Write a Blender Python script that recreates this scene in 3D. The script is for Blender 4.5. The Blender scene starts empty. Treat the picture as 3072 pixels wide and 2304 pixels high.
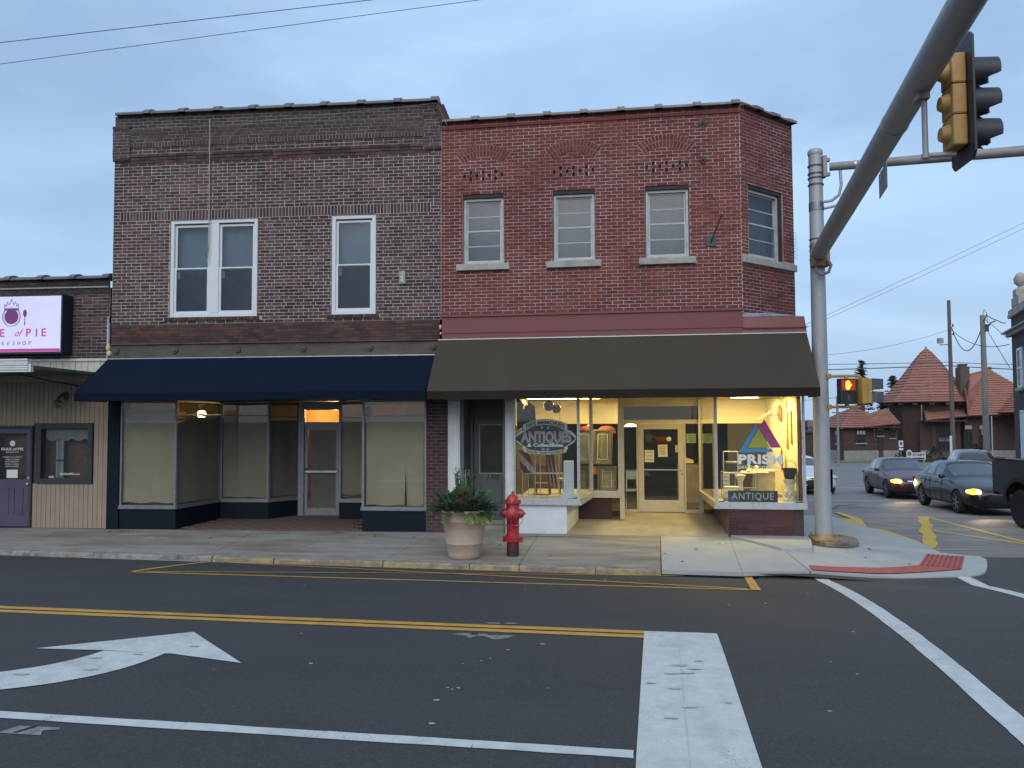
import bpy, bmesh, math, random
from mathutils import Vector, Matrix
random.seed(7)
R_ = math.radians
sc = bpy.context.scene
C = sc.collection

# ------------------------------------------------------------------ camera
cam_d = bpy.data.cameras.new('camera'); cam = bpy.data.objects.new('camera', cam_d); C.objects.link(cam)
cam_d.sensor_width = 36.0; cam_d.lens = 27.036; cam_d.clip_start = 0.1; cam_d.clip_end = 3000
yaw, pitch, roll = R_(5.59), R_(2.606), R_(-0.27)
fw = Vector((-math.sin(yaw)*math.cos(pitch), math.cos(yaw)*math.cos(pitch), math.sin(pitch)))
rt = Vector((math.cos(yaw), math.sin(yaw), 0)); up = rt.cross(fw)
rt2 = rt*math.cos(roll)+up*math.sin(roll); up2 = -rt*math.sin(roll)+up*math.cos(roll)
CAM = Vector((0, -14.60, 2.15))
cam.matrix_world = Matrix(((rt2.x, up2.x, -fw.x, CAM.x), (rt2.y, up2.y, -fw.y, CAM.y), (rt2.z, up2.z, -fw.z, CAM.z), (0, 0, 0, 1)))
sc.camera = cam
# ------------------------------------------------------------------ sky, sun, exposure (blue hour under thin overcast)
SUN_EL, SUN_AZ = R_(40), R_(-176)      # soft overcast key from behind the camera
w = bpy.data.worlds.new('World'); sc.world = w; w.use_nodes = True
nt = w.node_tree; nt.nodes.clear()
def wn(t, **k):
    n = nt.nodes.new(t)
    for a, b in k.items(): setattr(n, a, b)
    return n
out = wn('ShaderNodeOutputWorld'); bg1 = wn('ShaderNodeBackground'); bg2 = wn('ShaderNodeBackground'); addsh = wn('ShaderNodeAddShader')
sky = wn('ShaderNodeTexSky', sky_type='NISHITA', sun_disc=False)
sky.sun_elevation = R_(24); sky.sun_rotation = R_(184); sky.air_density = 1.2; sky.dust_density = 2.0
bg1.inputs['Strength'].default_value = 0.012
nt.links.new(sky.outputs[0], bg1.inputs[0])
tc = wn('ShaderNodeTexCoord'); mp = wn('ShaderNodeMapping'); mp.inputs['Scale'].default_value = (1.0, 1.3, 3.4); mp.inputs['Rotation'].default_value = (0.10, 0.12, 0.4)
nz = wn('ShaderNodeTexNoise'); nz.inputs['Scale'].default_value = 1.7; nz.inputs['Detail'].default_value = 6; nz.inputs['Roughness'].default_value = 0.5; nz.inputs['Distortion'].default_value = 0.5
cr = wn('ShaderNodeValToRGB'); cr.color_ramp.elements[0].position = 0.39; cr.color_ramp.elements[1].position = 0.62
cr.color_ramp.elements[0].color = (0.172, 0.258, 0.392, 1); cr.color_ramp.elements[1].color = (0.262, 0.378, 0.535, 1)
nt.links.new(tc.outputs['Generated'], mp.inputs[0]); nt.links.new(mp.outputs[0], nz.inputs['Vector']); nt.links.new(nz.outputs[0], cr.inputs[0])
nt.links.new(cr.outputs[0], bg2.inputs[0]); bg2.inputs['Strength'].default_value = 1.0
nt.links.new(bg1.outputs[0], addsh.inputs[0]); nt.links.new(bg2.outputs[0], addsh.inputs[1]); nt.links.new(addsh.outputs[0], out.inputs[0])
sun_d = bpy.data.lights.new('sun', 'SUN'); sun = bpy.data.objects.new('sun', sun_d); C.objects.link(sun)
sun_d.energy = 0.95; sun_d.angle = R_(55); sun_d.color = (1.0, 0.96, 0.90)
sd = Vector((math.sin(SUN_AZ)*math.cos(SUN_EL), math.cos(SUN_AZ)*math.cos(SUN_EL), math.sin(SUN_EL)))
sun.rotation_euler = sd.to_track_quat('Z', 'Y').to_euler(); sun.location = (0, -30, 40)
vs = sc.view_settings; vs.view_transform = 'Standard'; vs.look = 'None'; vs.exposure = 0.82; vs.gamma = 1.0; vs.use_curve_mapping = False
sc.cycles.use_denoising = True
sc.cycles.max_bounces = 6; sc.cycles.transparent_max_bounces = 16; sc.cycles.caustics_reflective = False; sc.cycles.caustics_refractive = False
sc.cycles.sample_clamp_indirect = 4.0

# ------------------------------------------------------------------ material helpers
MATS = {}
def _new(name):
    m = bpy.data.materials.new(name); m.use_nodes = True; t = m.node_tree; t.nodes.clear()
    o = t.nodes.new('ShaderNodeOutputMaterial'); b = t.nodes.new('ShaderNodeBsdfPrincipled'); t.links.new(b.outputs[0], o.inputs[0])
    return m, t, b
def N(t, ty, **ins):
    n = t.nodes.new(ty)
    for k, v in ins.items():
        if k in n.inputs: n.inputs[k].default_value = v
        else: setattr(n, k, v)
    return n
def noise(t, scale, detail=4, rough=0.55, coord='Object', sx=(1, 1, 1)):
    c = t.nodes.new('ShaderNodeTexCoord'); mpn = t.nodes.new('ShaderNodeMapping'); mpn.inputs['Scale'].default_value = sx
    n = t.nodes.new('ShaderNodeTexNoise'); n.inputs['Scale'].default_value = scale; n.inputs['Detail'].default_value = detail; n.inputs['Roughness'].default_value = rough
    t.links.new(c.outputs[coord], mpn.inputs[0]); t.links.new(mpn.outputs[0], n.inputs['Vector']); return n.outputs[0]
def ramp(t, fac, stops, interp='LINEAR'):
    r = t.nodes.new('ShaderNodeValToRGB'); r.color_ramp.interpolation = interp
    e = r.color_ramp.elements
    while len(e) < len(stops): e.new(0.5)
    for i, (p, c) in enumerate(stops):
        e[i].position = p; e[i].color = (c[0], c[1], c[2], 1) if not isinstance(c, (int, float)) else (c, c, c, 1)
    t.links.new(fac, r.inputs[0]); return r.outputs[0]
def mix(t, fac, a, b, mode='MIX'):
    n = t.nodes.new('ShaderNodeMix'); n.data_type = 'RGBA'; n.blend_type = mode
    def s(sock, v):
        if isinstance(v, bpy.types.NodeSocket): t.links.new(v, sock)
        elif isinstance(v, (int, float)): sock.default_value = v if sock.type == 'VALUE' else (v, v, v, 1)
        else: sock.default_value = (v[0], v[1], v[2], 1)
    s(n.inputs[0], fac); s(n.inputs[6], a); s(n.inputs[7], b); return n.outputs[2]
def bump(t, b, h, strength=0.3, dist=0.01):
    n = t.nodes.new('ShaderNodeBump'); n.inputs['Strength'].default_value = strength; n.inputs['Distance'].default_value = dist
    t.links.new(h, n.inputs['Height']); t.links.new(n.outputs[0], b.inputs['Normal'])
def mat(name, col, rough=0.6, var=0.18, scale=6.0, metal=0.0, bmp=0.0, bscale=None, spec=None, dirt=None, dirt_amt=0.5, dscale=1.2, dlo=0.48, dhi=0.72, coord='Object', emit=None, es=0.0, sx=(1, 1, 1), coat=0.0):
    """one procedural surface: base colour broken up by noise, optional dirt patches, optional relief"""
    if name in MATS: return MATS[name]
    m, t, b = _new(name)
    n = noise(t, scale, 5, 0.6, coord, sx)
    lo = tuple(c*(1-var) for c in col); hi = tuple(min(1, c*(1+var)) for c in col)
    c = ramp(t, n, [(0.3, lo), (0.7, hi)])
    if dirt is not None:
        n2 = noise(t, dscale, 6, 0.65, coord, sx)
        f = ramp(t, n2, [(dlo, 0.0), (dhi, dirt_amt)])
        c = mix(t, f, c, dirt)
    t.links.new(c, b.inputs['Base Color'])
    rr = ramp(t, n, [(0.25, max(0, rough-0.08)), (0.75, min(1, rough+0.08))])
    t.links.new(rr, b.inputs['Roughness'])
    b.inputs['Metallic'].default_value = metal
    if spec is not None: b.inputs['Specular IOR Level'].default_value = spec
    if coat: b.inputs['Coat Weight'].default_value = coat
    if bmp: bump(t, b, noise(t, bscale or scale*6, 3, 0.6, coord, sx), bmp, 0.01)
    if emit is not None:
        b.inputs['Emission Color'].default_value = (*emit, 1); b.inputs['Emission Strength'].default_value = es
    MATS[name] = m; return m
def glass(name, tint=(0.9, 0.95, 0.95), rough=0.02, refl=1.0, dust=0.0):
    if name in MATS: return MATS[name]
    m = bpy.data.materials.new(name); m.use_nodes = True; t = m.node_tree; t.nodes.clear()
    o = t.nodes.new('ShaderNodeOutputMaterial'); tr = t.nodes.new('ShaderNodeBsdfTransparent'); gl = t.nodes.new('ShaderNodeBsdfGlossy')
    tr.inputs[0].default_value = (*tint, 1); gl.inputs['Roughness'].default_value = rough; gl.inputs[0].default_value = (refl, refl, refl, 1)
    lw = t.nodes.new('ShaderNodeLayerWeight'); pw5 = t.nodes.new('ShaderNodeMath'); pw5.operation = 'POWER'; pw5.inputs[1].default_value = 5.0; t.links.new(lw.outputs['Facing'], pw5.inputs[0])
    fr = t.nodes.new('ShaderNodeMath'); fr.operation = 'MULTIPLY_ADD'; fr.inputs[1].default_value = 0.9; fr.inputs[2].default_value = 0.032; t.links.new(pw5.outputs[0], fr.inputs[0])
    bmn = t.nodes.new('ShaderNodeBump'); bmn.inputs['Strength'].default_value = 0.015; bmn.inputs['Distance'].default_value = 0.01
    t.links.new(noise(t, 1.5, 2, 0.5), bmn.inputs['Height']); t.links.new(bmn.outputs[0], gl.inputs['Normal'])
    mx = t.nodes.new('ShaderNodeMixShader'); t.links.new(fr.outputs[0], mx.inputs[0]); t.links.new(tr.outputs[0], mx.inputs[1]); t.links.new(gl.outputs[0], mx.inputs[2])
    last = mx.outputs[0]
    if dust:
        df = t.nodes.new('ShaderNodeBsdfDiffuse'); df.inputs[0].default_value = (0.35, 0.38, 0.42, 1)
        mx2 = t.nodes.new('ShaderNodeMixShader'); f = ramp(t, noise(t, 2.5, 6, 0.7), [(0.35, dust*0.5), (0.75, dust)])
        t.links.new(f, mx2.inputs[0]); t.links.new(last, mx2.inputs[1]); t.links.new(df.outputs[0], mx2.inputs[2]); last = mx2.outputs[0]
    t.links.new(last, o.inputs[0]); MATS[name] = m; return m
def emis(name, col, s):
    if name in MATS: return MATS[name]
    m = bpy.data.materials.new(name); m.use_nodes = True; t = m.node_tree; t.nodes.clear()
    o = t.nodes.new('ShaderNodeOutputMaterial'); e = t.nodes.new('ShaderNodeEmission'); e.inputs[1].default_value = s
    c = ramp(t, noise(t, 9.0, 2), [(0.2, tuple(x*0.9 for x in col)), (0.8, col)]); t.links.new(c, e.inputs[0])
    t.links.new(e.outputs[0], o.inputs[0]); MATS[name] = m; return m
def brickmat(name, stops, by_object, soot=None, soot_z=None, rough=0.85):
    if name in MATS: return MATS[name]
    m, t, b = _new(name)
    if by_object:
        oi = t.nodes.new('ShaderNodeObjectInfo'); f = oi.outputs['Random']
    else:
        at = t.nodes.new('ShaderNodeAttribute'); at.attribute_name = 'tone'; f = at.outputs['Fac']
    c = ramp(t, f, stops)
    n = noise(t, 38, 5, 0.7); c = mix(t, ramp(t, n, [(0.35, 0.0), (0.75, 0.45)]), c, (0.055, 0.04, 0.042))
    g = t.nodes.new('ShaderNodeNewGeometry')
    wn_ = t.nodes.new('ShaderNodeTexNoise'); wn_.inputs['Scale'].default_value = 1.3; wn_.inputs['Detail'].default_value = 6; t.links.new(g.outputs['Position'], wn_.inputs['Vector'])
    c = mix(t, ramp(t, wn_.outputs[0], [(0.5, 0.0), (0.75, 0.4)]), c, soot or (0.03, 0.028, 0.03))
    if soot_z:
        sp = t.nodes.new('ShaderNodeSeparateXYZ'); t.links.new(g.outputs['Position'], sp.inputs[0])
        ma = t.nodes.new('ShaderNodeMath'); ma.operation = 'MULTIPLY_ADD'; t.links.new(wn_.outputs[0], ma.inputs[0]); ma.inputs[1].default_value = 1.2; t.links.new(sp.outputs[2], ma.inputs[2])
        mr = t.nodes.new('ShaderNodeMapRange'); mr.inputs[1].default_value = soot_z[0]+0.6; mr.inputs[2].default_value = soot_z[1]+0.6; mr.inputs[4].default_value = 0.5; t.links.new(ma.outputs[0], mr.inputs[0])
        c = mix(t, mr.outputs[0], c, (0.058, 0.05, 0.053))
    lf = t.nodes.new('ShaderNodeTexNoise'); lf.inputs['Scale'].default_value = 0.45; lf.inputs['Detail'].default_value = 4; t.links.new(g.outputs['Position'], lf.inputs['Vector'])
    c = mix(t, 1.0, c, ramp(t, lf.outputs[0], [(0.3, 0.72), (0.7, 1.22)]), 'MULTIPLY')
    t.links.new(c, b.inputs['Base Color']); b.inputs['Roughness'].default_value = rough; b.inputs['Specular IOR Level'].default_value = 0.25
    bump(t, b, noise(t, 90, 4, 0.7), 0.5, 0.004)
    MATS[name] = m; return m

# ------------------------------------------------------------------ mesh helpers
class MB:
    def __init__(s): s.v = []; s.f = []; s.t = []; s.tone = None
    def quad(s, a, b, c, d): return s.poly((a, b, c, d))
    def poly(s, pts):
        n = len(s.v); s.v += [tuple(p) for p in pts]; s.f.append(tuple(range(n, n+len(pts)))); s.t.append(s.tone if s.tone is not None else 0.5); return s
    def raw(s, vs, fs):
        n = len(s.v); s.v += [tuple(p) for p in vs]
        for f in fs: s.f.append(tuple(i+n for i in f)); s.t.append(s.tone if s.tone is not None else 0.5)
        return s
    def box(s, x0, x1, y0, y1, z0, z1, back=True):
        v = [(x0, y0, z0), (x1, y0, z0), (x1, y1, z0), (x0, y1, z0), (x0, y0, z1), (x1, y0, z1), (x1, y1, z1), (x0, y1, z1)]
        f = [(0, 1, 5, 4), (1, 2, 6, 5), (3, 0, 4, 7), (4, 5, 6, 7), (3, 2, 1, 0)]
        if back: f.append((2, 3, 7, 6))
        return s.raw(v, f)
    def prism(s, pts, vec):
        vec = Vector(vec); n = len(pts); a = [Vector(p) for p in pts]; b = [p+vec for p in a]
        f = [tuple(range(n))[::-1], tuple(range(n, 2*n))]+[(i, (i+1) % n, n+(i+1) % n, n+i) for i in range(n)]
        return s.raw(a+b, f)
    def tube(s, path, r, seg=8, caps=True):
        path = [Vector(p) for p in path]; n = len(path); rs = r if isinstance(r, (list, tuple)) else [r]*n
        ref = Vector((0, 0, 1)); rings = []
        d0 = (path[1]-path[0]).normalized()
        if abs(d0.dot(ref)) > 0.95: ref = Vector((0, 1, 0))
        vs = []
        for i, p in enumerate(path):
            d = (path[min(i+1, n-1)]-path[max(i-1, 0)]).normalized()
            a = d.cross(ref)
            if a.length < 1e-4: a = d.cross(Vector((1, 0, 0)))
            a.normalize(); b = a.cross(d).normalized(); ref = b if abs(d.dot(b)) < 0.9 else ref
            for k in range(seg):
                an = 2*math.pi*k/seg; vs.append(p+(a*math.cos(an)+b*math.sin(an))*rs[i])
        fs = [(i*seg+k, i*seg+(k+1) % seg, (i+1)*seg+(k+1) % seg, (i+1)*seg+k) for i in range(n-1) for k in range(seg)]
        if caps: fs += [tuple(range(seg))[::-1], tuple(range((n-1)*seg, n*seg))]
        return s.raw(vs, fs)
    def lathe(s, prof, center=(0, 0, 0), seg=24, axis='Z', caps=True):
        cx, cy, cz = center; vs = []
        for r, z in prof:
            for k in range(seg):
                a = 2*math.pi*k/seg; x, y = r*math.cos(a), r*math.sin(a)
                vs.append((cx+x, cy+y, cz+z) if axis == 'Z' else ((cx+z, cy+x, cz+y) if axis == 'X' else (cx+x, cy-z, cz+y)))
        n = len(prof)
        fs = [(i*seg+k, i*seg+(k+1) % seg, (i+1)*seg+(k+1) % seg, (i+1)*seg+k) for i in range(n-1) for k in range(seg)]
        if caps: fs += [tuple(range(seg))[::-1], tuple(range((n-1)*seg, n*seg))]
        return s.raw(vs, fs)
    def ell(s, c, rad, seg=16, rings=10):
        prof = [(max(1e-4, math.sin(math.pi*i/rings)), -math.cos(math.pi*i/rings)) for i in range(rings+1)]
        m = MB().lathe(prof, (0, 0, 0), seg, caps=False)
        return s.raw([(c[0]+p[0]*rad[0], c[1]+p[1]*rad[1], c[2]+p[2]*rad[2]) for p in m.v], m.f)
    def bar(s, p, q, w_, h_):
        p, q = Vector(p), Vector(q); d = (q-p).normalized(); a = d.cross(Vector((0, 0, 1)))
        if a.length < 1e-3: a = Vector((1, 0, 0))
        a.normalize(); b = a.cross(d)
        a *= w_/2; b *= h_/2
        vs = [p-a-b, p+a-b, p+a+b, p-a+b, q-a-b, q+a-b, q+a+b, q-a+b]
        return s.raw(vs, [(0, 1, 2, 3)[::-1], (4, 5, 6, 7), (0, 1, 5, 4), (1, 2, 6, 5), (2, 3, 7, 6), (3, 0, 4, 7)])
    def frame(s, x0, x1, z0, z1, wd, y0, y1):
        """rectangular frame in an x-z plane"""
        s.box(x0, x0+wd, y0, y1, z0, z1); s.box(x1-wd, x1, y0, y1, z0, z1)
        s.box(x0+wd, x1-wd, y0, y1, z0, z0+wd); s.box(x0+wd, x1-wd, y0, y1, z1-wd, z1); return s
    def xf(s, M):
        s.v = [tuple(M @ Vector(p)) for p in s.v]; return s
    def merge(s, o): return s.raw(o.v, o.f)

I4 = Matrix.Identity(4)
ANG = R_(-2.8); PIV = Vector((-3.023, 0, 0))
RF = Matrix.Translation(PIV) @ Matrix.Rotation(ANG, 4, 'Z')     # frame of the corner building: u along its front, v into it
BASE = {}
def tag(o, label=None, cat=None, group=None, kind=None):
    if label: o['label'] = label
    if cat: o['category'] = cat
    if group: o['group'] = group
    if kind: o['kind'] = kind
    return o
def mesh(name, mb, m, smooth=False):
    me = bpy.data.meshes.new(name); me.from_pydata(mb.v, [], mb.f)
    if m is not None: me.materials.append(m)
    if mb.tone is not None or len(set(mb.t)) > 1:
        a = me.attributes.new('tone', 'FLOAT', 'FACE'); a.data.foreach_set('value', mb.t)
    me.validate(); me.update()
    if smooth:
        me.polygons.foreach_set('use_smooth', [True]*len(me.polygons))
        try: me.set_sharp_from_angle(angle=R_(40))
        except Exception: pass
    return me
def thing(name, label, cat, base=(0, 0, 0), frame=I4, group=None):
    e = bpy.data.objects.new(name, None); e.empty_display_size = 0.2; C.objects.link(e)
    e.matrix_world = frame @ Matrix.Translation(Vector(base)); BASE[e] = Vector(base); tag(e, label, cat, group); return e
def obj(name, mb, m, parent=None, smooth=False, bevel=0, kind=None):
    o = bpy.data.objects.new(name, mesh(name, mb, m, smooth) if isinstance(mb, MB) else mb); C.objects.link(o)
    if parent is not None:
        o.parent = parent
        if parent in BASE: o.matrix_parent_inverse = Matrix.Translation(-BASE[parent])
    if bevel:
        bv = o.modifiers.new('bevel', 'BEVEL'); bv.width = bevel; bv.segments = 2; bv.limit_method = 'ANGLE'; bv.angle_limit = R_(50)
    if kind: o['kind'] = kind
    return o
def solo(name, label, cat, mb, m, base=(0, 0, 0), frame=I4, group=None, smooth=False, bevel=0):
    b = Vector(base); mb.v = [(p[0]-b.x, p[1]-b.y, p[2]-b.z) for p in mb.v]
    o = obj(name, mb, m, None, smooth, bevel); o.matrix_world = frame @ Matrix.Translation(b); tag(o, label, cat, group); return o
def struct(name, mb, m, label=None, smooth=False, parent=None):
    o = obj(name, mb, m, parent, smooth)
    if parent is None: tag(o, label, None, None, 'structure')
    return o
def text(body, size, origin, ex, ey, m, parent, name='lettering', bold=0.0, shear=0.0, sx=1.0, ext=0.002, align='CENTER', space=1.0, fit=None, warp=None):
    """a word as flat raised letters; ex/ey are the writing and the up direction"""
    cu = bpy.data.curves.new('lettering', 'FONT'); cu.body = body; cu.size = size; cu.extrude = ext; cu.offset = bold; cu.shear = shear
    cu.align_x = align; cu.space_character = space; cu.resolution_u = 4
    to = bpy.data.objects.new('lettering', cu); C.objects.link(to); bpy.context.view_layer.update()
    me = bpy.data.meshes.new_from_object(to.evaluated_get(bpy.context.evaluated_depsgraph_get()))
    bpy.data.objects.remove(to); bpy.data.curves.remove(cu)
    co = [v.co.copy() for v in me.vertices]
    if co:
        x0, x1 = min(p.x for p in co), max(p.x for p in co)
        k = sx if fit is None else fit/(x1-x0)
        if fit is not None and align == 'CENTER':
            mid = (x0+x1)/2
            for p in co: p.x -= mid
        ex, ey = Vector(ex).normalized(), Vector(ey).normalized(); ez = ex.cross(ey); o3 = Vector(origin)
        for v, p in zip(me.vertices, co):
            x, y = p.x*k, p.y
            if warp: x, y = warp(x, y)
            v.co = o3+ex*x+ey*y+ez*p.z
    me.materials.clear(); me.materials.append(m); me.name = name
    return obj(name, me, m, parent)

# ------------------------------------------------------------------ ground heights
def yc(x): return -2.905-0.0836*(x+2.47)                     # kerb line of the main street
def interp(x, xs, zs):
    if x <= xs[0]: return zs[0]
    for i in range(1, len(xs)):
        if x <= xs[i]: return zs[i-1]+(zs[i]-zs[i-1])*(x-xs[i-1])/(xs[i]-xs[i-1])
    return zs[-1]
def gz(x, y):
    d = yc(x)-y
    if d >= 0:
        return -0.13+0.35*(1-(1-min(d, 5.6)/5.6)**2)
    return interp(y, [-2.9, 0, 3, 7.3, 13, 30, 66], [-.13, -.21, -.34, -.53, -.70, -1.2, -2.3])
def swz(x, y):                                                # pavement surface
    base = -0.045*min(1, max(0, y/yc(x)))
    k = min(1, max(0, (x-2.3)/2.4)); k = k*k*(3-2*k)
    return base*(1-k)+k*(-0.085-0.03*min(1, max(0, (-1.9-y)/1.0)))
# ================================================================== the ground
def asphalt(name, lo, hi, tint, rough):
    m, t, b = _new(name)
    n1 = noise(t, 0.55, 6, 0.6); n2 = noise(t, 160, 3, 0.7); n3 = noise(t, 3.0, 5, 0.65, sx=(0.25, 1.6, 1))
    c = ramp(t, n1, [(0.3, lo), (0.72, hi)]); c = mix(t, ramp(t, n2, [(0.42, 0.0), (0.72, 0.6)]), c, tint); c = mix(t, ramp(t, noise(t, 42, 3, 0.75), [(0.50, 0.0), (0.70, 0.55)]), c, tint)
    n4 = noise(t, 1.1, 5, 0.6, sx=(0.12, 1.3, 1)); c = mix(t, ramp(t, n4, [(0.45, 0.0), (0.7, 0.5)]), c, tuple(x*1.45 for x in hi))
    c = mix(t, ramp(t, n3, [(0.5, 0.0), (0.8, 0.3)]), c, tuple(x*0.6 for x in lo))
    t.links.new(c, b.inputs['Base Color']); t.links.new(ramp(t, n1, [(0.3, rough-0.1), (0.7, rough+0.08)]), b.inputs['Roughness'])
    b.inputs['Specular IOR Level'].default_value = 0.3; bump(t, b, n2, 0.7, 0.008); MATS[name] = m; return m
ASPH = asphalt('new_asphalt', (0.029, 0.0295, 0.0305), (0.043, 0.0435, 0.0445), (0.105, 0.106, 0.107), 0.76)
ASPH2 = asphalt('old_asphalt', (0.17, 0.167, 0.165), (0.24, 0.234, 0.228), (0.10, 0.10, 0.102), 0.8)
big = MB(); big.quad((-1500, -1500, -2.62), (1500, -1500, -2.62), (1500, 1500, -2.62), (-1500, 1500, -2.62))
struct('ground', big, mat('ground_soil', (0.10, 0.10, 0.07), 0.95, 0.3, 0.05))
# main street, with its crown
xs = [-40+1.0*i for i in range(81)]
ds = [0.15*i for i in range(39)]+[6.2, 7, 8, 10, 14, 20, 40]
rd = MB(); vs_ = []; fs_ = []
for x in xs:
    for d in ds: vs_.append((x, yc(x)-d, gz(x, yc(x)-d)))
nd = len(ds)
for i in range(len(xs)-1):
    for j in range(nd-1): fs_.append((i*nd+j, i*nd+j+1, (i+1)*nd+j+1, (i+1)*nd+j))
rd.raw(vs_, fs_)
xs2 = [2.4+0.4*i for i in range(90)]; ts = [i/8 for i in range(9)]; vs_ = []; fs_ = []
for x in xs2:
    for k in ts:
        y = yc(x)+k*(-0.98-yc(x)); vs_.append((x, y, gz(x, y)))
for i in range(len(xs2)-1):
    for j in range(8): fs_.append((i*9+j, (i+1)*9+j, (i+1)*9+j+1, i*9+j+1))
rd.raw(vs_, fs_); struct('road', rd, ASPH, smooth=True)
# side street falling away to the depot
ss = MB(); xs3 = [3.4+0.8*i for i in range(75)]; ys3 = [-0.98+0.5*i for i in range(60)]+[29+2*i for i in range(28)]; vs_ = []; fs_ = []
for x in xs3:
    for y in ys3: vs_.append((x, y, gz(x, y)))
n3 = len(ys3)
for i in range(len(xs3)-1):
    for j in range(n3-1): fs_.append((i*n3+j, (i+1)*n3+j, (i+1)*n3+j+1, i*n3+j+1))
ss.raw(vs_, fs_); struct('side_street', ss, ASPH2, smooth=True)
# cracks sealed with tar on the old side street
ck = MB()
for pts, wd in (([(6.4, 7.5), (7.2, 9.2), (7.9, 10.8), (8.6, 11.2)], .10), ([(7.9, 10.8), (8.6, 9.6), (9.3, 8.6)], .06), ([(5.9, 9.8), (7.4, 9.7), (8.6, 9.9)], .05), ([(8.2, 5.2), (9.0, 5.0), (9.6, 5.3)], .04)):
    for a, b in zip(pts, pts[1:]):
        d = Vector((b[0]-a[0], b[1]-a[1])).normalized(); n = Vector((-d.y, d.x))*wd/2
        for k in range(6):
            p = Vector(a).lerp(Vector(b), k/6); q = Vector(a).lerp(Vector(b), (k+1)/6)
            ck.quad(*[(c.x, c.y, gz(c.x, c.y)+0.004) for c in (p-n, q-n, q+n, p+n)])
struct('crack_sealant', ck, mat('tar', (0.03, 0.03, 0.032), 0.6, 0.2, 12), parent=None)

# ------------------------------------------------------------------ paint on the road
def paintmat(name, col, rough, var, scale, **k):
    m = mat(name, col, rough, var, scale, **k); t = m.node_tree; b = [n for n in t.nodes if n.type == 'BSDF_PRINCIPLED'][0]; src = b.inputs['Base Color'].links[0].from_socket
    n1 = noise(t, 75, 3, 0.7); n2 = noise(t, 2.2, 4, 0.6); mu = t.nodes.new('ShaderNodeMath'); mu.operation = 'MULTIPLY_ADD'; mu.inputs[1].default_value = 0.55; t.links.new(n2, mu.inputs[0]); t.links.new(n1, mu.inputs[2])
    f = ramp(t, mu.outputs[0], [(0.90, 0.0), (1.02, 0.85)]); t.links.new(mix(t, f, src, (0.07, 0.07, 0.072)), b.inputs['Base Color']); return m
WHITE = paintmat('white_road_paint', (0.50, 0.525, 0.515), 0.7, 0.10, 9, bmp=0.3, bscale=120, dirt=(0.33, 0.35, 0.355), dirt_amt=0.55, dscale=3.5)
YELL = paintmat('yellow_road_paint', (0.50, 0.275, 0.05), 0.7, 0.12, 10, bmp=0.3, bscale=120, dirt=(0.25, 0.16, 0.05), dirt_amt=0.5, dscale=3)
YELL2 = paintmat('bright_yellow_paint', (0.54, 0.35, 0.03), 0.7, 0.12, 6, bmp=0.3, bscale=100, dirt=(0.35, 0.24, 0.05), dirt_amt=0.5, dscale=2)
def mark(mb, a, b, c, d, nx, ny, h=0.005, jit=0.0):
    """bilinear patch a-b (near edge) to d-c (far edge) laid on the ground"""
    a, b, c, d = (Vector(p) for p in (a, b, c, d)); vs, fs = [], []
    for i in range(nx+1):
        for j in range(ny+1):
            u, v = i/nx, j/ny; p = a.lerp(b, u).lerp(d.lerp(c, u), v)
            if jit and (j in (0, ny)): p = p+Vector((random.uniform(-jit, jit), random.uniform(-jit, jit)))
            vs.append((p.x, p.y, gz(p.x, p.y)+h))
    for i in range(nx):
        for j in range(ny): fs.append((i*(ny+1)+j, (i+1)*(ny+1)+j, (i+1)*(ny+1)+j+1, i*(ny+1)+j+1))
    mb.raw(vs, fs)
def line(mb, a, b, wd, n=12, h=0.005, jit=0.004):
    a, b = Vector(a), Vector(b); d = (b-a).normalized(); nn = Vector((-d.y, d.x))*wd/2
    mark(mb, a-nn, b-nn, b+nn, a+nn, n, 2, h, jit)
def dyl(x, k): return -7.236-0.0600*(x+2.42)-k                # the double yellow line at x
for off in (-0.035, 0.115):
    q = MB()
    for i in range(20):
        x0, x1 = -26+i*1.325, -26+(i+1)*1.325
        line(q, (x0, dyl(x0, off+0.04)), (x1, dyl(x1, off+0.04)), 0.105, 4)
    struct('centre_line', q, YELL)
q = MB(); mark(q, (0.235, -10.35), (0.925, -10.35), (1.148, -7.40), (0.50, -7.37), 4, 14, 0.006, 0.004); struct('stop_line', q, WHITE)
sp = MB(); mark(sp, (0.53, -10.35), (0.536, -10.35), (0.80, -7.42), (0.794, -7.42), 1, 8, 0.009); struct('paint_seam', sp, mat('paint_seam', (0.42, 0.44, 0.45), 0.8, 0.2, 20))
stn = MB(); rng = random.Random(19)
for x, y, r in ((.64, -7.55, .016), (.70, -8.42, .045), (.80, -8.50, .04), (.62, -8.62, .05), (.73, -8.60, .045), (.60, -8.95, .03), (.66, -9.3, .04), (.52, -9.5, .035), (.86, -8.3, .025), (.44, -8.85, .03), (.93, -9.2, .02), (-4.0, -8.62, .04), (-3.7, -8.5, .035), (-3.85, -8.9, .04), (-3.35, -8.25, .03), (-4.3, -9.05, .045)):
    stn.poly([(x+r*1.5*math.cos(k*.628)*rng.uniform(.7, 1.2), y+r*.55*math.sin(k*.628)*rng.uniform(.7, 1.2), gz(x, y)+.0125) for k in range(10)])
o = obj('paint_stains', stn, mat('paint_stain', (.41, .43, .425), .8, .2, 20)); tag(o, 'grey scuffs and drips on the white road paint', 'stains', None, 'stuff')
q = MB()
for i in range(12):
    x0, x1 = -11+i*0.937, -11+(i+1)*0.937
    f = lambda x: -9.94-0.0592*(x+1.51)
    line(q, (x0, f(x0)), (min(x1, 0.245), f(min(x1, 0.245))), 0.105, 4)
struct('lane_line', q, WHITE)
q = MB()
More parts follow.
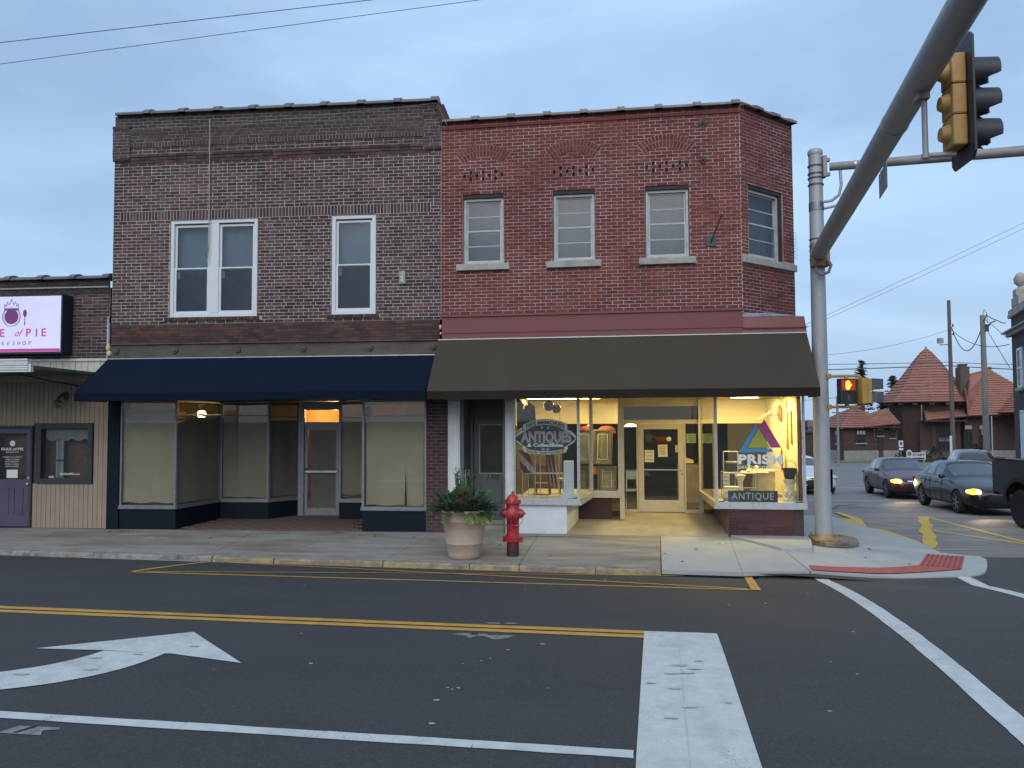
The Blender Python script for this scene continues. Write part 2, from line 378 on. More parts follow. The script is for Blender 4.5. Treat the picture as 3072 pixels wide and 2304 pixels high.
for pts in ([(-4.673, -8.411), (-4.052, -8.411), (-3.52, -8.459), (-3.45, -8.452), (-2.749, -8.645), (-3.596, -7.802)],):
    q.poly([(x, y, gz(x, y)+0.007) for x, y in pts])
def smooth_(pts, n=8):
    out_ = []
    for i in range(len(pts)-1):
        p0, p1, p2, p3 = (Vector(pts[max(0, min(len(pts)-1, k))]) for k in (i-1, i, i+1, i+2))
        for k in range(n):
            u = k/n; out_.append(.5*((2*p1)+(p2-p0)*u+(2*p0-5*p1+4*p2-p3)*u*u+(3*p1-p0-3*p2+p3)*u**3))
    return out_+[Vector(pts[-1])]
inner = smooth_([(-4.052, -8.42), (-4.10, -8.56), (-4.20, -8.74), (-4.37, -8.91), (-4.62, -9.06), (-5.0, -9.17), (-5.6, -9.22), (-6.6, -9.22)])
outer = smooth_([(-3.50, -8.46), (-3.545, -8.66), (-3.63, -8.87), (-3.79, -9.08), (-4.03, -9.27), (-4.40, -9.43), (-5.1, -9.57), (-6.6, -9.63)])
for k in range(len(inner)-1): q.quad(*[(p.x, p.y, gz(p.x, p.y)+0.0065) for p in (inner[k], inner[k+1], outer[k+1], outer[k])])
struct('turn_arrow', q, WHITE)
q = MB()
line(q, (-6.30, -4.42), (-6.06, -2.62), 0.10, 14); line(q, (-6.25, -4.45), (2.03, -4.80), 0.085, 40); line(q, (-5.72, -2.75), (1.95, -4.72), 0.085, 50, 0.0065)
line(q, (-6.1, -4.42), (2.15, -3.02), 0.06, 40, 0.008); line(q, (2.03, -4.85), (2.30, -2.98), 0.115, 14, 0.0095)
struct('no_parking_box', q, YELL)
q = MB()
for i in range(14):
    f = lambda s: (3.31-0.101*s*1.0, -2.93-s)
    line(q, f(i*0.6), f((i+1)*0.6), 0.185, 4)
struct('crosswalk_line', q, WHITE)
q = MB(); line(q, (5.30, -2.95), (5.16, -4.95), 0.2, 10); line(q, (5.16, -4.95), (4.6, -12), 0.2, 24); struct('crosswalk_line', q, WHITE)
q = MB()
line(q, (7.0, 6.5), (9.0, 7.2), 0.07); line(q, (6.9, 5.47), (7.47, 3.65), 0.1); line(q, (7.47, 3.65), (8.3, 0.3), 0.12); line(q, (9.02, 7.2), (8.30, 0.9), 0.12, 20); line(q, (6.07, -0.2), (11.0, 0.3), 0.05, 20)
struct('no_parking_box', q, YELL2)
q = MB()
pw = [(8.90, 7.15), (8.45, 5.9), (7.85, 4.35), (7.25, 2.9), (6.78, 1.6), (6.35, 0.62), (6.10, 0.03)]
for (a, b), n_w in zip(zip(pw, pw[1:]), range(9)):
    for k_ in range(4):
        def wq(f_, s_):
            i_ = min(len(pw)-2, int(f_)); u_ = f_-i_; x_ = pw[i_][0]+(pw[i_+1][0]-pw[i_][0])*u_; y_ = pw[i_][1]+(pw[i_+1][1]-pw[i_][1])*u_; x_ += .025*math.sin(f_*4.1)+s_*(.13+.01*math.sin(f_*7)); return (x_, y_, gz(x_, y_)+.009)
        f0, f1 = n_w+k_/4, n_w+(k_+1)/4
        q.quad(wq(f0, -1), wq(f0, 1), wq(f1, 1), wq(f1, -1))
struct('kerb_extension_line', q, YELL2)
ap = MB()
for pts in ([(5.5, 6.7), (6.72, 6.1), (6.29, 3.67), (5.0, 4.6)], [(6.72, 6.1), (6.94, 8.15), (7.11, 8.17), (6.95, 6.0), (6.29, 3.67)], [(6.29, 3.67), (6.50, 3.2), (6.30, .89), (6.05, .6), (5.98, .9), (6.2, 3.0)]):
    ap.poly([(x, y, gz(x, y)+0.02) for x, y in pts])
struct('painted_kerb_apron', ap, YELL2)
# worn patches: traffic loop seals, scuffs, specks of paint
pt = MB()
for pts in ([(-3.66, -10.08), (-3.60, -9.96), (-3.32, -9.97), (-3.30, -10.0), (-3.40, -10.02), (-3.36, -10.09)], [(-1.24, -7.65), (-1.15, -7.60), (-.92, -7.62), (-.9, -7.68), (-1.0, -7.70), (-1.06, -7.76), (-1.1, -7.70)], [(-.98, -7.66), (-.66, -7.64), (-.72, -7.74), (-.83, -7.80)], [(-1.0, -7.18), (-.72, -7.16), (-.66, -7.21), (-.95, -7.23)]):
    pt.poly([(x, y, gz(x, y)+0.004) for x, y in pts])
struct('loop_seal_patch', pt, mat('loop_seal', (0.19, 0.185, 0.19), 0.8, 0.4, 20))
pt = MB()
for pts in ([(-1.08, -7.62), (-1.02, -7.60), (-.99, -7.65), (-1.05, -7.67)], [(-.86, -7.19), (-.82, -7.175), (-.78, -7.2), (-.84, -7.21)], [(-3.56, -10.07), (-3.50, -9.96), (-3.47, -9.965), (-3.53, -10.07)]):
    pt.poly([(x, y, gz(x, y)+0.008) for x, y in pts])
struct('pothole', pt, mat('pothole', (0.025, 0.022, 0.02), 0.9, 0.5, 30))
fl = MB(); rng = random.Random(5)
spots = [(-1.02, -9.05), (-.98, -9.08), (-.94, -9.05), (-1.05, -9.3), (-.80, -8.35), (-.86, -8.42), (-.92, -8.44), (-1.0, -8.5), (-.68, -8.1), (-1.15, -7.95), (-.4, -7.9), (-.3, -9.0), (1.9, -8.2), (2.0, -8.5), (2.4, -7.2), (-2.6, -7.75), (-2.9, -8.8), (-2.2, -8.6), (-.9, -10.0), (-1.0, -9.7), (1.5, -6.0), (2.6, -5.0), (-3.5, -5.3), (-1.3, -4.2), (0.6, -3.5)]
for x, y in spots+[(rng.uniform(-6, 2.4), rng.uniform(-10, -3.6)) for _ in range(6)]:
    r = rng.uniform(0.004, 0.015); a0 = rng.uniform(0, 6)
    fl.poly([(x+r*1.8*math.cos(a0+k*1.57), y+r*math.sin(a0+k*1.57)*rng.uniform(.6, 1.2), gz(x, y)+0.004) for k in range(4)])
o = obj('paint_flecks', fl, WHITE); tag(o, 'white paint flecks scattered over the dark asphalt', 'paint flecks', None, 'stuff')

# ------------------------------------------------------------------ pavement: slabs, kerb, corner
OLD = mat('old_concrete', (0.25, 0.243, 0.225), 0.9, 0.2, 2.2, bmp=0.35, bscale=60, dirt=(0.155, 0.108, 0.068), dirt_amt=0.85, dscale=0.8, sx=(0.6, 2.0, 1), dlo=.44, dhi=.66, coord='Object')
NEW = mat('new_concrete', (0.345, 0.36, 0.355), 0.85, 0.08, 1.6, bmp=0.2, bscale=90, dirt=(0.26, 0.255, 0.24), dirt_amt=0.5, dscale=1.1)
def slab(mb, quadpts, nx=8, ny=8, zf=swz, skirt=0.06, lift=0.0):
    a, b, c, d = (Vector(p) for p in quadpts); g = 0.007
    ce = (a+b+c+d)/4; a, b, c, d = (p+(ce-p).normalized()*g for p in (a, b, c, d))
    vs, fs = [], []
    for i in range(nx+1):
        for j in range(ny+1):
            u, v = i/nx, j/ny; p = a.lerp(b, u).lerp(d.lerp(c, u), v); vs.append((p.x, p.y, zf(p.x, p.y)+lift))
    k = ny+1
    for i in range(nx):
        for j in range(ny): fs.append((i*k+j, (i+1)*k+j, (i+1)*k+j+1, i*k+j+1))
    rim = [i*k for i in range(nx)]+[nx*k+j for j in range(ny)]+[i*k+ny for i in range(nx, 0, -1)]+[j for j in range(ny, 0, -1)]
    n0 = len(vs); vs += [(vs[i][0], vs[i][1], vs[i][2]-skirt) for i in rim]; m_ = len(rim)
    for q_ in range(m_): fs.append((rim[q_], n0+q_, n0+(q_+1) % m_, rim[(q_+1) % m_]))
    mb.raw(vs, fs)
bed = MB()
for i in range(60):
    x0, x1 = -24+i*0.466, -24+(i+1)*0.466
    bed.quad((x0, yc(x0)+.1, swz(x0, yc(x0))-.03), (x1, yc(x1)+.1, swz(x1, yc(x1))-.03), (x1, 4.2, -.03), (x0, 4.2, -.03))
side = struct('sidewalk', bed, mat('joint_dirt', (0.05, 0.045, 0.04), 1.0, 0.3, 8))
def front(x): return 0.02 if x < -2.8 else -0.049*(x+3.023)+0.02
joints = [(-16.5, -16.2), (-14.2, -14.0), (-12.1, -11.9), (-10.3, -10.0), (-8.35, -8.1), (-6.456, -6.17), (-4.69, -4.98), (-2.905, -3.175), (-.93, -1.045), (1.315, 1.05), (2.534, 2.171)]
for (t0, b0), (t1, b1) in zip(joints, joints[1:]):
    s_ = MB(); new = t0 > 1.2
    slab(s_, [(b0, yc(b0)+(0.15 if not new else 0.02)), (b1, yc(b1)+(0.15 if not new else 0.02)), (t1, front(t1)), (t0, front(t0))])
    obj('slab', s_, NEW if new else OLD, side)
s_ = MB(); slab(s_, [(2.171, yc(2.171)+.02), (3.165, -3.06), (3.21, -1.42), (2.534, front(2.534))]); obj('slab', s_, NEW, side)
outl = [(3.215, -1.42), (3.18, -3.05), (3.65, -3.11), (4.1, -3.13), (4.4, -3.13), (4.9, -3.04), (5.36, -2.96), (5.58, -2.84), (5.75, -2.65), (5.95, -2.3), (6.1, -2.0), (6.22, -1.72), (6.24, -1.47), (6.05, -1.38), (5.78, -1.18), (5.84, -.7), (5.87, -.14), (5.86, .1), (5.78, .75), (5.72, 1.4), (5.6, 1.9), (5.5, 3.6), (4.0, 3.6), (4.0, 1.5), (4.0, 0.0), (3.7, -1.3)]
cp = MB(); ce = Vector((4.75, -0.9)); K = len(outl); vs_, fs_ = [], []
RG_ = (1.0, .95, .9, .85, .8, .7, .6, .5, .4, .3, .2, .1, .02)
for r in RG_:
    for p in outl:
        q_ = ce.lerp(Vector(p), r); vs_.append((q_.x, q_.y, swz(q_.x, q_.y)))
for r in range(len(RG_)-1):
    for k in range(K): fs_.append((r*K+k, r*K+(k+1) % K, (r+1)*K+(k+1) % K, (r+1)*K+k))
n0 = len(vs_); vs_ += [(p[0], p[1], swz(*p)-.15) for p in outl]
for k in range(K): fs_.append((k, n0+k, n0+(k+1) % K, (k+1) % K))
cp.raw(vs_, fs_); obj('corner_slab', cp, NEW, side, smooth=False)
wd_ = MB(); wd_.prism([(2.50, -.12, -.05), (3.16, -1.47, -.07), (3.66, -1.44, -.07), (4.0, -.1, -.05)], (0, 0, .085)); obj('corner_block', wd_, NEW, side, bevel=0.012)
# kerb with chipped edge, yellow over most of its length
KERB = mat('kerb_concrete', (0.25, 0.235, 0.21), 0.9, 0.3, 9, bmp=0.6, bscale=50, dirt=(0.05, 0.045, 0.04), dirt_amt=0.8, dscale=4)
KYEL = mat('kerb_yellow', (0.33, 0.25, 0.12), 0.85, 0.25, 8, bmp=0.5, bscale=50, dirt=(0.17, 0.15, 0.12), dirt_amt=0.95, dscale=4.5, dlo=.42, dhi=.6)
rng = random.Random(11)
def kerb(x0, x1, m, gap=.006):
    k = MB(); top_ = MB(); n = max(3, int((x1-x0)/0.12)); rows = []
    for i in range(n+1):
        x = x0+gap+(x1-x0-2*gap)*i/n; y = yc(x); j = rng.uniform(-.012, .012); jz = rng.uniform(-.008, .003)
        zt = swz(x, y); zg = gz(x, y-.02)-.03
        rows.append([(x, y+.148, zt-.004), (x, y+.035+j, zt-.002), (x, y+.012+j, zt+jz), (x, y-.005+j, zt-.018+jz), (x, y-.02+j*.5, zg)])
    for a, b in zip(rows, rows[1:]):
        for q_ in range(4): (k if q_ else top_).quad(a[q_], a[q_+1], b[q_+1], b[q_])
    ko = obj('kerb', k, m, side); obj('kerb_top', top_, KERB, ko)
for a, b in ((-20, -17), (-17, -14), (-14, -11), (-11, -8.2), (-8.2, -6.05)): kerb(a, b, KERB)
for a, b in ((-6.05, -4.98), (-4.98, -3.17), (-3.17, -1.8), (-1.8, -1.04), (-1.04, .1), (.1, 1.04)): kerb(a, b, KYEL)
gut = MB()                                          # pale concrete gutter patch
gut.quad((-8.6, yc(-8.6)-.02, gz(-8.6, yc(-8.6)-.02)+.012), (-6.1, yc(-6.1)-.02, gz(-6.1, yc(-6.1)-.02)+.012), (-6.25, yc(-6.25)-.16, gz(-6.25, yc(-6.25)-.16)+.006), (-8.3, yc(-8.3)-.14, gz(-8.3, yc(-8.3)-.14)+.006)); obj('gutter_patch', gut, mat('gutter', (.26, .27, .26), .9, .3, 9, bmp=.5), side)
# red tactile paving on the corner ramp
RED = mat('tactile_red', (0.36, 0.085, 0.07), 0.85, 0.15, 5, bmp=0.3, bscale=80, dirt=(0.22, 0.10, 0.09), dirt_amt=0.5, dscale=3)
tp = MB(); top = [(3.27, -2.64), (3.64, -2.65), (4.3, -2.56), (4.65, -2.45), (4.97, -2.31), (5.48, -2.50)]; bot = [(3.22, -2.98), (3.6, -3.0), (4.15, -2.97), (4.5, -2.88), (4.85, -2.77), (5.46, -2.56)]
for i in range(5): tp.quad(*[(p[0], p[1], swz(*p)+.014) for p in (bot[i], bot[i+1], top[i+1], top[i])])
rp = [(5.45, -1.43), (5.95, -1.61), (5.47, -2.55), (4.985, -2.30)]
tp.poly([(p[0], p[1], swz(*p)+.016) for p in rp[::-1]])
t_ob = obj('tactile_paving', tp, RED, side)
A_, B_, C_, D_ = (Vector(p) for p in rp); dm = MB()
for i in range(8):
    u = (i+.5)/8; p, q_ = A_.lerp(B_, u), D_.lerp(C_, u); n = (B_-A_).normalized()*.012
    vsr = [(v.x, v.y, swz(v.x, v.y)+.017) for v in (p-n, q_-n, q_+n, p+n)]
    dm.prism(vsr, (0, 0, .006))
obj('tactile_ribs', dm, mat('tactile_rib_red', (0.24, 0.055, 0.05), 0.9, 0.15, 6), t_ob)  # ribs in a darker red than the panel
dm = MB()
for i in range(46):
    f = i/45*4.999; k = int(f); u = f-k
    for v in (0.18, .4, .62, .84):
        p = Vector(bot[k]).lerp(Vector(bot[k+1]), u).lerp(Vector(top[k]).lerp(Vector(top[k+1]), u), v)
        dm.lathe([(.014, .0), (.010, .006)], (p.x, p.y, swz(p.x, p.y)+.014), 6)
obj('tactile_domes', dm, RED, t_ob, kind='stuff')
# dead leaves on the pavement
lf = MB(); rng = random.Random(3)
for cx, cy, n, sp_ in ((-8.9, -.35, 9, .25), (-7.4, -.9, 3, .4), (-4.75, -.25, 6, .12), (-4.0, -.5, 5, .3), (-3.3, -.8, 4, .3), (-6.3, -.6, 3, .3), (-1.7, -1.4, 5, .5), (.4, -1.9, 4, .8), (2.0, -1.2, 4, .8), (4.4, -1.9, 3, .5)):
    for _ in range(n):
        x, y = cx+rng.gauss(0, sp_), cy+rng.gauss(0, sp_*.4); y = min(y, -.06); r = rng.uniform(.012, .03); a0 = rng.uniform(0, 6.3); z = swz(x, y)+.004
        lf.poly([(x+r*math.cos(a0+k*2*math.pi/5)*(1.6 if k == 0 else 1), y+r*math.sin(a0+k*2*math.pi/5), z+rng.uniform(0, .012)) for k in range(5)])
o = obj('leaf_litter', lf, mat('dead_leaf', (0.045, 0.028, 0.018), .9, .4, 20)); tag(o, 'small dark dead leaves lying on the pavement', 'leaves', None, 'stuff')
# ================================================================== brick laying
def lay(u0, u1, z0, z1, course, length, holes, joint=0.011, seed=1, header_every=0, phase=0.0):
    """running bond between u0 and u1; returns (ua, ub, za, zb) rectangles with the holes left free"""
    rng = random.Random(seed); out_ = []; n = int(round((z1-z0)/course)); course = (z1-z0)/n
    for k in range(n):
        za, zb = z0+k*course+joint/2, z0+(k+1)*course-joint/2; zm = (za+zb)/2
        segs = [(u0, u1)]
        for (a, b, c, d) in holes:
            if c < zb-.012 and d > za+.012:
                ns = []
                for s0, s1 in segs:
                    if b <= s0 or a >= s1: ns.append((s0, s1)); continue
                    if a > s0: ns.append((s0, a))
                    if b < s1: ns.append((b, s1))
                segs = ns
        head = header_every and (k % header_every == header_every-1)
        for s0, s1 in segs:
            if head:
                x = s0; i = 0; edges = []
                while x < s1: edges.append(x); x += length if (i % 2 == 0) else length*0.5; i += 1
            else:
                st = u0+((k % 2)*0.5+phase)*length; x = st-length*(2+int((st-s0)/length)); edges = []
                while x < s1: edges.append(x); x += length
            edges.append(x)
            for a, b in zip(edges, edges[1:]):
                a2, b2 = max(a, s0), min(b, s1)
                if b2-a2 < 0.03: continue
                out_.append((a2+joint/2+rng.uniform(-.002, .002), b2-joint/2+rng.uniform(-.002, .002), za+rng.uniform(-.0015, .0015), zb+rng.uniform(-.0015, .0015)))
    return out_
def brick_mesh(bricks, to3, proud, seed, jitter=0.003):
    rng = random.Random(seed); mb = MB()
    for (a, b, c, d) in bricks:
        mb.tone = rng.random(); p = proud+rng.uniform(-jitter, jitter)
        q = [to3(a, 0, c), to3(b, 0, c), to3(b, 0, d), to3(a, 0, d)]; o_ = [to3(a, p, c), to3(b, p, c), to3(b, p, d), to3(a, p, d)]
        mb.raw(q+o_, [(4, 5, 6, 7), (0, 1, 5, 4), (1, 2, 6, 5), (2, 3, 7, 6), (3, 0, 4, 7)])
    return mb
def bricks_on(parent, bricks, to3, rotz, proud, m_stuff, m_one, frame, n_single, length, course, seed, joint=0.011):
    """the n_single full stretchers nearest the camera become objects sharing one mesh; the rest one joined part"""
    L0, H0 = length-joint, course-joint; inv = frame
    full = [b for b in bricks if abs((b[1]-b[0])-L0) < 0.008]
    full.sort(key=lambda b: (inv @ Vector(to3((b[0]+b[1])/2, 0, (b[2]+b[3])/2))-CAM).length)
    single = set(full[:n_single]); rest = [b for b in bricks if b not in single]
    obj('brickwork', brick_mesh(rest, to3, proud, seed), m_stuff, parent, kind='stuff')
    me = mesh('brick', MB().box(-L0/2, L0/2, -proud, 0, -H0/2, H0/2), m_one)
    rng = random.Random(seed+1)
    for b in sorted(single):
        o_ = bpy.data.objects.new('brick', me); C.objects.link(o_); o_.parent = parent
        p = Vector(to3((b[0]+b[1])/2, 0, (b[2]+b[3])/2)); o_.location = p
        o_.rotation_euler = (rng.uniform(-.01, .01), rng.uniform(-.006, .006), rotz+rng.uniform(-.006, .006))
        o_.scale = ((b[1]-b[0])/L0, 1+rng.uniform(-.3, .3), (b[3]-b[2])/H0)
def wall_backing(mb, u0, u1, z0, z1, holes, to3, thick):
    """mortar sheet with rectangular openings and their reveals"""
    us = sorted({u0, u1, *[h[0] for h in holes], *[h[1] for h in holes]}); zs = sorted({z0, z1, *[h[2] for h in holes], *[h[3] for h in holes]})
    for a, b in zip(us, us[1:]):
        for c, d in zip(zs, zs[1:]):
            um, zm = (a+b)/2, (c+d)/2
            if any(h[0] < um < h[1] and h[2] < zm < h[3] for h in holes): continue
            mb.quad(to3(a, 0, c), to3(b, 0, c), to3(b, 0, d), to3(a, 0, d))
    for (a, b, c, d) in holes:
        for p, q in (((a, c), (a, d)), ((a, d), (b, d)), ((b, d), (b, c)), ((b, c), (a, c))):
            mb.quad(to3(p[0], 0.006, p[1]), to3(q[0], 0.006, q[1]), to3(q[0], -thick, q[1]), to3(p[0], -thick, p[1]))
def mortarmat(name, col, other, amt, soot=None):
    if name in MATS: return MATS[name]
    m, t, b = _new(name)
    g = t.nodes.new('ShaderNodeNewGeometry'); n1 = t.nodes.new('ShaderNodeTexNoise'); n1.inputs['Scale'].default_value = 1.1; n1.inputs['Detail'].default_value = 7; n1.inputs['Roughness'].default_value = .65; t.links.new(g.outputs['Position'], n1.inputs['Vector'])
    c = mix(t, ramp(t, n1.outputs[0], [(0.42, 0.0), (0.66, amt)]), col, other)
    c = mix(t, ramp(t, noise(t, 30, 4), [(0.3, 0.0), (0.8, 0.35)]), c, tuple(x*.6 for x in col))
    if soot:
        sp = t.nodes.new('ShaderNodeSeparateXYZ'); t.links.new(g.outputs['Position'], sp.inputs[0])
        ma = t.nodes.new('ShaderNodeMath'); ma.operation = 'MULTIPLY_ADD'; t.links.new(n1.outputs[0], ma.inputs[0]); ma.inputs[1].default_value = 1.4; t.links.new(sp.outputs[2], ma.inputs[2])
        mr = t.nodes.new('ShaderNodeMapRange'); mr.inputs[1].default_value = soot[0]+.7; mr.inputs[2].default_value = soot[1]+.7; mr.inputs[4].default_value = .62; t.links.new(ma.outputs[0], mr.inputs[0])
        c = mix(t, mr.outputs[0], c, (.10, .095, .10))
    t.links.new(c, b.inputs['Base Color']); b.inputs['Roughness'].default_value = .95; bump(t, b, noise(t, 70, 3), .5, .005); MATS[name] = m; return m
PVC = mat('white_vinyl', (0.60, 0.63, 0.66), 0.4, 0.04, 4)
UPGLASS = glass('upper_window_glass', (0.78, 0.84, 0.88), 0.14, 1.0, dust=0.06)
SCREEN = glass('insect_screen', (0.42, 0.47, 0.50), 0.3, 0.3, dust=0.12)
BLIND = mat('grey_blind', (0.17, 0.205, 0.235), 0.9, 0.15, 2.5, sx=(1, 1, .4))
ALU = mat('aluminium', (0.42, 0.44, 0.47), 0.38, 0.12, 14, metal=0.75, dirt=(0.25, 0.25, 0.26), dirt_amt=.4, dscale=6)
SHOPGL = glass('shop_glass', (0.93, 0.96, 0.95), 0.01, 1.0, dust=0.03)
COPE = mat('glazed_coping', (0.10, 0.095, 0.10), 0.45, 0.3, 5, dirt=(.2, .2, .2), dirt_amt=.5, dscale=3)
def window_dh(parent, x0, x1, z0, z1, yf, y_in, mats, frame_w=0.07, casing=0.0, muntin=False, to3=None, blind=True, screen=True, bm=None):
    """double-hung window: frame, upper and lower sash, panes; built in x-z with depth y, mapped by to3"""
    FR, GL = mats; w_ = obj_win = MB()
    def box_(mb, a, b, c, d, e, f): mb.box(a, b, c, d, e, f)
    fr = MB(); fr.frame(x0, x1, z0, z1, frame_w, yf, yf+.10)
    def put(name, mb, m, par, bevel=0):
        if to3: mb.v = [tuple(to3(p[0], -p[1], p[2])) for p in mb.v]
        return obj(name, mb, m, par, bevel=bevel)
    win = put('window', fr, FR, parent)
    zm = (z0+z1)/2-0.0; a, b = x0+frame_w, x1-frame_w
    for nm, c, d, yy in (('upper_sash', zm-.015, z1-frame_w, yf+.045), ('lower_sash', z0+frame_w, zm+.025, yf+.02)):
        sw = 0.042 if not muntin else 0.03
        s_ = MB(); s_.frame(a+.002, b-.002, c, d, sw, yy, yy+.03)
        if muntin: s_.box(a+sw, b-sw, yy+.004, yy+.022, (c+d)/2-.009, (c+d)/2+.009)
        put(nm, s_, FR, win)
        g = MB(); g.box(a+sw, b-sw, yy+.012, yy+.016, c+sw, d-sw); put('pane', g, GL, win)
    if screen:
        g = MB(); g.quad((a+.01, yf+.012, z0+frame_w+.01), (b-.01, yf+.012, z0+frame_w+.01), (b-.01, yf+.012, zm), (a+.01, yf+.012, zm)); put('insect_screen', g, SCREEN, win)
    if blind:
        g = MB(); n = 14
        for i in range(n):
            xa, xb = a+(b-a)*i/n, a+(b-a)*(i+1)/n; g.quad((xa, y_in+.004*math.sin(i*1.7), z0+.03), (xb, y_in+.004*math.sin((i+1)*1.7), z0+.03), (xb, y_in+.004*math.sin((i+1)*1.7), z1-.03), (xa, y_in+.004*math.sin(i*1.7), z1-.03))
        put('curtain', g, bm or BLIND, win)
    return win
def coping(parent, p0, p1, wdt, h, unit, m, name='coping'):
    """clay coping: units with a raised collar at every joint"""
    p0, p1 = Vector(p0), Vector(p1); L_ = (p1-p0).length; d = (p1-p0)/L_; n = Vector((d.y, -d.x, 0)).normalized()   # n points to the street
    k = max(1, round(L_/unit)); cp_ = obj(name, _cop(p0, p1, d, n, wdt, h), m, parent)
    for i in range(k):
        q = p0+d*(L_*(i+1)/k-.06)
        obj('coping_collar', _cop(q-d*.07, q+d*.07, d, n, wdt+.05, h+.035), m, cp_)
    return cp_
def _cop(a, b, d, n, wdt, h):
    prof = [(.5, 0), (.5, .35), (.30, .8), (.1, 1), (-.1, 1), (-.3, .8), (-.5, .35), (-.5, 0)]
    mb = MB(); pts = [[p+n*(wdt*s)+Vector((0, 0, h*t)) for s, t in prof] for p in (a, b)]; k = len(prof)
    mb.raw(pts[0]+pts[1], [(i, (i+1) % k, k+(i+1) % k, k+i) for i in range(k)]+[tuple(range(k)), tuple(range(k, 2*k))[::-1]]); return mb

# ================================================================== dark brick building with the navy awning
LB = thing('brick_building', 'dark brown two-storey brick building with white windows above a navy awning', 'building', (-6.2, 0, 0))
X0, X1 = -9.55, -2.80
def tL(u, p, z): return (u, -p, z)
holesL = [(-8.336, -6.505, 4.212, 6.187), (-4.993, -4.098, 4.212, 6.187)]
soldierL = (-9.40, -3.01, 6.187, 6.3845)
MORT = mortarmat('mortar_grey', (0.47, 0.435, 0.435), (0.30, 0.265, 0.265), .6, soot=(7.2, 7.9))
wl = MB(); wall_backing(wl, X0, X1, 4.08, 8.36, holesL, tL, .24)
wallL = obj('wall', wl, MORT, LB)
stopsL = [(0.0, (0.042, 0.031, 0.034)), (0.3, (0.075, 0.046, 0.045)), (0.55, (0.10, 0.054, 0.048)), (0.8, (0.13, 0.070, 0.063)), (0.94, (0.115, 0.088, 0.070)), (1.0, (0.17, 0.085, 0.068))]
BKL = brickmat('dark_brick', stopsL, False, soot_z=(7.2, 7.95)); BKL1 = brickmat('dark_brick_single', stopsL, True, soot_z=(7.2, 7.95))
cor = [(-9.40, -3.01, 7.47, 7.66), (-9.60, -9.20, 7.46, 8.25), (-3.15, -2.7, 7.46, 8.25)]
sillL = [(-8.43, -6.41, 4.1458, 4.212), (-5.08, -4.01, 4.1458, 4.212)]
bl = lay(X0, X1, 4.08, 8.36, .0658, .200, holesL+[soldierL]+sillL, .0135, 3, header_every=6)
bricks_on(wallL, bl, tL, 0, .004, BKL, BKL1, I4, 300, .200, .0658, 21, joint=.0135)
rng = random.Random(9); so = []
n_ = int((soldierL[1]-soldierL[0])/.0665)
for i in range(n_):
    a = soldierL[0]+i*(soldierL[1]-soldierL[0])/n_; so.append((a+.006, a+.0605, soldierL[2]+.004, soldierL[3]-.004))
me_s = mesh('soldier_brick', MB().box(-.0265, .0265, -.005, 0, -.092, .092), BKL1)
for a, b, c, d in so:
    o = bpy.data.objects.new('soldier_brick', me_s); C.objects.link(o); o.parent = wallL; o.location = ((a+b)/2, 0, (c+d)/2); o.rotation_euler = (0, rng.uniform(-.012, .012), 0)
rs = []
for h in sillL:
    k = int((h[1]-h[0])/.066)
    for i in range(k): rs.append((h[0]+i*.066+.005, h[0]+i*.066+.061, h[2], h[3]-.004))
obj('sill_bricks', brick_mesh(rs, tL, .03, 4, .004), BKL, wallL, kind='stuff')
# corbelled bands under the parapet and the corner piers
cb = MB()
def brick_band(x0, x1, z0, z1, proud, soldier=False, seed=1):
    r = random.Random(seed); b_ = MB(); st = .20 if not soldier else .066
    x = x0-(r.random()*st if not soldier else 0)
    while x < x1:
        a, b = max(x, x0), min(x+st, x1)
        if b-a > .02:
            cb.tone = r.random(); p = proud+r.uniform(-.003, .003); cb.box(a+.005, b-.005, -p, .02, z0+.005, z1-.005, back=False)
        x += st
rows = [(7.36, .010), (7.425, .02), (7.49, .03)]
for i, (z, p) in enumerate(rows): brick_band(-9.40, -3.0, z, z+.066, p, seed=30+i)
brick_band(-9.20, -3.15, 7.70, 7.80, .022, True, 40); 
for i in range(4): brick_band(-9.20, -3.15, 7.80+i*.066, 7.866+i*.066, .022, seed=50+i)
for i in range(11):
    for xa, xb in ((-9.585, -9.20), (-3.15, -2.785)): brick_band(xa, xb, 7.42+i*.066, 7.486+i*.066, .032+(0.012 if i in (0, 10) else 0), seed=70+i)
obj('corbel_brickwork', cb, BKL, wallL, kind='stuff')
bk_ = MB(); bk_.box(-9.57, -9.21, -.029, .0, 7.42, 8.146); bk_.box(-3.14, -2.78, -.029, 0, 7.42, 8.146); bk_.box(-9.2, -3.15, -.018, 0, 7.70, 8.064); obj('corbel_backing', bk_, MORT, wallL)
coping(LB, (-9.5, .08, 8.36), (-2.86, .08, 8.36), .36, .10, .70, COPE)
cs_ = MB()                                                    # rubble step where the parapet ends against the next roof
for i, (x, z) in enumerate(((-2.80, 8.30), (-2.76, 8.20), (-2.72, 8.10), (-2.70, 8.0))): cs_.tone = random.random(); cs_.box(x-.12, x+.06, -.05, .3, z-.1, z+.0)
obj('parapet_step', cs_, BKL, LB)
bd = MB(); bd.box(X0, X1, .26, 12, 3.0, 8.2); bd.box(X0, X1, 6.0, 12, 0, 3.0); obj('rear_body', bd, mat('rear_brick', (.11, .06, .05), .9, .3, 8), LB)
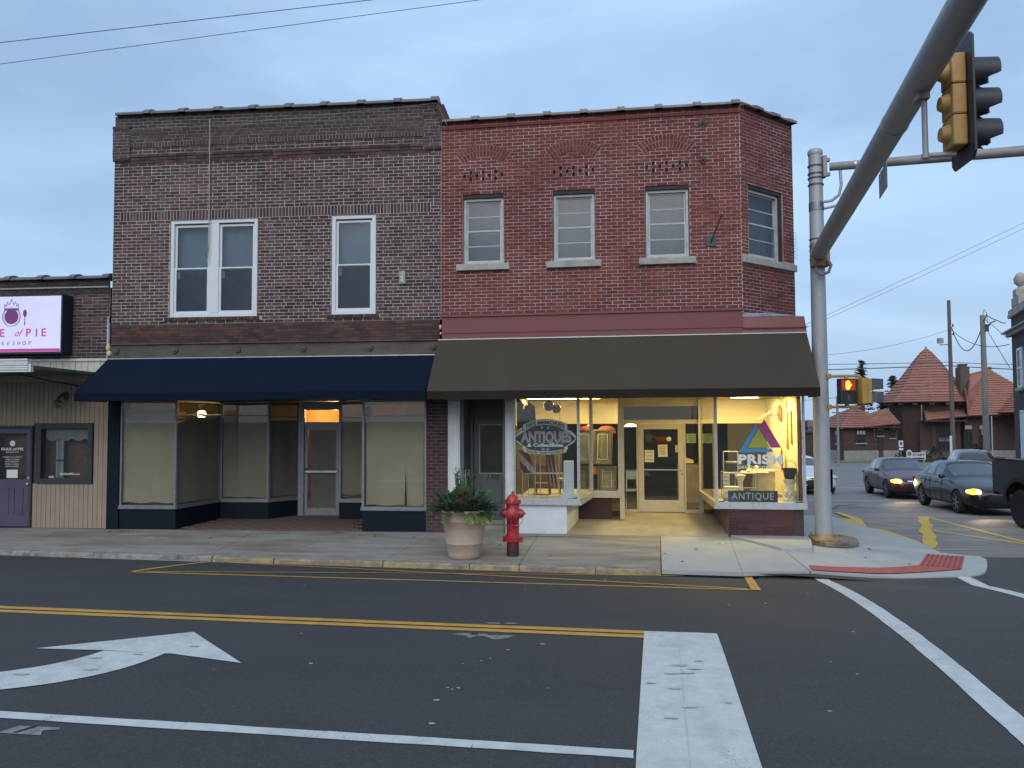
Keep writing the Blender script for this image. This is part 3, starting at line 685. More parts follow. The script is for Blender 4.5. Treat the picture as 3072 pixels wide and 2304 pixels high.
# windows
for (a, b, c, d), nsash in zip(holesL, (2, 1)):
    cas = MB(); cas.frame(a+.004, b-.004, c+.004, d-.004, .075, .018, .10)
    if nsash == 2: cas.box((a+b)/2-.10, (a+b)/2+.10, .02, .10, c+.08, d-.08)
    cw = obj('window', cas, PVC, LB, bevel=.006)
    spans = [(a+.08, b-.08)] if nsash == 1 else [(a+.08, (a+b)/2-.102), ((a+b)/2+.102, b-.08)]
    for s0, s1 in spans:
        c2, d2 = c+.08, d-.10; zm = (c2+d2)/2
        for nm, e, f, yy in (('upper_sash', zm-.02, d2, .065), ('lower_sash', c2, zm+.025, .04)):
            s_ = MB(); s_.frame(s0, s1, e, f, .045, yy, yy+.03); s_.box(s0+.045, s1-.045, yy+.005, yy+.025, e+.045, e+.05); obj(nm, s_, PVC, cw)
            g = MB(); g.box(s0+.045, s1-.045, yy+.013, yy+.017, e+.045, f-.045); obj('pane', g, UPGLASS, cw)
        g = MB(); g.quad((s0+.05, .036, c2+.05), (s1-.05, .036, c2+.05), (s1-.05, .036, zm), (s0+.05, .036, zm)); obj('insect_screen', g, SCREEN, cw)
        g = MB(); n = 10
        for i in range(n): g.quad((s0+(s1-s0)*i/n, .20+.006*math.sin(i*2), c2), (s0+(s1-s0)*(i+1)/n, .20+.006*math.sin(i*2+2), c2), (s0+(s1-s0)*(i+1)/n, .20+.006*math.sin(i*2+2), d2), (s0+(s1-s0)*i/n, .20+.006*math.sin(i*2), d2))
        obj('curtain', g, BLIND, cw)
        st_ = MB(); st_.box(s0+.06, s0+.12, .049, .051, zm-.20, zm-.05); obj('sticker', st_, mat('sticker', (.5, .53, .5), .7, .1), cw)
# stained brick lintel band and rusty steel beam with rosettes
bm_ = MB(); bm_.box(X0+.02, X1-.02, -.03, .2, 3.695, 4.075); lb_ = obj('lintel_band', bm_, mat('stained_mortar', (.075, .05, .045), .9, .4, 3, bmp=.5, bscale=40), LB)
r_ = lay(X0+.02, X1-.02, 3.70, 4.07, .0617, .205, [], .008, 8)
obj('lintel_bricks', brick_mesh(r_, lambda u, p, z: (u, -.03-p, z), .006, 12), brickmat('stained_brick', [(0, (.05, .034, .032)), (.6, (.10, .05, .042)), (1, (.14, .065, .05))], False, soot=(.10, .105, .10)), lb_, kind='stuff')
RUST = mat('rusty_beam', (.085, .072, .055), .8, .4, 4, bmp=.4, bscale=30, dirt=(.05, .045, .045), dirt_amt=.8, dscale=2.2, sx=(.5, 1, 1.5))
sb = MB(); sb.box(X0+.03, X1-.04, -.06, .2, 3.42, 3.69); sb.box(X0+.02, X1-.03, -.10, .2, 3.665, 3.692); sb.box(X0+.02, X1-.03, -.09, .2, 3.405, 3.43); beam = obj('steel_beam', sb, RUST, LB, bevel=.01)
for x in (-9.40, -8.16, -6.86, -5.53, -4.19, -2.95):
    ro = MB(); ro.lathe([(.012, .045), (.03, .04), (.04, .025), (.062, .03), (.07, .012), (.072, 0)], (x, -.06, 3.55), 12, 'Y'); obj('rosette', ro, RUST, beam, smooth=True)
cd_ = MB(); cd_.tube([(-7.52, -.02, 8.22), (-7.51, -.03, 7.5), (-7.50, -.03, 6.3), (-7.505, -.03, 5.6), (-7.53, -.03, 5.3)], .012, 6); obj('conduit', cd_, mat('weathered_pipe', (.30, .28, .25), .6, .3, 6), LB)
gw = MB(); gw.tube([(-7.1, -.085, 7.75), (-6.75, -.09, 8.09), (-5, -.10, 8.17), (-2.86, -.10, 8.30), (-2.66, -.12, 7.85)], .006, 5); obj('guy_wire', gw, mat('wire_grey', (.2, .2, .21), .5, .2), LB)
eb = MB(); eb.box(-3.62, -3.50, -.05, 0, 4.78, 5.03); ebx = obj('electrical_box', eb, mat('box_grey', (.32, .31, .29), .6, .25, 9), LB, bevel=.008)
e2 = MB(); e2.box(-3.58, -3.54, -.062, -.05, 4.83, 4.93); obj('box_cover', e2, mat('box_cover', (.6, .62, .63), .5, .1), ebx); e3 = MB(); e3.lathe([(.012, .02), (.012, 0)], (-3.56, -.05, 4.89), 8, 'Y'); obj('knockout', e3, MATS['tar'], ebx)
for c_, r_f in (((-2.80, -.07, 3.92), (.03, .03, .05)), ((-2.79, -.07, 3.80), (.025, .03, .03)), ((-9.57, -.06, 3.62), (.05, .04, .08)), ((-9.55, -.06, 3.50), (.055, .04, .06))): obj('expanding_foam', MB().ell(c_, r_f), mat('foam', (.55, .45, .28), .9, .3, 14), LB, smooth=True)

# ------------------------------------------------------------------ its shop front
NAVY = mat('navy_paint', (.0050, .0105, .0175), .6, .2, 5, bmp=.15, bscale=30, spec=.15)
NAVYC = mat('navy_ceiling', (.010, .013, .020), .7, .2, 5)
PAPER = mat('kraft_paper', (.31, .25, .17), .9, .10, 1.6, bmp=.25, bscale=5, dirt=(.24, .19, .12), dirt_amt=.6, dscale=.9)
PAPER2 = mat('grey_paper', (.23, .195, .14), .9, .12, 1.4, bmp=.25, bscale=5)
FLP = mat('entry_pavers', (.12, .075, .065), .85, .25, 6, bmp=.4, bscale=40, dirt=(.2, .18, .17), dirt_amt=.4, dscale=2)
fl_ = MB(); fl_.quad((X0, -.02, .001), (X1, -.02, .001), (X1, 2.6, .065), (X0, 2.6, .065)); flo = obj('entry_floor', fl_, mat('paver_joint', (.05, .04, .036), .95, .3, 10), LB)
me_p = mesh('paver', MB().box(-.147, .147, -.072, .072, 0, .012), FLP)
for r in range(13):
    for k in range(15):
        x = -8.4+(k+.5*(r % 2))*.302; y = .07+r*.15
        if -8.1+y*.2 < x < -4.45-.25*y and y < 1.95:
            o = bpy.data.objects.new('paver', me_p); C.objects.link(o); o.parent = flo; o.location = (x, y, .004+y*.0246+random.uniform(-.001, .001)); o.rotation_euler = (.0246, 0, random.uniform(-.006, .006))
pr = MB(); pr.box(X0, -9.30, -.06, .3, 0, 2.95); pr.box(X0, -2.80, -.02, .3, 2.62, 3.41); obj('pier', pr, NAVY, LB)
ceil = MB(); ceil.box(X0, X1, -.01, 6.0, 2.56, 2.66); obj('soffit', ceil, NAVYC, LB)
pb = MB(); pb.box(-3.085, -2.685, -.03, .35, 0, 2.62); pbr = obj('brick_pier', pb, mat('pier_mortar', (.20, .17, .17), .9, .2, 20), LB)
PIERB = brickmat('pier_brick', [(0, (.05, .030, .032)), (.5, (.075, .042, .042)), (1, (.10, .052, .05))], True)
me_b = mesh('brick', MB().box(-.0935, .0935, -.008, .004, -.0275, .0275), PIERB); me_h = mesh('brick', MB().box(-.0435, .0435, -.008, .004, -.0275, .0275), PIERB)
for k in range(40):
    z = .033+k*.0655; xs_ = [(-2.985, me_b), (-2.785, me_b)] if k % 2 == 0 else [(-3.035, me_h), (-2.885, me_b), (-2.735, me_h)]
    for x, me_ in xs_:
        o = bpy.data.objects.new('brick', me_); C.objects.link(o); o.parent = pbr; o.location = (x, -.032, z)
def shopwin(parent, p, q, zb, zs, zt, bulk_m, frame_m, gl_m, sill_h=.075, bulk_off=0.0, trans=None, post=.035, glass_on=True):
    """a straight run of shop window from p to q (xy), bulkhead 0..zb, frame, glass, optional transom bar"""
    p, q = Vector((*p, 0)), Vector((*q, 0)); d = (q-p).normalized(); n = Vector((d.y, -d.x, 0)); L_ = (q-p).length
    M = Matrix(((d.x, -n.x, 0, p.x), (d.y, -n.y, 0, p.y), (0, 0, 1, 0), (0, 0, 0, 1)))      # local x along, y inward
    if bulk_m:
        b_ = MB().box(0, L_, bulk_off, bulk_off+.16, 0.0, zb).xf(M); obj('bulkhead', b_, bulk_m, parent)
    f_ = MB(); f_.box(-.01, L_+.01, -.03, .16, zb+.002, zb+sill_h); f_.box(0, post, -.012, .04, zb+sill_h, zt); f_.box(L_-post, L_, -.012, .04, zb+sill_h, zt); f_.box(post, L_-post, -.012, .04, zt-.04, zt); f_.box(0, L_, -.035, -.028, zb+.012, zb+.03)
    if trans: f_.box(post, L_-post, -.008, .03, trans-.012, trans+.012)
    fo = obj('shop_window', f_.xf(M), frame_m, parent)
    if glass_on:
        spans = [(zb+sill_h, zt-.04)] if not trans else [(zb+sill_h, trans-.012), (trans+.012, zt-.04)]
        for a, b in spans: obj('pane', MB().box(post, L_-post, .006, .012, a, b).xf(M), gl_m, fo)
    return fo, M, L_
def paper(parent, M, L_, z0, z1, m, inset=.05, off=.05, sag=.02, name='paper_sheet'):
    g = MB(); n, k = 12, 8
    for i in range(n):
        for j in range(k):
            def P_(a, b):
                u, v = a/n, b/k; return M @ Vector((inset+(L_-2*inset)*u, off+sag*math.sin(u*9+1)*.5+.008*math.sin(v*7+u*5), z0+(z1-z0)*v+(.012*math.sin(u*13) if b == 0 else 0)))
            g.quad(P_(i, j), P_(i+1, j), P_(i+1, j+1), P_(i, j+1))
    return obj(name, g, m, parent, smooth=True)
FRL = mat('worn_aluminium', (.20, .21, .23), .45, .15, 12, metal=.45)
w1, M1, L1 = shopwin(LB, (-9.29, -.03), (-8.12, -.03), .40, .5, 2.55, NAVY, FRL, SHOPGL); paper(w1, M1, L1, .52, 2.38, PAPER, .03)
w2, M2, L2 = shopwin(LB, (-8.12, -.03), (-7.865, 1.31), .40, .5, 2.55, NAVY, FRL, SHOPGL, trans=2.27); paper(w2, M2, L2, .50, 2.24, PAPER2, .03)
w3, M3, L3 = shopwin(LB, (-7.865, 1.31), (-6.79, 1.31), .40, .5, 2.55, NAVY, FRL, SHOPGL, trans=2.25); paper(w3, M3, L3, .50, 2.22, PAPER2, .03)
w4, M4, L4 = shopwin(LB, (-6.79, 1.31), (-6.33, 1.86), .40, .5, 2.55, NAVY, FRL, SHOPGL, trans=2.22); paper(w4, M4, L4, .52, 2.14, mat('dark_paper', (.13, .12, .105), .9, .1, 2), .03)
w5, M5, L5 = shopwin(LB, (-5.26, 1.37), (-4.62, 1.37), .40, .5, 2.55, NAVY, FRL, SHOPGL, trans=2.19); paper(w5, M5, L5, .56, 2.15, PAPER2, .03)
w5b, M5b, L5b = shopwin(LB, (-5.40, 1.86), (-5.26, 1.37), .40, .5, 2.55, NAVY, FRL, SHOPGL)
w6, M6, L6 = shopwin(LB, (-4.34, -.03), (-3.085, -.03), .40, .5, 2.53, NAVY, FRL, SHOPGL, trans=2.22); pp = paper(w6, M6, L6, .50, 2.19, PAPER, .06)
g = MB(); g.poly([(-3.52, -.004, .50), (-3.47, -.004, .50), (-3.49, -.004, 1.25)]); obj('paper_tear', g, mat('gap_dark', (.02, .015, .012), 1, .2), w6)
w7, M7, L7 = shopwin(LB, (-4.62, 1.37), (-4.34, -.03), .40, .5, 2.53, NAVY, FRL, SHOPGL); paper(w7, M7, L7, .50, 2.4, PAPER2, .03)
# door in the recess
dr = MB(); dr.box(-6.33, -6.205, 1.80, 1.92, .05, 2.55); dr.box(-5.42, -5.36, 1.82, 1.92, .05, 2.55); dr.box(-6.205, -5.42, 1.82, 1.92, 2.02, 2.10); dr.box(-6.205, -5.42, 1.82, 1.92, 2.37, 2.55); obj('door_frame', dr, FRL, LB)
dd = MB(); dd.frame(-6.20, -5.425, .065, 2.015, .07, 1.84, 1.885); dd.box(-6.13, -5.495, 1.845, 1.88, .135, .22); door = obj('door', dd, FRL, LB)
obj('push_bar', MB().bar((-6.17, 1.80, 1.02), (-5.44, 1.80, 1.02), .03, .045), ALU, door); obj('pane', MB().box(-6.13, -5.495, 1.858, 1.864, .22, 1.945), SHOPGL, door)
obj('door_handle', MB().box(-6.185, -6.15, 1.79, 1.83, .98, 1.10), mat('dark_steel', (.05, .05, .055), .4, .2, 9, metal=.6), door)
paper(door, Matrix(((1, 0, 0, -6.08), (0, 1, 0, 1.88), (0, 0, 1, 0), (0, 0, 0, 1))), .58, .24, 1.92, mat('brown_door_paper', (.15, .11, .085), .9, .15, 2), .0, .02)
m, t, b = _new('translucent_transom'); b.inputs['Base Color'].default_value = (.62, .40, .16, 1); n_o = ramp(t, noise(t, 3, 3), [(.3, (.56, .34, .13)), (.7, (.66, .44, .19))]); t.links.new(n_o, b.inputs['Base Color'])
trn = t.nodes.new('ShaderNodeBsdfTranslucent'); t.links.new(n_o, trn.inputs[0]); ms_ = t.nodes.new('ShaderNodeMixShader'); ms_.inputs[0].default_value = .6
t.links.new(b.outputs[0], ms_.inputs[1]); t.links.new(trn.outputs[0], ms_.inputs[2]); t.links.new(ms_.outputs[0], [n for n in t.nodes if n.type == 'OUTPUT_MATERIAL'][0].inputs[0]); TRANS = m
obj('transom_panel', MB().quad((-6.20, 1.87, 2.105), (-5.425, 1.87, 2.105), (-5.425, 1.87, 2.365), (-6.20, 1.87, 2.365)), TRANS, LB)
# interior shell and the lamp left on inside
inn = MB(); inn.quad((X0, 5.9, 0), (X1, 5.9, 0), (X1, 5.9, 2.56), (X0, 5.9, 2.56)); inn.quad((X0+.02, 0.2, .0), (X0+.02, 5.9, .0), (X0+.02, 5.9, 2.56), (X0+.02, 0.2, 2.56)); inn.quad((X1-.02, 0.35, .0), (X1-.02, 5.9, .0), (X1-.02, 5.9, 2.56), (X1-.02, .35, 2.56)); inn.quad((X0, 2.6, .06), (X1, 2.6, .06), (X1, 5.9, .06), (X0, 5.9, .06))
obj('interior_shell', inn, mat('shop_inner', (.30, .24, .17), .9, .2, 3), LB)
lt = thing('ceiling_lamp', 'warm bulb lit on the ceiling inside the papered shop', 'lamp', (-5.8, 2.55, 2.50))
obj('bulb', MB().ell((-5.8, 2.55, 2.50), (.035, .035, .045), 12, 8), emis('warm_bulb', (1.0, .62, .25), 1.2), lt, smooth=True); obj('lamp_base', MB().lathe([(.06, 0), (.05, -.03)], (-5.8, 2.55, 2.56), 12), PVC, lt)
ld = bpy.data.lights.new('bulb_light', 'POINT'); ld.energy = 42; ld.color = (1.0, .60, .24); ld.shadow_soft_size = .1; lo = bpy.data.objects.new('bulb_light', ld); C.objects.link(lo); lo.location = (-5.8, 2.6, 2.30)

# ------------------------------------------------------------------ awnings
def awning(name, label, x0, x1, yb, zb_, yf, zf_, val, m, m_v, frame, xl=0.0, xr=0.0, under=None):
    t_ = thing(name, label, 'awning', ((x0+x1)/2, yb, zf_), frame)
    top = MB(); n = 24
    for i in range(n):
        for j in range(4):
            def P_(a, b):
                u, v = a/n, b/4; x = x0+(x1-x0)*u; sagv = .022*math.sin(math.pi*v)*(0.45+.55*abs(math.sin(u*math.pi*5)))
                return (x, yb+(yf-yb)*v, zb_+(zf_-zb_)*v-sagv)
            top.quad(P_(i, j), P_(i, j+1), P_(i+1, j+1), P_(i+1, j))
    obj('canopy', top, m, t_, smooth=True)
    v_ = MB()
    for i in range(n):
        a, b = x0+(x1-x0)*i/n, x0+(x1-x0)*(i+1)/n; wv_ = lambda x_: .006*math.sin(x_*3.1)+.004*math.sin(x_*7.7); v_.quad((a, yf, zf_), (a, yf+.008+wv_(a), zf_-val+wv_(a)*.6), (b, yf+.008+wv_(b), zf_-val+wv_(b)*.6), (b, yf, zf_))
    obj('valance', v_, m_v, t_)
    for x in (x0, x1):
        e_ = MB(); e_.poly([(x, yb, zb_), (x, yf, zf_), (x, yf, zf_-val), (x, yb, zf_-val)] if x == x0 else [(x, yb, zb_), (x, yb, zf_-val), (x, yf, zf_-val), (x, yf, zf_)])
        obj('end_panel', e_, m, t_)
    fr_ = MB(); fr_.tube([(x0+.02, yf+.03, zf_-.02), (x1-.02, yf+.03, zf_-.02)], .018, 6); fr_.tube([(x0+.02, yf+.03, zf_-val+.02), (x1-.02, yf+.03, zf_-val+.02)], .014, 6)
    for i in range(6):
        x = x0+.05+(x1-x0-.1)*i/5; fr_.tube([(x, yb-.02, zb_-.05), (x, yf+.03, zf_-.03)], .014, 6)
    obj('frame', fr_, ALU, t_)
    tr_ = MB(); tr_.box(x0, x1, yb-.02, yb+.02, zb_-.005, zb_+.014); obj('top_rail', tr_, ALU, t_)
    return t_
def fabric(name, col):
    m = mat(name, col, .95, .07, 40, bmp=.35, bscale=260, spec=.08, dirt=tuple(c*1.35 for c in col), dirt_amt=.35, dscale=1.2, sx=(1, 1, .5)); return m
NAVF = fabric('navy_canvas', (.0055, .0115, .0245)); BRNF = fabric('brown_canvas', (.062, .050, .039))
awning('awning', 'long navy blue canvas awning over the papered shop windows', -9.55, -2.88, -.10, 3.385, -1.09, 2.668, .145, NAVF, NAVF, I4)
# ================================================================== red brick corner building
RB = thing('brick_building', 'red brick corner building with cut-off corner and brown awning', 'building', (3.4, 0, 0), RF)
def tR(u, p, z): return (u, -p, z)
S2 = math.sqrt(.5); CU = 5.867; CL = 1.66
def tC(u, p, z): return (CU+u*S2+p*S2, u*S2-p*S2, z)
winR = [(.66, 1.46), (2.405, 3.205), (4.137, 4.942)]
hR = [(a, b, 5.13, 6.495) for a, b in winR]; ventR = []
for a, b in winR:
    cxw = (a+b)/2
    for i in range(7):
        u = cxw-.366+.122*i
        for z in ((6.8525,) if i % 2 == 0 else (6.9175, 6.7875)): ventR.append((u-.029, u+.029, z-.0325, z+.0325))
sillR = [(a-.13, b+.11, 5.0, 5.13) for a, b in winR]
Z0R, Z1R = 4.09, 7.925
MORR = mortarmat('mortar_pink', (0.50, 0.41, 0.40), (0.22, 0.085, 0.08), .9)
stR = [(0, (.125, .034, .031)), (.35, (.165, .042, .036)), (.7, (.19, .049, .040)), (1, (.215, .060, .048))]
BKR = brickmat('red_brick', stR, False, soot=(.10, .05, .048)); BKR1 = brickmat('red_brick_single', stR, True, soot=(.10, .05, .048))
wb = MB(); wall_backing(wb, .225, CU, Z0R, Z1R, hR+ventR, tR, .22); wallR = obj('wall', wb, MORR, RB)
br_ = lay(.225, CU, Z0R, Z1R, .0645, .208, hR+ventR+sillR, .0115, 13, 0, .3)
bricks_on(wallR, br_, tR, 0, .003, BKR, BKR1, RF, 300, .208, .0645, 31, joint=.0115)
dk = MB()
for a, b, c, d in ventR: dk.box(a, b, .02, .06, c, d)
obj('vent_openings', dk, mat('vent_black', (.010, .010, .012), .9, .2), wallR, kind='stuff')
# arches of two header rings over each window
for a, b in winR:
    cxw, zc = (a+b)/2, 6.589; am = MB(); K = 20
    for i in range(K):
        t0, t1 = R_(-38.5+77*i/K), R_(-38.5+77*(i+1)/K); pts = [(cxw+r*math.sin(t), -.0085, zc+r*math.cos(t)) for r, t in ((.64, t0), (.64, t1), (.872, t1), (.872, t0))]
        am.prism(pts, (0, .008, 0))
    ar = obj('arch', am, MORR, RB)
    for ring, (r0, r1) in enumerate(((.646, .753), (.761, .868))):
        n = 14 if ring == 0 else 16
        for i in range(n):
            t0, t1 = R_(-38+76*(i+.06)/n), R_(-38+76*(i+.94)/n); q = MB(); pts = [(cxw+r*math.sin(t), -.013, zc+r*math.cos(t)) for r, t in ((r0, t0), (r0, t1), (r1, t1), (r1, t0))]
            q.prism(pts, (0, .006, 0)); obj('arch_brick', q, BKR1, ar)
# chamfered corner
hC = [(.215, 1.30, 5.135, 6.50)]; sC = (-.005, CL+.01, 4.996, 5.13)
wc_ = MB(); wall_backing(wc_, 0, CL, 3.95, Z1R, hC, tC, .22); wallC = obj('corner_wall', wc_, MORR, RB)
bc = lay(0, CL, 3.95, Z1R, .0645, .208, hC+[sC], .0115, 17, 0, .1)
obj('corner_brickwork', brick_mesh(bc, tC, .003, 33), BKR, wallC, kind='stuff')
rw = MB(); ex_, ey_ = CU+CL*S2, CL*S2
rw.prism([(.25, .35, 3.9), (5.7, .35, 3.9), (ex_-.35, ey_+.35, 3.9), (ex_-.35, 12, 3.9), (.25, 12, 3.9)], (0, 0, 3.9)); rw.quad((ex_, ey_, 3.9), (ex_, 12, 3.9), (ex_, 12, Z1R), (ex_, ey_, Z1R)); obj('rear_body', rw, mat('rear_red_brick', (.17, .05, .042), .9, .3, 8), RB)
CLAY = mat('clay_coping', (.20, .14, .135), .5, .3, 5, dirt=(.30, .29, .28), dirt_amt=.6, dscale=3)
coping(RB, (.27, .07, Z1R), (CU, .07, Z1R), .34, .09, .69, CLAY); coping(RB, tC(0.05, -.07, Z1R), tC(CL, -.07, Z1R), .34, .09, .62, CLAY)
bn = MB(); bn.box(.23, CU+.01, -.022, .01, 7.79, 7.845); obj('drip_course', bn, BKR1, RB)
STONE = mat('limestone', (.36, .345, .31), .85, .15, 7, bmp=.4, bscale=45, dirt=(.14, .14, .135), dirt_amt=.6, dscale=4)
for (a, b, c, d) in sillR: obj('window_sill', MB().box(a+.003, b-.003, -.07, .2, c+.004, d+.002), STONE, RB, bevel=.01)
ms = MB().box(sC[0], sC[1], -.06, .18, sC[2], sC[3]); ms.v = [tC(p[0], -p[1], p[2]) for p in ms.v]; obj('window_sill', ms, STONE, RB, bevel=.01)
WOODW = mat('weathered_white_wood', (.44, .46, .46), .7, .15, 7, dirt=(.30, .30, .29), dirt_amt=.5, dscale=6)
BLINDR = mat('grey_blind_r', (.075, .10, .125), .9, .1, 2)
DARKW = mat('dark_reveal', (.035, .026, .026), .8, .3, 8)
for (a, b, c, d) in hR:
    obj('window_head', MB().box(a+.004, b-.004, .015, .2, d-.075, d-.004), DARKW, RB)
    window_dh(RB, a+.012, b-.012, c+.004, d-.08, .055, .30, (WOODW, UPGLASS), .045, 0, True, screen=False, bm=BLINDR)
hd = MB().box(.222, 1.293, .015, .2, 6.425, 6.496); hd.v = [tC(p[0], -p[1], p[2]) for p in hd.v]; obj('window_head', hd, DARKW, RB)
window_dh(RB, .225, 1.21, 5.14, 6.42, .055, .30, (WOODW, UPGLASS), .045, 0, True, to3=tC, blind=True, screen=False, bm=BLINDR)
jb = MB().box(1.215, 1.292, .02, .2, 5.14, 6.42); jb.v = [tC(p[0], -p[1], p[2]) for p in jb.v]; obj('window_jamb', jb, DARKW, RB)
IRON = mat('wrought_iron', (.055, .052, .055), .65, .25, 12, metal=.3)
for z in (7.62, 6.93):
    st = MB(); pts = []
    for k in range(8): r = .085 if k % 2 == 0 else .055; pts.append((5.21+r*math.sin(k*math.pi/4), -.028, z+r*math.cos(k*math.pi/4)))
    st.prism(pts, (0, .02, 0)); st.lathe([(.012, .03), (.025, .02), (.03, 0)], (5.21, -.028, z), 8, 'Y'); obj('wall_anchor', st, IRON, RB)
fp = MB(); fp.box(5.24, 5.41, -.02, 0, 5.32, 5.51); fpo = obj('flagpole_bracket', fp, mat('green_patina', (.07, .085, .08), .7, .3, 14), RB)
fp = MB(); fp.tube([(5.32, -.02, 5.38), (5.49, -.30, 5.83)], .014, 6); obj('flagpole_stub', fp, IRON, fpo); fp = MB(); fp.tube([(5.50, -.30, 5.84), (5.36, -.01, 6.27)], .004, 5); obj('stay_wire', fp, IRON, fpo); fp = MB(); fp.ell((5.495, -.305, 5.845), (.012, .012, .012)); obj('pole_tip', fp, PVC, fpo)
vine = MB()
for k in range(9):
    z = 5.25+k*.06; vine.tube([tC(CL-.06-.04*(k % 3), .01, z), tC(CL+.01, .02, z+.05), tC(CL+.06+.03*(k % 2), .02, z+.02)], .004, 4)
obj('dry_vine', vine, mat('dry_stem', (.16, .11, .08), .9, .3), RB)
# maroon fascia and the flashing above the cut corner
MAR = mat('maroon_paint', (.165, .040, .044), .5, .10, 3, bmp=.1, bscale=30, dirt=(.13, .05, .055), dirt_amt=.5, dscale=1.5)
fa = MB(); fa.box(.27, 5.845, -.12, .02, 3.68, 4.10); fa.box(.25, 5.86, -.15, .02, 4.10, 4.142); fa.box(.27, 5.845, -.135, -.12, 3.79, 3.815)
fas = obj('fascia', fa, MAR, RB)
f2 = MB(); f2.raw([(5.847, -.12, 3.67), (6.955, -.12, 3.67), (6.93, -.05, 3.975), (5.847, -.05, 3.985), (5.847, 1.2, 3.67), (6.955, 1.2, 3.67), (6.93, 1.2, 3.975), (5.847, 1.2, 3.985)], [(0, 1, 2, 3), (1, 5, 6, 2), (3, 2, 6, 7)]); f2.box(5.847, 6.955, -.137, -.122, 3.765, 3.79); obj('fascia_return', f2, MAR, fas)
f3 = MB(); f3.poly([(5.85, -.04, 3.99), (6.92, -.04, 3.985), (7.0, 1.1, 4.14), (5.88, .03, 4.11)]); obj('flashing', f3, mat('galvanised_flashing', (.34, .37, .41), .5, .2, 8, metal=.3, dirt=(.22, .11, .06), dirt_amt=.9, dscale=4), RB)
awning('awning', 'dark brown canvas awning across the corner antique shop', .20, 6.945, -.14, 3.665, -1.02, 2.655, .15, BRNF, fabric('dark_brown_canvas', (.026, .021, .0185)), RF)

# ------------------------------------------------------------------ its shop front: u along, v inward
CREAM = mat('cream_paint', (.66, .58, .40), .7, .06, 3, dirt=(.50, .43, .30), dirt_amt=.3, dscale=1.5)
WALLP = mat('shop_wall_cream', (.72, .64, .44), .8, .05, 2)
WHITEW = mat('white_trim', (.56, .58, .58), .6, .08, 5, dirt=(.36, .36, .35), dirt_amt=.4, dscale=3)
ENTRY = mat('entry_concrete', (.30, .28, .21), .8, .18, 2.5, bmp=.3, bscale=50, dirt=(.16, .145, .11), dirt_amt=.6, dscale=1.3)
e = MB(); e.quad((.25, -.02, -.001), (6.95, -.02, -.001), (6.95, 2.5, .15), (.25, 2.5, .15)); ef = obj('entry_floor', e, ENTRY, RB)
for u in (4.22, 4.83): obj('floor_joint', MB().quad((u-.006+.1, .3, .022), (u+.006+.1, .3, .022), (u+.006, 2.3, .142), (u-.006, 2.3, .142)), mat('pale_joint', (.30, .29, .25), .9, .1), ef)
obj('threshold_patch', MB().poly([(1.9, -.30, swz(-1.1, -.3)+.012), (2.9, -.30, swz(0, -.3)+.012), (3.35, -.24, .0), (2.8, -.2, .0), (1.8, -.22, .0)]), mat('white_patch', (.52, .50, .46), .9, .3, 9), ef)
sf = MB(); sf.box(.25, 6.90, -.01, 4.0, 2.60, 2.70); sf.box(.25, 6.90, -.04, .06, 2.53, 3.7); obj('soffit', sf, CREAM, RB)
# pilasters, recessed street door 1302
for a, b in ((.365, .60), (1.475, 1.635)):
    pl = MB(); pl.box(a, b, -.05, .10, 0, 2.6); pl.box(a+.03, b-.03, -.065, -.05, 0.1, 2.5); obj('pilaster', pl, WHITEW, RB, bevel=.006)
pl = MB(); pl.box(.60, .66, .02, .75, 0, 2.6); pl.box(1.43, 1.475, .02, .75, 0, 2.6); pl.box(.66, 1.43, .70, .78, 2.16, 2.6); pl.box(.66, .72, .66, .78, .17, 2.16); obj('door_surround', pl, mat('grey_green_trim', (.11, .12, .125), .6, .15, 5), RB)
pn = MB()
for k in range(6): pn.box(.67+k*.127, .785+k*.127, .685, .70, 2.18, 2.58)
obj('transom_boards', pn, mat('grey_boards', (.075, .085, .09), .65, .15, 6), RB)
sp_ = MB(); sp_.box(.60, 1.475, .36, .74, 0, .085); sp_.box(.62, 1.455, .56, .74, .085, .16); obj('step', sp_, mat('step_concrete', (.27, .25, .20), .9, .2, 6, bmp=.3), RB, bevel=.01)
GDOOR = mat('grey_door_paint', (.095, .112, .118), .5, .1, 4)
dg = MB(); dg.frame(.73, 1.43, .165, 2.15, .10, .71, .755); dg.box(.83, 1.33, .71, .755, .265, 1.06)
door2 = obj('door', dg, GDOOR, RB); 
for a, b in ((.87, 1.05), (1.11, 1.29)):
    obj('door_panel', MB().frame(a, b, .33, .90, .025, .697, .71), GDOOR, door2)
obj('pane', MB().box(.832, 1.328, .728, .734, 1.062, 2.05), SHOPGL, door2); obj('glazing_bead', MB().frame(.828, 1.332, 1.058, 2.052, .025, .70, .712), mat('bead_grey', (.26, .27, .26), .5, .1), door2)
text('1302', .14, (1.10, .708, .955), (1, 0, 0), (0, 0, 1), mat('black_numerals', (.01, .01, .012), .4, .1), door2, 'house_number', bold=.004, shear=.3, sx=.95)
obj('mail_box', MB().box(1.36, 1.425, .62, .70, 1.24, 1.38), PVC, door2, bevel=.006)
hb = MB(); hb.quad((.70, 1.9, .1), (1.44, 1.9, .1), (1.44, 1.9, 2.5), (.70, 1.9, 2.5)); obj('stair_hall', hb, mat('hall_olive', (.12, .12, .045), .9, .3, 2.5), RB)
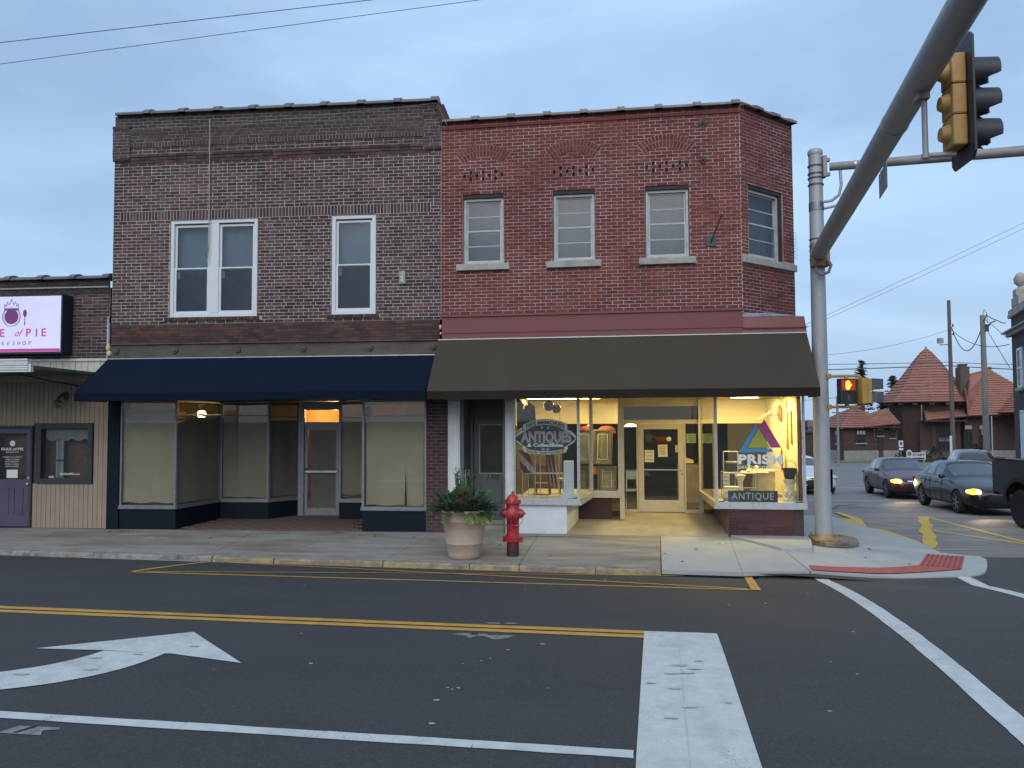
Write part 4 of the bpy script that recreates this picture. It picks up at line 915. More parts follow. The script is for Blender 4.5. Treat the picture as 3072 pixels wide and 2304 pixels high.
# left display window
CHR = mat('chrome_frame', (.46, .48, .50), .3, .06, 10, metal=.25)
g1, MG1, LG1 = shopwin(RB, (1.635, 0), (2.865, 0), .535, .66, 2.60, None, CHR, SHOPGL, .125, post=.03)
g2, MG2, LG2 = shopwin(RB, (2.865, 0), (3.03, 1.45), .535, .66, 2.60, None, CHR, SHOPGL, .125, post=.03)
g3, MG3, LG3 = shopwin(RB, (3.03, 1.45), (3.60, 1.45), .535, .66, 2.60, None, mat('warm_alu', (.52, .48, .38), .4, .1, 9, metal=.5), SHOPGL, .13, post=.03)
STUC = mat('white_bulkhead', (.58, .62, .66), .8, .06, 5, bmp=.3, bscale=60, dirt=(.42, .45, .47), dirt_amt=.4, dscale=2)
bh = MB(); bh.prism([(1.60, .03, 0), (2.62, .03, 0), (2.75, 1.50, .06), (1.60, 1.5, .06)], (0, 0, .53)); obj('bulkhead', bh, STUC, RB)
bh = MB(); bh.prism([(2.76, 1.52, 0.05), (3.43, 1.52, .05), (3.43, 1.75, .05), (2.76, 1.75, .05)], (0, 0, .47)); obj('bulkhead', bh, mat('maroon_bulkhead', (.055, .022, .024), .7, .2, 5), RB)
dk_ = MB(); dk_.prism([(1.64, .04, .60), (2.86, .04, .60), (3.02, 1.46, .60), (3.60, 1.46, .60), (3.60, 2.35, .60), (1.64, 2.35, .60)], (0, 0, .03)); obj('display_floor', dk_, mat('display_floor', (.30, .27, .22), .7, .2, 3), RB)
# entrance screen: sidelights, door, transom
ALY = mat('bronze_alu', (.50, .45, .33), .45, .08, 8, metal=.15)
sc_ = MB(); sc_.box(3.60, 3.69, 2.33, 2.47, .12, 2.60); sc_.box(3.955, 3.985, 2.36, 2.45, .14, 2.08); sc_.box(4.955, 4.99, 2.36, 2.45, .14, 2.08); sc_.box(5.265, 5.34, 2.33, 2.47, .12, 2.60); sc_.box(3.69, 5.265, 2.345, 2.455, 2.04, 2.12); sc_.box(3.69, 5.265, 2.345, 2.455, 2.41, 2.60); sc_.box(3.69, 3.955, 2.36, 2.45, .14, .20); sc_.box(4.99, 5.265, 2.36, 2.45, .14, .20); sc_.box(3.60, 3.69, 1.45, 2.33, .10, 2.60)
scr = obj('entrance_frame', sc_, ALY, RB)
for a, b, c, d in ((3.69, 3.955, .20, 2.04), (4.99, 5.265, .20, 2.04), (3.69, 5.265, 2.12, 2.41)): obj('pane', MB().box(a+.003, b-.003, 2.40, 2.406, c, d), SHOPGL, scr)
obj('transom_board', MB().box(3.69, 5.265, 2.44, 2.45, 2.12, 2.41), mat('transom_dark', (.012, .015, .022), .5, .2), scr)
dn = MB(); dn.frame(3.99, 4.95, .155, 2.035, .118, 2.37, 2.42); dn.box(4.108, 4.832, 2.37, 2.42, .273, .40); nd_ = obj('door', dn, ALY, RB)
obj('pane', MB().box(4.108, 4.832, 2.39, 2.396, .40, 1.917), SHOPGL, nd_); obj('push_bar', MB().bar((4.11, 2.36, 1.05), (4.83, 2.36, 1.05), .02, .022), ALU, nd_)
hn = MB(); hn.tube([(4.86, 2.37, 1.22), (4.86, 2.30, 1.22), (4.86, 2.29, 1.12), (4.88, 2.31, 1.05), (4.92, 2.37, 1.04)], .011, 6); obj('door_handle', hn, CHR, nd_, smooth=True); obj('lock', MB().lathe([(.014, .006), (.016, 0)], (4.915, 2.37, .965), 10, 'Y'), IRON, nd_); obj('hinge', MB().lathe([(.014, -.04), (.014, .04)], (3.985, 2.352, 1.13), 8), ALY, nd_)
NOTE = mat('paper_note', (.62, .58, .46), .8, .06, 6); INK = mat('ink', (.06, .06, .07), .8, .1)
def note(x, z, w_, h_, tilt=0.0, lines=5, m=NOTE, lab='', vv=2.386):
    t_ = thing('notice', lab, 'notice', (x, vv, z), RF); c, s = math.cos(tilt), math.sin(tilt)
    f = lambda a, b: (x+a*c-b*s, z+a*s+b*c)
    q = MB(); q.prism([(f(a, b)[0], vv, f(a, b)[1]) for a, b in ((-w_/2, -h_/2), (w_/2, -h_/2), (w_/2, h_/2), (-w_/2, h_/2))], (0, -.002, 0)); obj('sheet', q, m, t_)
    q = MB()
    for i in range(lines):
        zz = h_*.32-i*h_*.62/max(1, lines-1); hw = w_*(.34 if i % 2 == 0 else .26); q.prism([(f(a, b)[0], vv-.0035, f(a, b)[1]) for a, b in ((-hw, zz-.004), (hw, zz-.004), (hw, zz+.004), (-hw, zz+.004))], (0, -.001, 0))
    if lines: obj('printed_lines', q, INK, t_, kind='stuff')
note(4.225, 1.34, .20, .26, -.02, 3, lab='lower white notice taped at the hinge side of the shop door'); note(4.51, 1.455, .20, .26, .02, 6, lab='printed notice taped in the middle of the shop door'); note(4.80, 1.50, .05, .15, 0, 3, lab='narrow sticker near the handle edge of the shop door'); note(5.11, 1.72, .20, .20, 0, 4, mat('green_notice', (.25, .34, .25), .7, .2, 9), lab='pale green notice high in the sidelight beside the shop door')
pg = MB(); pg.ell((0, 0, 0), (.13, .006, .058), 20, 10); pg.ell((-.13, 0, .02), (.04, .006, .035), 12, 8); pg.ell((-.155, 0, .05), (.016, .005, .02), 8, 6)
for x in (-.09, -.05, .05, .09): pg.box(x-.012, x+.012, -.004, .004, -.09, -.03)
pg.v = [(p[0]+4.50, p[1]+2.38, p[2]+1.70) for p in pg.v]
t_ = thing('door_sign', 'dark red pig-shaped open sign hanging inside the shop door', 'sign', (4.50, 2.38, 1.60), RF); obj('board', pg, mat('pig_red', (.11, .02, .02), .6, .2, 20), t_, smooth=True)
cl_ = MB(); cl_.lathe([(.045, .006), (.05, 0)], (4.64, 2.375, 1.705), 14, 'Y'); obj('dial', cl_, NOTE, t_)
st = MB(); pts = []
for k in range(10): r = .12 if k % 2 == 0 else .05; pts.append((4.235+r*math.sin(k*math.pi/5), 2.60, 1.73+r*1.15*math.cos(k*math.pi/5)))
st.prism(pts, (0, .015, 0)); solo('star_ornament', 'black tin star hanging behind the glass of the shop door', 'ornament', st, IRON, (4.235, 2.6, 1.6), RF)
# right display window
h1, MH1, LH1 = shopwin(RB, (5.34, 0), (6.90, 0), .505, .63, 2.60, None, CHR, SHOPGL, .125, post=.028)
h2, MH2, LH2 = shopwin(RB, (5.27, 2.33), (5.34, 0), .505, .63, 2.60, None, mat('warm_alu', (.5, .46, .36), .4, .1), SHOPGL, .125, post=.03)
h3, MH3, LH3 = shopwin(RB, (6.90, 0), (6.90, 3.2), .505, .63, 2.60, None, CHR, SHOPGL, .125, post=.028, glass_on=False)
bh = MB(); bh.prism([(5.55, .03, 0), (6.70, .03, 0), (6.70, 2.3, .1), (5.55, 2.3, .1)], (0, 0, .50)); bko = obj('bulkhead', bh, mat('maroon_mortar', (.16, .10, .10), .9, .15, 14), RB)
BKM = brickmat('bulkhead_brick', [(0, (.055, .024, .026)), (1, (.085, .036, .036))], True)
me_k = mesh('bulkhead_brick', MB().box(-.187, .187, -.006, .004, -.026, .026), BKM); me_k2 = mesh('bulkhead_brick', MB().box(-.09, .09, -.006, .004, -.026, .026), BKM)
for k in range(8):
    z = .032+k*.0595; sx_ = [(5.743, me_k), (6.125, me_k), (6.507, me_k)] if k % 2 == 0 else [(5.645, me_k2), (5.935, me_k), (6.317, me_k), (6.604, me_k2)]
    for x, me_ in sx_:
        o = bpy.data.objects.new('bulkhead_brick', me_); C.objects.link(o); o.parent = bko; o.location = (x, .028, z)
bp_ = MB(); bp_.box(6.705, 6.865, .03, .25, 0, .50); obj('corner_pier', bp_, mat('dark_pier', (.045, .035, .035), .7, .3, 7), RB)
sw_ = MB(); sw_.box(6.86, 6.90, .25, 12, 0, 3.95); obj('side_wall', sw_, MATS['rear_red_brick'], RB)
dk_ = MB(); dk_.prism([(5.35, .04, .575), (6.85, .04, .575), (6.85, 2.9, .575), (5.29, 2.9, .575)], (0, 0, .03)); obj('display_floor', dk_, MATS['display_floor'], RB)
# interior: cream walls and header over the dark shop room
iw = MB(); iw.quad((1.60, 3.4, 2.07), (6.84, 3.4, 2.07), (6.84, 3.4, 2.60), (1.60, 3.4, 2.60)); iw.quad((6.84, .3, .6), (6.84, 9, .6), (6.84, 9, 2.6), (6.84, .3, 2.6)); iw.quad((1.61, .06, 0), (1.61, 9, 0), (1.61, 9, 2.6), (1.61, .06, 2.6))
iw.box(1.60, 6.84, 3.40, 3.48, 2.03, 2.07); obj('interior_wall', iw, WALLP, RB)
obj('added_wall_panel', MB().box(1.612, 1.63, .35, 3.4, .63, 2.02), mat('dark_brown_panel', (.07, .045, .03), .6, .3, 5, sx=(1, 1, .3)), RB); obj('display_back', MB().box(1.65, 2.35, 2.36, 2.40, .63, 1.95), MATS['dark_brown_panel'], RB)  # dark side wall panel added to darken the view into the lower display
ic = MB(); ic.quad((1.6, .05, 2.598), (6.86, .05, 2.598), (6.86, 3.4, 2.598), (1.6, 3.4, 2.598)); obj('interior_ceiling', ic, mat('ceiling_tile', (.70, .66, .52), .9, .05, 3), RB)
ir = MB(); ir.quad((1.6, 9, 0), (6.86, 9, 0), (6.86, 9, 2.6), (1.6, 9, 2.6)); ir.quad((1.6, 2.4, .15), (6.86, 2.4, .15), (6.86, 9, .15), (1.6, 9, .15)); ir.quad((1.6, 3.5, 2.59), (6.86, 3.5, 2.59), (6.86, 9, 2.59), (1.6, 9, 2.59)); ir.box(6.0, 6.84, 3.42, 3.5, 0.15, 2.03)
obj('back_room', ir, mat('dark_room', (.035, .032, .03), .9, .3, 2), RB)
def lampo(parent, typ, loc, energy, col, frame, size=None, rot=None, spot=None):
    d_ = bpy.data.lights.new('lamp_light', typ); d_.energy = energy; d_.color = col
    if typ == 'AREA': d_.shape = 'RECTANGLE'; d_.size, d_.size_y = size
    elif typ == 'SPOT': d_.spot_size = spot; d_.spot_blend = .6; d_.shadow_soft_size = .05
    else: d_.shadow_soft_size = size or .05
    o_ = bpy.data.objects.new('lamp_light', d_); C.objects.link(o_); o_.matrix_world = frame @ Matrix.Translation(Vector(loc)) @ (rot or I4)
    return o_
WARM = (1.0, .74, .30); PANEL = emis('light_panel', (1.0, .72, .27), 34.0)
def troffer(u, v, w_, l_, label, energy):
    t_ = thing('ceiling_light', label, 'ceiling light', (u, v, 2.59), RF, 'ceiling lights of the antique shop')
    obj('housing', MB().frame(u-w_/2-.03, u+w_/2+.03, 0, .02, .001, 0, 0) if False else MB().box(u-w_/2-.025, u+w_/2+.025, v-l_/2-.025, v+l_/2+.025, 2.572, 2.596), PVC, t_)
    obj('diffuser', MB().quad((u-w_/2, v-l_/2, 2.568), (u-w_/2, v+l_/2, 2.568), (u+w_/2, v+l_/2, 2.568), (u+w_/2, v-l_/2, 2.568)), PANEL, t_)
troffer(5.75, .75, .55, .5, 'square ceiling light panel nearest the glass in the corner display', 17); troffer(6.35, 1.0, .5, .5, 'square ceiling light panel beside the outer wall of the corner display', 17); troffer(6.2, 2.2, .5, .5, 'square ceiling light panel at the back of the corner display', 15)
troffer(2.45, 1.7, 1.5, .34, 'long fluorescent ceiling light over the hanging oval sign', 34); troffer(4.5, 2.75, 1.2, .25, 'fluorescent ceiling light just behind the shop entrance', 10)
# ================================================================== things in the shop windows
NAVYS = mat('sign_navy', (.012, .014, .055), .5, .1, 6); CRS = mat('sign_cream', (.62, .62, .50), .6, .08, 8); GREY = mat('sign_grey', (.30, .30, .31), .5, .1, 8); BLK = mat('sign_black', (.012, .012, .015), .5, .1, 8)
SG = thing('hanging_sign', 'oval navy and cream antiques sign hanging behind the shop window', 'sign', (2.22, .10, 1.46), RF)
def eye(hw, hh, n=18):
    return [(hw*(2*i/n-1), hh*(1-(2*i/n-1)**2)) for i in range(n+1)]+[(hw*(1-2*i/n), -hh*(1-(1-2*i/n)**2)) for i in range(1, n)]
def plate(pts, u, z, v, m, name, par=SG, th=.008): return obj(name, MB().prism([(u+a, v, z+b) for a, b in pts], (0, th, 0)), m, par)
plate([(.60*math.cos(k*math.pi/24), .235*math.sin(k*math.pi/24)) for k in range(48)], 2.22, 1.79, .112, BLK, 'back_board')
plate([(.585*math.cos(k*math.pi/24), .222*math.sin(k*math.pi/24)) for k in range(48)], 2.22, 1.79, .104, CRS, 'cream_swoosh')
plate(eye(.575, .265), 2.22, 1.775, .098, NAVYS, 'navy_field')
def banner(u0, u1, zf, h, m, name, v, n=16):
    b = MB()
    for i in range(n):
        a, c = u0+(u1-u0)*i/n, u0+(u1-u0)*(i+1)/n; b.prism([(a, v, zf(a)), (c, v, zf(c)), (c, v, zf(c)+h), (a, v, zf(a)+h)], (0, .006, 0))
    return obj(name, b, m, SG)
up_ = lambda u: 2.035-.10*((u-2.22)/.43)**2; dn_ = lambda u: 1.478+.045*((u-2.22)/.41)**2
banner(1.785, 2.655, lambda u: up_(u)-.008, .122, BLK, 'upper_banner_edge', .092); banner(1.80, 2.64, up_, .106, CRS, 'upper_banner', .088); banner(1.815, 2.625, dn_, .062, CRS, 'lower_banner', .088); banner(1.79, 1.86, lambda u: dn_(u)+.05, .06, CRS, 'banner_fold', .094, 2); banner(2.58, 2.65, lambda u: dn_(u)+.05, .06, CRS, 'banner_fold', .094, 2)
X_, Z_ = (1, 0, 0), (0, 0, 1)
text("SIS'S MEMORIES", .095, (2.22, .086, 2.05), X_, Z_, BLK, SG, bold=.003, fit=.74, warp=lambda x, y: (x, y-.10*(x/.43)**2))
text('ANTIQUES', .27, (2.235, .092, 1.715), X_, Z_, mat('sign_lav', (.66, .62, .68), .5, .1), SG, bold=.012, fit=.96); text('ANTIQUES', .265, (2.235, .089, 1.717), X_, Z_, BLK, SG, bold=.004, fit=.945); text('ANTIQUES', .262, (2.235, .086, 1.718), X_, Z_, mat('sign_rose', (.52, .38, .36), .5, .2, 9), SG, bold=-.001, fit=.935)
text('& Collectibles', .085, (2.22, .092, 1.625), X_, Z_, mat('sign_white', (.85, .86, .88), .5, .05), SG, bold=.003, fit=.68); text('Gently Used Furniture', .062, (2.22, .086, 1.492), X_, Z_, mat('sign_brown', (.10, .07, .05), .5, .1), SG, bold=.002, fit=.70, warp=lambda x, y: (x, y+.045*(x/.41)**2))
obj('rule', MB().box(1.86, 2.60, .090, .094, 1.690, 1.696), GREY, SG); obj('scroll', MB().lathe([(.02, .002), (.03, 0)], (2.18, .092, 1.575), 12, 'Y').lathe([(.02, .002), (.03, 0)], (2.27, .092, 1.575), 12, 'Y').lathe([(.018, .002), (.028, 0)], (2.16, .092, 1.985), 12, 'Y').lathe([(.018, .002), (.028, 0)], (2.28, .092, 1.985), 12, 'Y'), GREY, SG)
obj('chain', MB().tube([(1.95, .10, 2.08), (1.95, .12, 2.56)], .004, 5).tube([(2.5, .10, 2.08), (2.5, .12, 2.56)], .004, 5), IRON, SG)
# decal
DC = thing('window_decal', 'blue, green and magenta triangle decal on the corner shop window', 'decal', (6.1, .015, 1.24), RF)
def flat(pts, m, name, v=.004): obj(name, MB().prism([(a, v, b) for a, b in pts], (0, -.0015, 0)), m, DC)
flat([(5.755, 1.527), (6.358, 1.533), (6.322, 1.595), (5.885, 1.595), (6.098, 1.975), (6.058, 2.04)], mat('decal_blue', (.05, .26, .52), .5, .04), 'blue_triangle')
flat([(5.915, 1.612), (6.300, 1.612), (6.112, 1.955)], mat('decal_green', (.36, .38, .06), .5, .04), 'green_triangle'); flat([(6.205, 2.125), (6.497, 1.612), (6.318, 1.612), (6.118, 1.97)], mat('decal_magenta', (.40, .06, .22), .5, .04), 'magenta_triangle')
DW = mat('decal_white', (.72, .74, .74), .5, .04); text('PRISM', .225, (6.13, .004, 1.325), X_, Z_, DW, DC, bold=.011, fit=.77, space=1.1, ext=.001); text('DESIGN COMPANY', .07, (6.13, .004, 1.235), X_, Z_, DW, DC, bold=.0015, fit=.765, space=1.15, ext=.001)
CB = thing('chalkboard_sign', 'black board chalked ANTIQUE standing on the corner window sill', 'sign', (5.99, .07, .63), RF)
obj('board', MB().box(5.56, 6.43, .06, .075, .632, .832), mat('slate_board', (.035, .035, .038), .8, .2, 9), CB); text('ANTIQUE', .17, (5.99, .0585, .675), X_, Z_, mat('chalk', (.40, .41, .42), .9, .2, 40), CB, bold=.002, fit=.74, space=1.15, ext=.0008)
# plaster pieces
PLAS = mat('plaster_white', (.60, .56, .46), .8, .1, 12, bmp=.5, bscale=40)
P1 = thing('pedestal', 'carved white plaster pedestal beside the outer edge of the corner window', 'pedestal', (6.72, .45, .605), RF)
obj('column', MB().lathe([(.13, 0), (.13, .05), (.10, .07), (.085, .12), (.10, .17), (.085, .22), (.082, .30), (.10, .36), (.12, .385), (.12, .41)], (6.72, .45, .605), 14), PLAS, P1, smooth=True); rings = MB()
for k in range(18): a = k*.349; rings.ell((6.72+.098*math.cos(a), .45+.098*math.sin(a), .68+.05*(k % 3)), (.024, .024, .03), 8, 6)
obj('carved_leaves', rings, PLAS, P1, smooth=True)
BKT = thing('basket', 'black basket with thin hoop handle on the carved pedestal', 'basket', (6.72, .45, 1.02), RF)
obj('bowl', MB().lathe([(.09, 0), (.125, .20), (.12, .20), (.085, .015)], (6.72, .45, 1.018), 16), mat('black_wicker', (.018, .018, .020), .8, .2, 30, bmp=.6, bscale=80), BKT, smooth=True); obj('handle', MB().tube([(6.72+.125*math.cos(a), .45, 1.215+.14*math.sin(a)) for a in [math.pi*k/12 for k in range(13)]], .005, 6), IRON, BKT)
P2 = thing('pedestal', 'white plaster column with a flat seat at the inner side of the corner window', 'pedestal', (5.80, .55, .605), RF)
obj('column', MB().lathe([(.10, 0), (.09, .05), (.05, .12), (.045, .32), (.07, .40), (.10, .44), (.10, .47)], (5.86, .62, .605), 14), PLAS, P2, smooth=True); obj('seat', MB().box(5.55, 5.83, .42, .62, .82, .87), PLAS, P2, bevel=.015); obj('carved_foot', MB().ell((5.58, .5, .69), (.07, .07, .09), 12, 8), PLAS, P2, smooth=True)
RK = thing('display_rack', 'chrome tube rack standing behind the corner window decal', 'rack', (5.9, 1.0, .605), RF)
q = MB()
for u in (5.60, 5.87, 6.20):
    q.tube([(u, 1.0, .605), (u, 1.0, 1.50 if u < 6 else 1.10)], .010, 6); q.tube([(u, 1.4, .605), (u, 1.4, 1.10)], .010, 6)
q.tube([(5.60, 1.0, 1.50), (5.87, 1.0, 1.50)], .01, 6); q.tube([(5.60, 1.0, 1.08), (6.20, 1.0, 1.08)], .012, 6); q.tube([(5.60, 1.4, 1.08), (6.20, 1.4, 1.08)], .012, 6); q.tube([(5.60, 1.0, .8), (6.2, 1.0, .8)], .008, 6)
obj('tube_frame', q, CHR, RK); obj('shelf', MB().box(5.59, 6.45, 1.0, 1.42, 1.085, 1.10), PLAS, RK)
obj('hung_cloth', MB().poly([(5.96, 1.02, 1.06), (6.16, 1.02, 1.06), (6.09, 1.03, .62), (5.90, 1.03, .62)]), mat('brown_cloth', (.09, .045, .04), .9, .2, 9), RK)
prn = MB(); prn.box(5.62, 5.95, 1.05, 1.40, 1.102, 1.30); solo('printer', 'black box-shaped printer on the shelf of the chrome rack', 'printer', prn, mat('black_plastic', (.02, .02, .024), .4, .2, 9), (5.78, 1.2, 1.1), RF, bevel=.04)
vs2 = MB(); vs2.lathe([(.03, 0), (.05, .03), (.02, .08), (.03, .14)], (6.10, 1.15, 1.10), 12).lathe([(.04, 0), (.04, .10), (.02, .12)], (6.25, 1.2, 1.1), 12).lathe([(.03, 0), (.035, .06)], (6.36, 1.2, 1.1), 12)
solo('figurines', 'small white figurines grouped on the rack shelf', 'figurines', vs2, PLAS, (6.2, 1.15, 1.1), RF, smooth=True)
cs2 = MB(); cs2.box(5.57, 5.70, .90, .905, .78, 1.07); t_ = solo('paper_sign', 'white paper sign hanging from the rack behind the window', 'sign', cs2, NOTE, (5.63, .9, .8), RF)
text('Custom', .035, (5.635, .897, 1.0), X_, Z_, INK, t_, bold=.001, fit=.11, ext=.0008).matrix_parent_inverse = Matrix.Translation((-5.63, -.9, -.8)); text('Wallpaper', .035, (5.635, .897, .93), X_, Z_, INK, t_, bold=.001, fit=.12, ext=.0008).matrix_parent_inverse = Matrix.Translation((-5.63, -.9, -.8)); text('Any Design', .035, (5.635, .897, .85), X_, Z_, INK, t_, bold=.001, fit=.12, ext=.0008).matrix_parent_inverse = Matrix.Translation((-5.63, -.9, -.8))
cb2 = MB(); cb2.box(6.25, 6.60, 1.2, 1.7, .605, 1.095); cb2.box(6.22, 6.63, 1.17, 1.73, 1.095, 1.12); solo('cabinet', 'cream wooden cabinet behind the chrome rack', 'cabinet', cb2, mat('cabinet_cream', (.5, .44, .3), .6, .1), (6.42, 1.4, .605), RF, bevel=.008)
AN = thing('antler_mount', 'antlers on an orange wooden shield high on the cream wall', 'wall trophy', (6.60, 1.75, 2.1), RF)
obj('shield', MB().prism([(6.82, 1.62, 2.10), (6.82, 1.88, 2.10), (6.82, 1.92, 2.30), (6.82, 1.75, 2.40), (6.82, 1.58, 2.30)], (-.03, 0, 0)), mat('orange_wood', (.42, .17, .04), .5, .2, 9), AN); obj('skull', MB().ell((6.68, 1.72, 2.24), (.12, .05, .06), 12, 8), PLAS, AN, smooth=True)
q = MB()
for s_ in (-1, 1): q.tube([(6.68, 1.72+.03*s_, 2.27), (6.52, 1.72+.14*s_, 2.20), (6.36, 1.72+.22*s_, 2.12), (6.22, 1.72+.2*s_, 2.14)], [.014, .013, .01, .004], 6); q.tube([(6.45, 1.72+.18*s_, 2.16), (6.42, 1.72+.2*s_, 2.28)], [.01, .003], 5); q.tube([(6.33, 1.72+.22*s_, 2.12), (6.28, 1.72+.24*s_, 2.22)], [.009, .003], 5)
obj('antlers', q, mat('antler', (.40, .30, .17), .6, .2, 12), AN, smooth=True)
for (v0, v1, z0, z1, lab) in ((1.05, 1.20, 1.55, 2.30, 'tall narrow framed print on the outer wall of the corner display'), (.70, .80, 1.65, 2.28, 'slim framed print nearest the window on the outer wall'), (1.1, 1.22, 2.34, 2.48, 'tiny frame above the tall narrow print')):
    t_ = thing('picture_frame', lab, 'picture frame', (6.83, (v0+v1)/2, z0), RF); obj('moulding', MB().box(6.815, 6.838, v0, v1, z0, z1), mat('gold_frame', (.36, .25, .09), .45, .2, 14, metal=.3), t_); obj('print', MB().box(6.812, 6.816, v0+.025, v1-.025, z0+.03, z1-.03), mat('print_tan', (.5, .33, .16), .7, .3, 8), t_)
mr_ = MB(); mr_.ell((6.76, 1.35, 1.33), (.02, .09, .24), 16, 10); solo('oval_mirror', 'slim pointed wooden plaque leaning on the outer wall', 'plaque', mr_, mat('wood_brown', (.16, .10, .05), .5, .2, 8), (6.76, 1.35, 1.1), RF, smooth=True)
# left display
T1 = thing('display_column', 'square white column with a stepped base in the oval-sign window', 'column', (2.65, .25, .632), RF)
obj('shaft', MB().prism([(2.557, .16, .73), (2.743, .16, .73), (2.743, .34, .73), (2.557, .34, .73)], (0, 0, .62)), STUC, T1, bevel=.012); obj('plinth', MB().box(2.51, 2.79, .12, .38, .632, .735), STUC, T1, bevel=.008)
RK2 = thing('garment_rack', 'chrome folding rack below the hanging oval sign', 'rack', (2.1, .4, .632), RF); q = MB()
for u in (1.75, 1.84, 1.995, 2.07, 2.46, 2.51): q.tube([(u, .35 if u in (1.75, 1.995, 2.46) else .55, .632), (u, .35 if u in (1.75, 1.995, 2.46) else .55, 1.46 if u in (1.995, 2.07, 2.46) else 1.10)], .007, 6)
q.tube([(1.74, .35, 1.10), (2.53, .35, 1.10)], .011, 6); q.tube([(1.74, .55, 1.10), (2.53, .55, 1.10)], .008, 6); q.tube([(1.75, .35, .66), (2.50, .35, .66)], .006, 6); q.tube([(1.995, .35, 1.46), (2.46, .35, 1.46)], .007, 6); obj('tube_frame', q, CHR, RK2)
def cloth(name, lab, cat, corners, m, waves=5, amp=.025, n=16):
    a, b, c, d = (Vector(p) for p in corners); q = MB(); k = 10
    def P_(i, j):
        u, v = i/n, j/k; p = a.lerp(b, u).lerp(d.lerp(c, u), v); return p+Vector((0, amp*math.sin(u*waves*2*math.pi)*(1.1-v*.6), 0))
    for i in range(n):
        for j in range(k): q.quad(P_(i, j), P_(i+1, j), P_(i+1, j+1), P_(i, j+1))
    ce_ = (a+b)/2; return solo(name, lab, cat, q, m, tuple(ce_), RF, smooth=True)
def striped(name, c1, c2, scale, ang=0.0, horiz=False):
    m, t, b = _new(name); co = t.nodes.new('ShaderNodeTexCoord'); mp_ = t.nodes.new('ShaderNodeMapping'); mp_.inputs['Rotation'].default_value = (0, ang, 0); wv = t.nodes.new('ShaderNodeTexWave'); wv.wave_type = 'BANDS'; wv.bands_direction = 'Z' if horiz else 'X'; wv.inputs['Scale'].default_value = scale; wv.inputs['Distortion'].default_value = .6
    t.links.new(co.outputs['Object'], mp_.inputs[0]); t.links.new(mp_.outputs[0], wv.inputs['Vector']); t.links.new(ramp(t, wv.outputs[0], [(.45, c1), (.55, c2)]), b.inputs['Base Color']); b.inputs['Roughness'].default_value = .9; return m
cloth('flag', 'dark striped flag hanging at the left edge of the oval-sign window', 'flag', [(1.66, .25, 1.93), (1.79, .30, 2.0), (1.79, .3, 2.44), (1.66, .2, 2.58)], striped('flag_blue', (.015, .02, .04), (.05, .055, .08), 7, .5, True), 2, .02)
cloth('flag', 'tattered speckled flag beside the dark striped one', 'flag', [(1.86, .35, 1.98), (2.02, .35, 2.0), (2.0, .35, 2.38), (1.86, .35, 2.52)], mat('speckled_flag', (.04, .03, .035), .9, .3, 30, dirt=(.30, .26, .22), dirt_amt=.9, dscale=16), 2, .02)
cloth('flag', 'brown red flag with pale folds between the two dark flags', 'flag', [(1.77, .40, 1.95), (1.88, .40, 1.95), (1.87, .4, 2.40), (1.78, .4, 2.44)], mat('brown_flag', (.13, .07, .06), .9, .3, 18, dirt=(.32, .26, .2), dirt_amt=.7, dscale=9), 3, .02)
cloth('bunting', 'dark red and white bunting draped low at the left of the window', 'bunting', [(1.72, .30, 1.12), (1.98, .35, 1.10), (1.90, .35, 1.50), (1.70, .25, 1.56)], striped('bunting_red', (.15, .02, .025), (.38, .34, .32), 1.6, .7), 3, .035)
cloth('flag', 'folded red and cream striped flag behind the chrome rack', 'flag', [(2.18, .80, .85), (2.42, .8, .78), (2.33, .8, 1.50), (2.15, .8, 1.50)], striped('flag_red', (.16, .02, .025), (.40, .33, .26), 4.5, .15), 3, .03)
for (u, v, z, r, lab) in ((2.22, .80, 2.41, .108, 'larger dark plum glass ball hanging in the window'), (2.37, .85, 2.35, .092, 'smaller dark plum glass ball hanging in the window')):
    t_ = thing('hanging_ball', lab, 'ornament', (u, v, z), RF, 'plum glass balls hanging in the window'); obj('ball', MB().ell((u, v, z), (r, r, r), 20, 14), mat('plum_glass', (.028, .014, .03), .15, .1, 5, coat=.5), t_, smooth=True); obj('string', MB().tube([(u, v, z+r), (u, v, 2.59)], .003, 4), IRON, t_); obj('cap', MB().lathe([(.018, 0), (.015, .025)], (u, v, z+r-.005), 8), ALU, t_)
GILT = mat('gilt_moulding', (.22, .17, .085), .45, .25, 16, metal=.35)
def big_frame(lab, p, q, lean, z0, z1, m_in, name='picture_frame'):
    t_ = thing(name, lab, 'picture frame', ((p[0]+q[0])/2, (p[1]+q[1])/2, z0), RF); p, q = Vector((*p, 0)), Vector((*q, 0)); d = (q-p).normalized(); n = Vector((d.y, -d.x, 0)); L_ = (q-p).length; h = z1-z0
    ez = (Vector((0, 0, 1))*math.cos(lean)-n*math.sin(lean)); M = Matrix(((d.x, -n.x, ez.x, p.x), (d.y, -n.y, ez.y, p.y), (d.z, -n.z, ez.z, z0), (0, 0, 0, 1)))
    obj('moulding', MB().frame(0, L_, 0, h, .055, -.02, .02).frame(.012, L_-.012, .012, h-.012, .02, -.03, -.02).xf(M), GILT, t_); obj('mount', MB().box(.055, L_-.055, 0, .01, .055, h-.055).xf(M), m_in, t_)
    obj('inner_fillet', MB().frame(.10, L_-.10, .10, h-.10, .012, -.006, 0).xf(M), mat('fillet', (.62, .55, .35), .5, .1), t_); return t_
MIRR = mat('old_mirror', (.42, .40, .28), .12, .2, 5, metal=.75); OIL = mat('faded_picture', (.28, .25, .14), .5, .35, 6)
big_frame('large gilt framed mirror leaning at the inner display window, upper one', (3.04, 1.75), (3.44, 1.62), .10, 1.20, 1.93, MIRR); big_frame('gilt framed picture below the leaning mirror', (3.14, 1.70), (3.53, 1.58), .05, .635, 1.17, OIL)
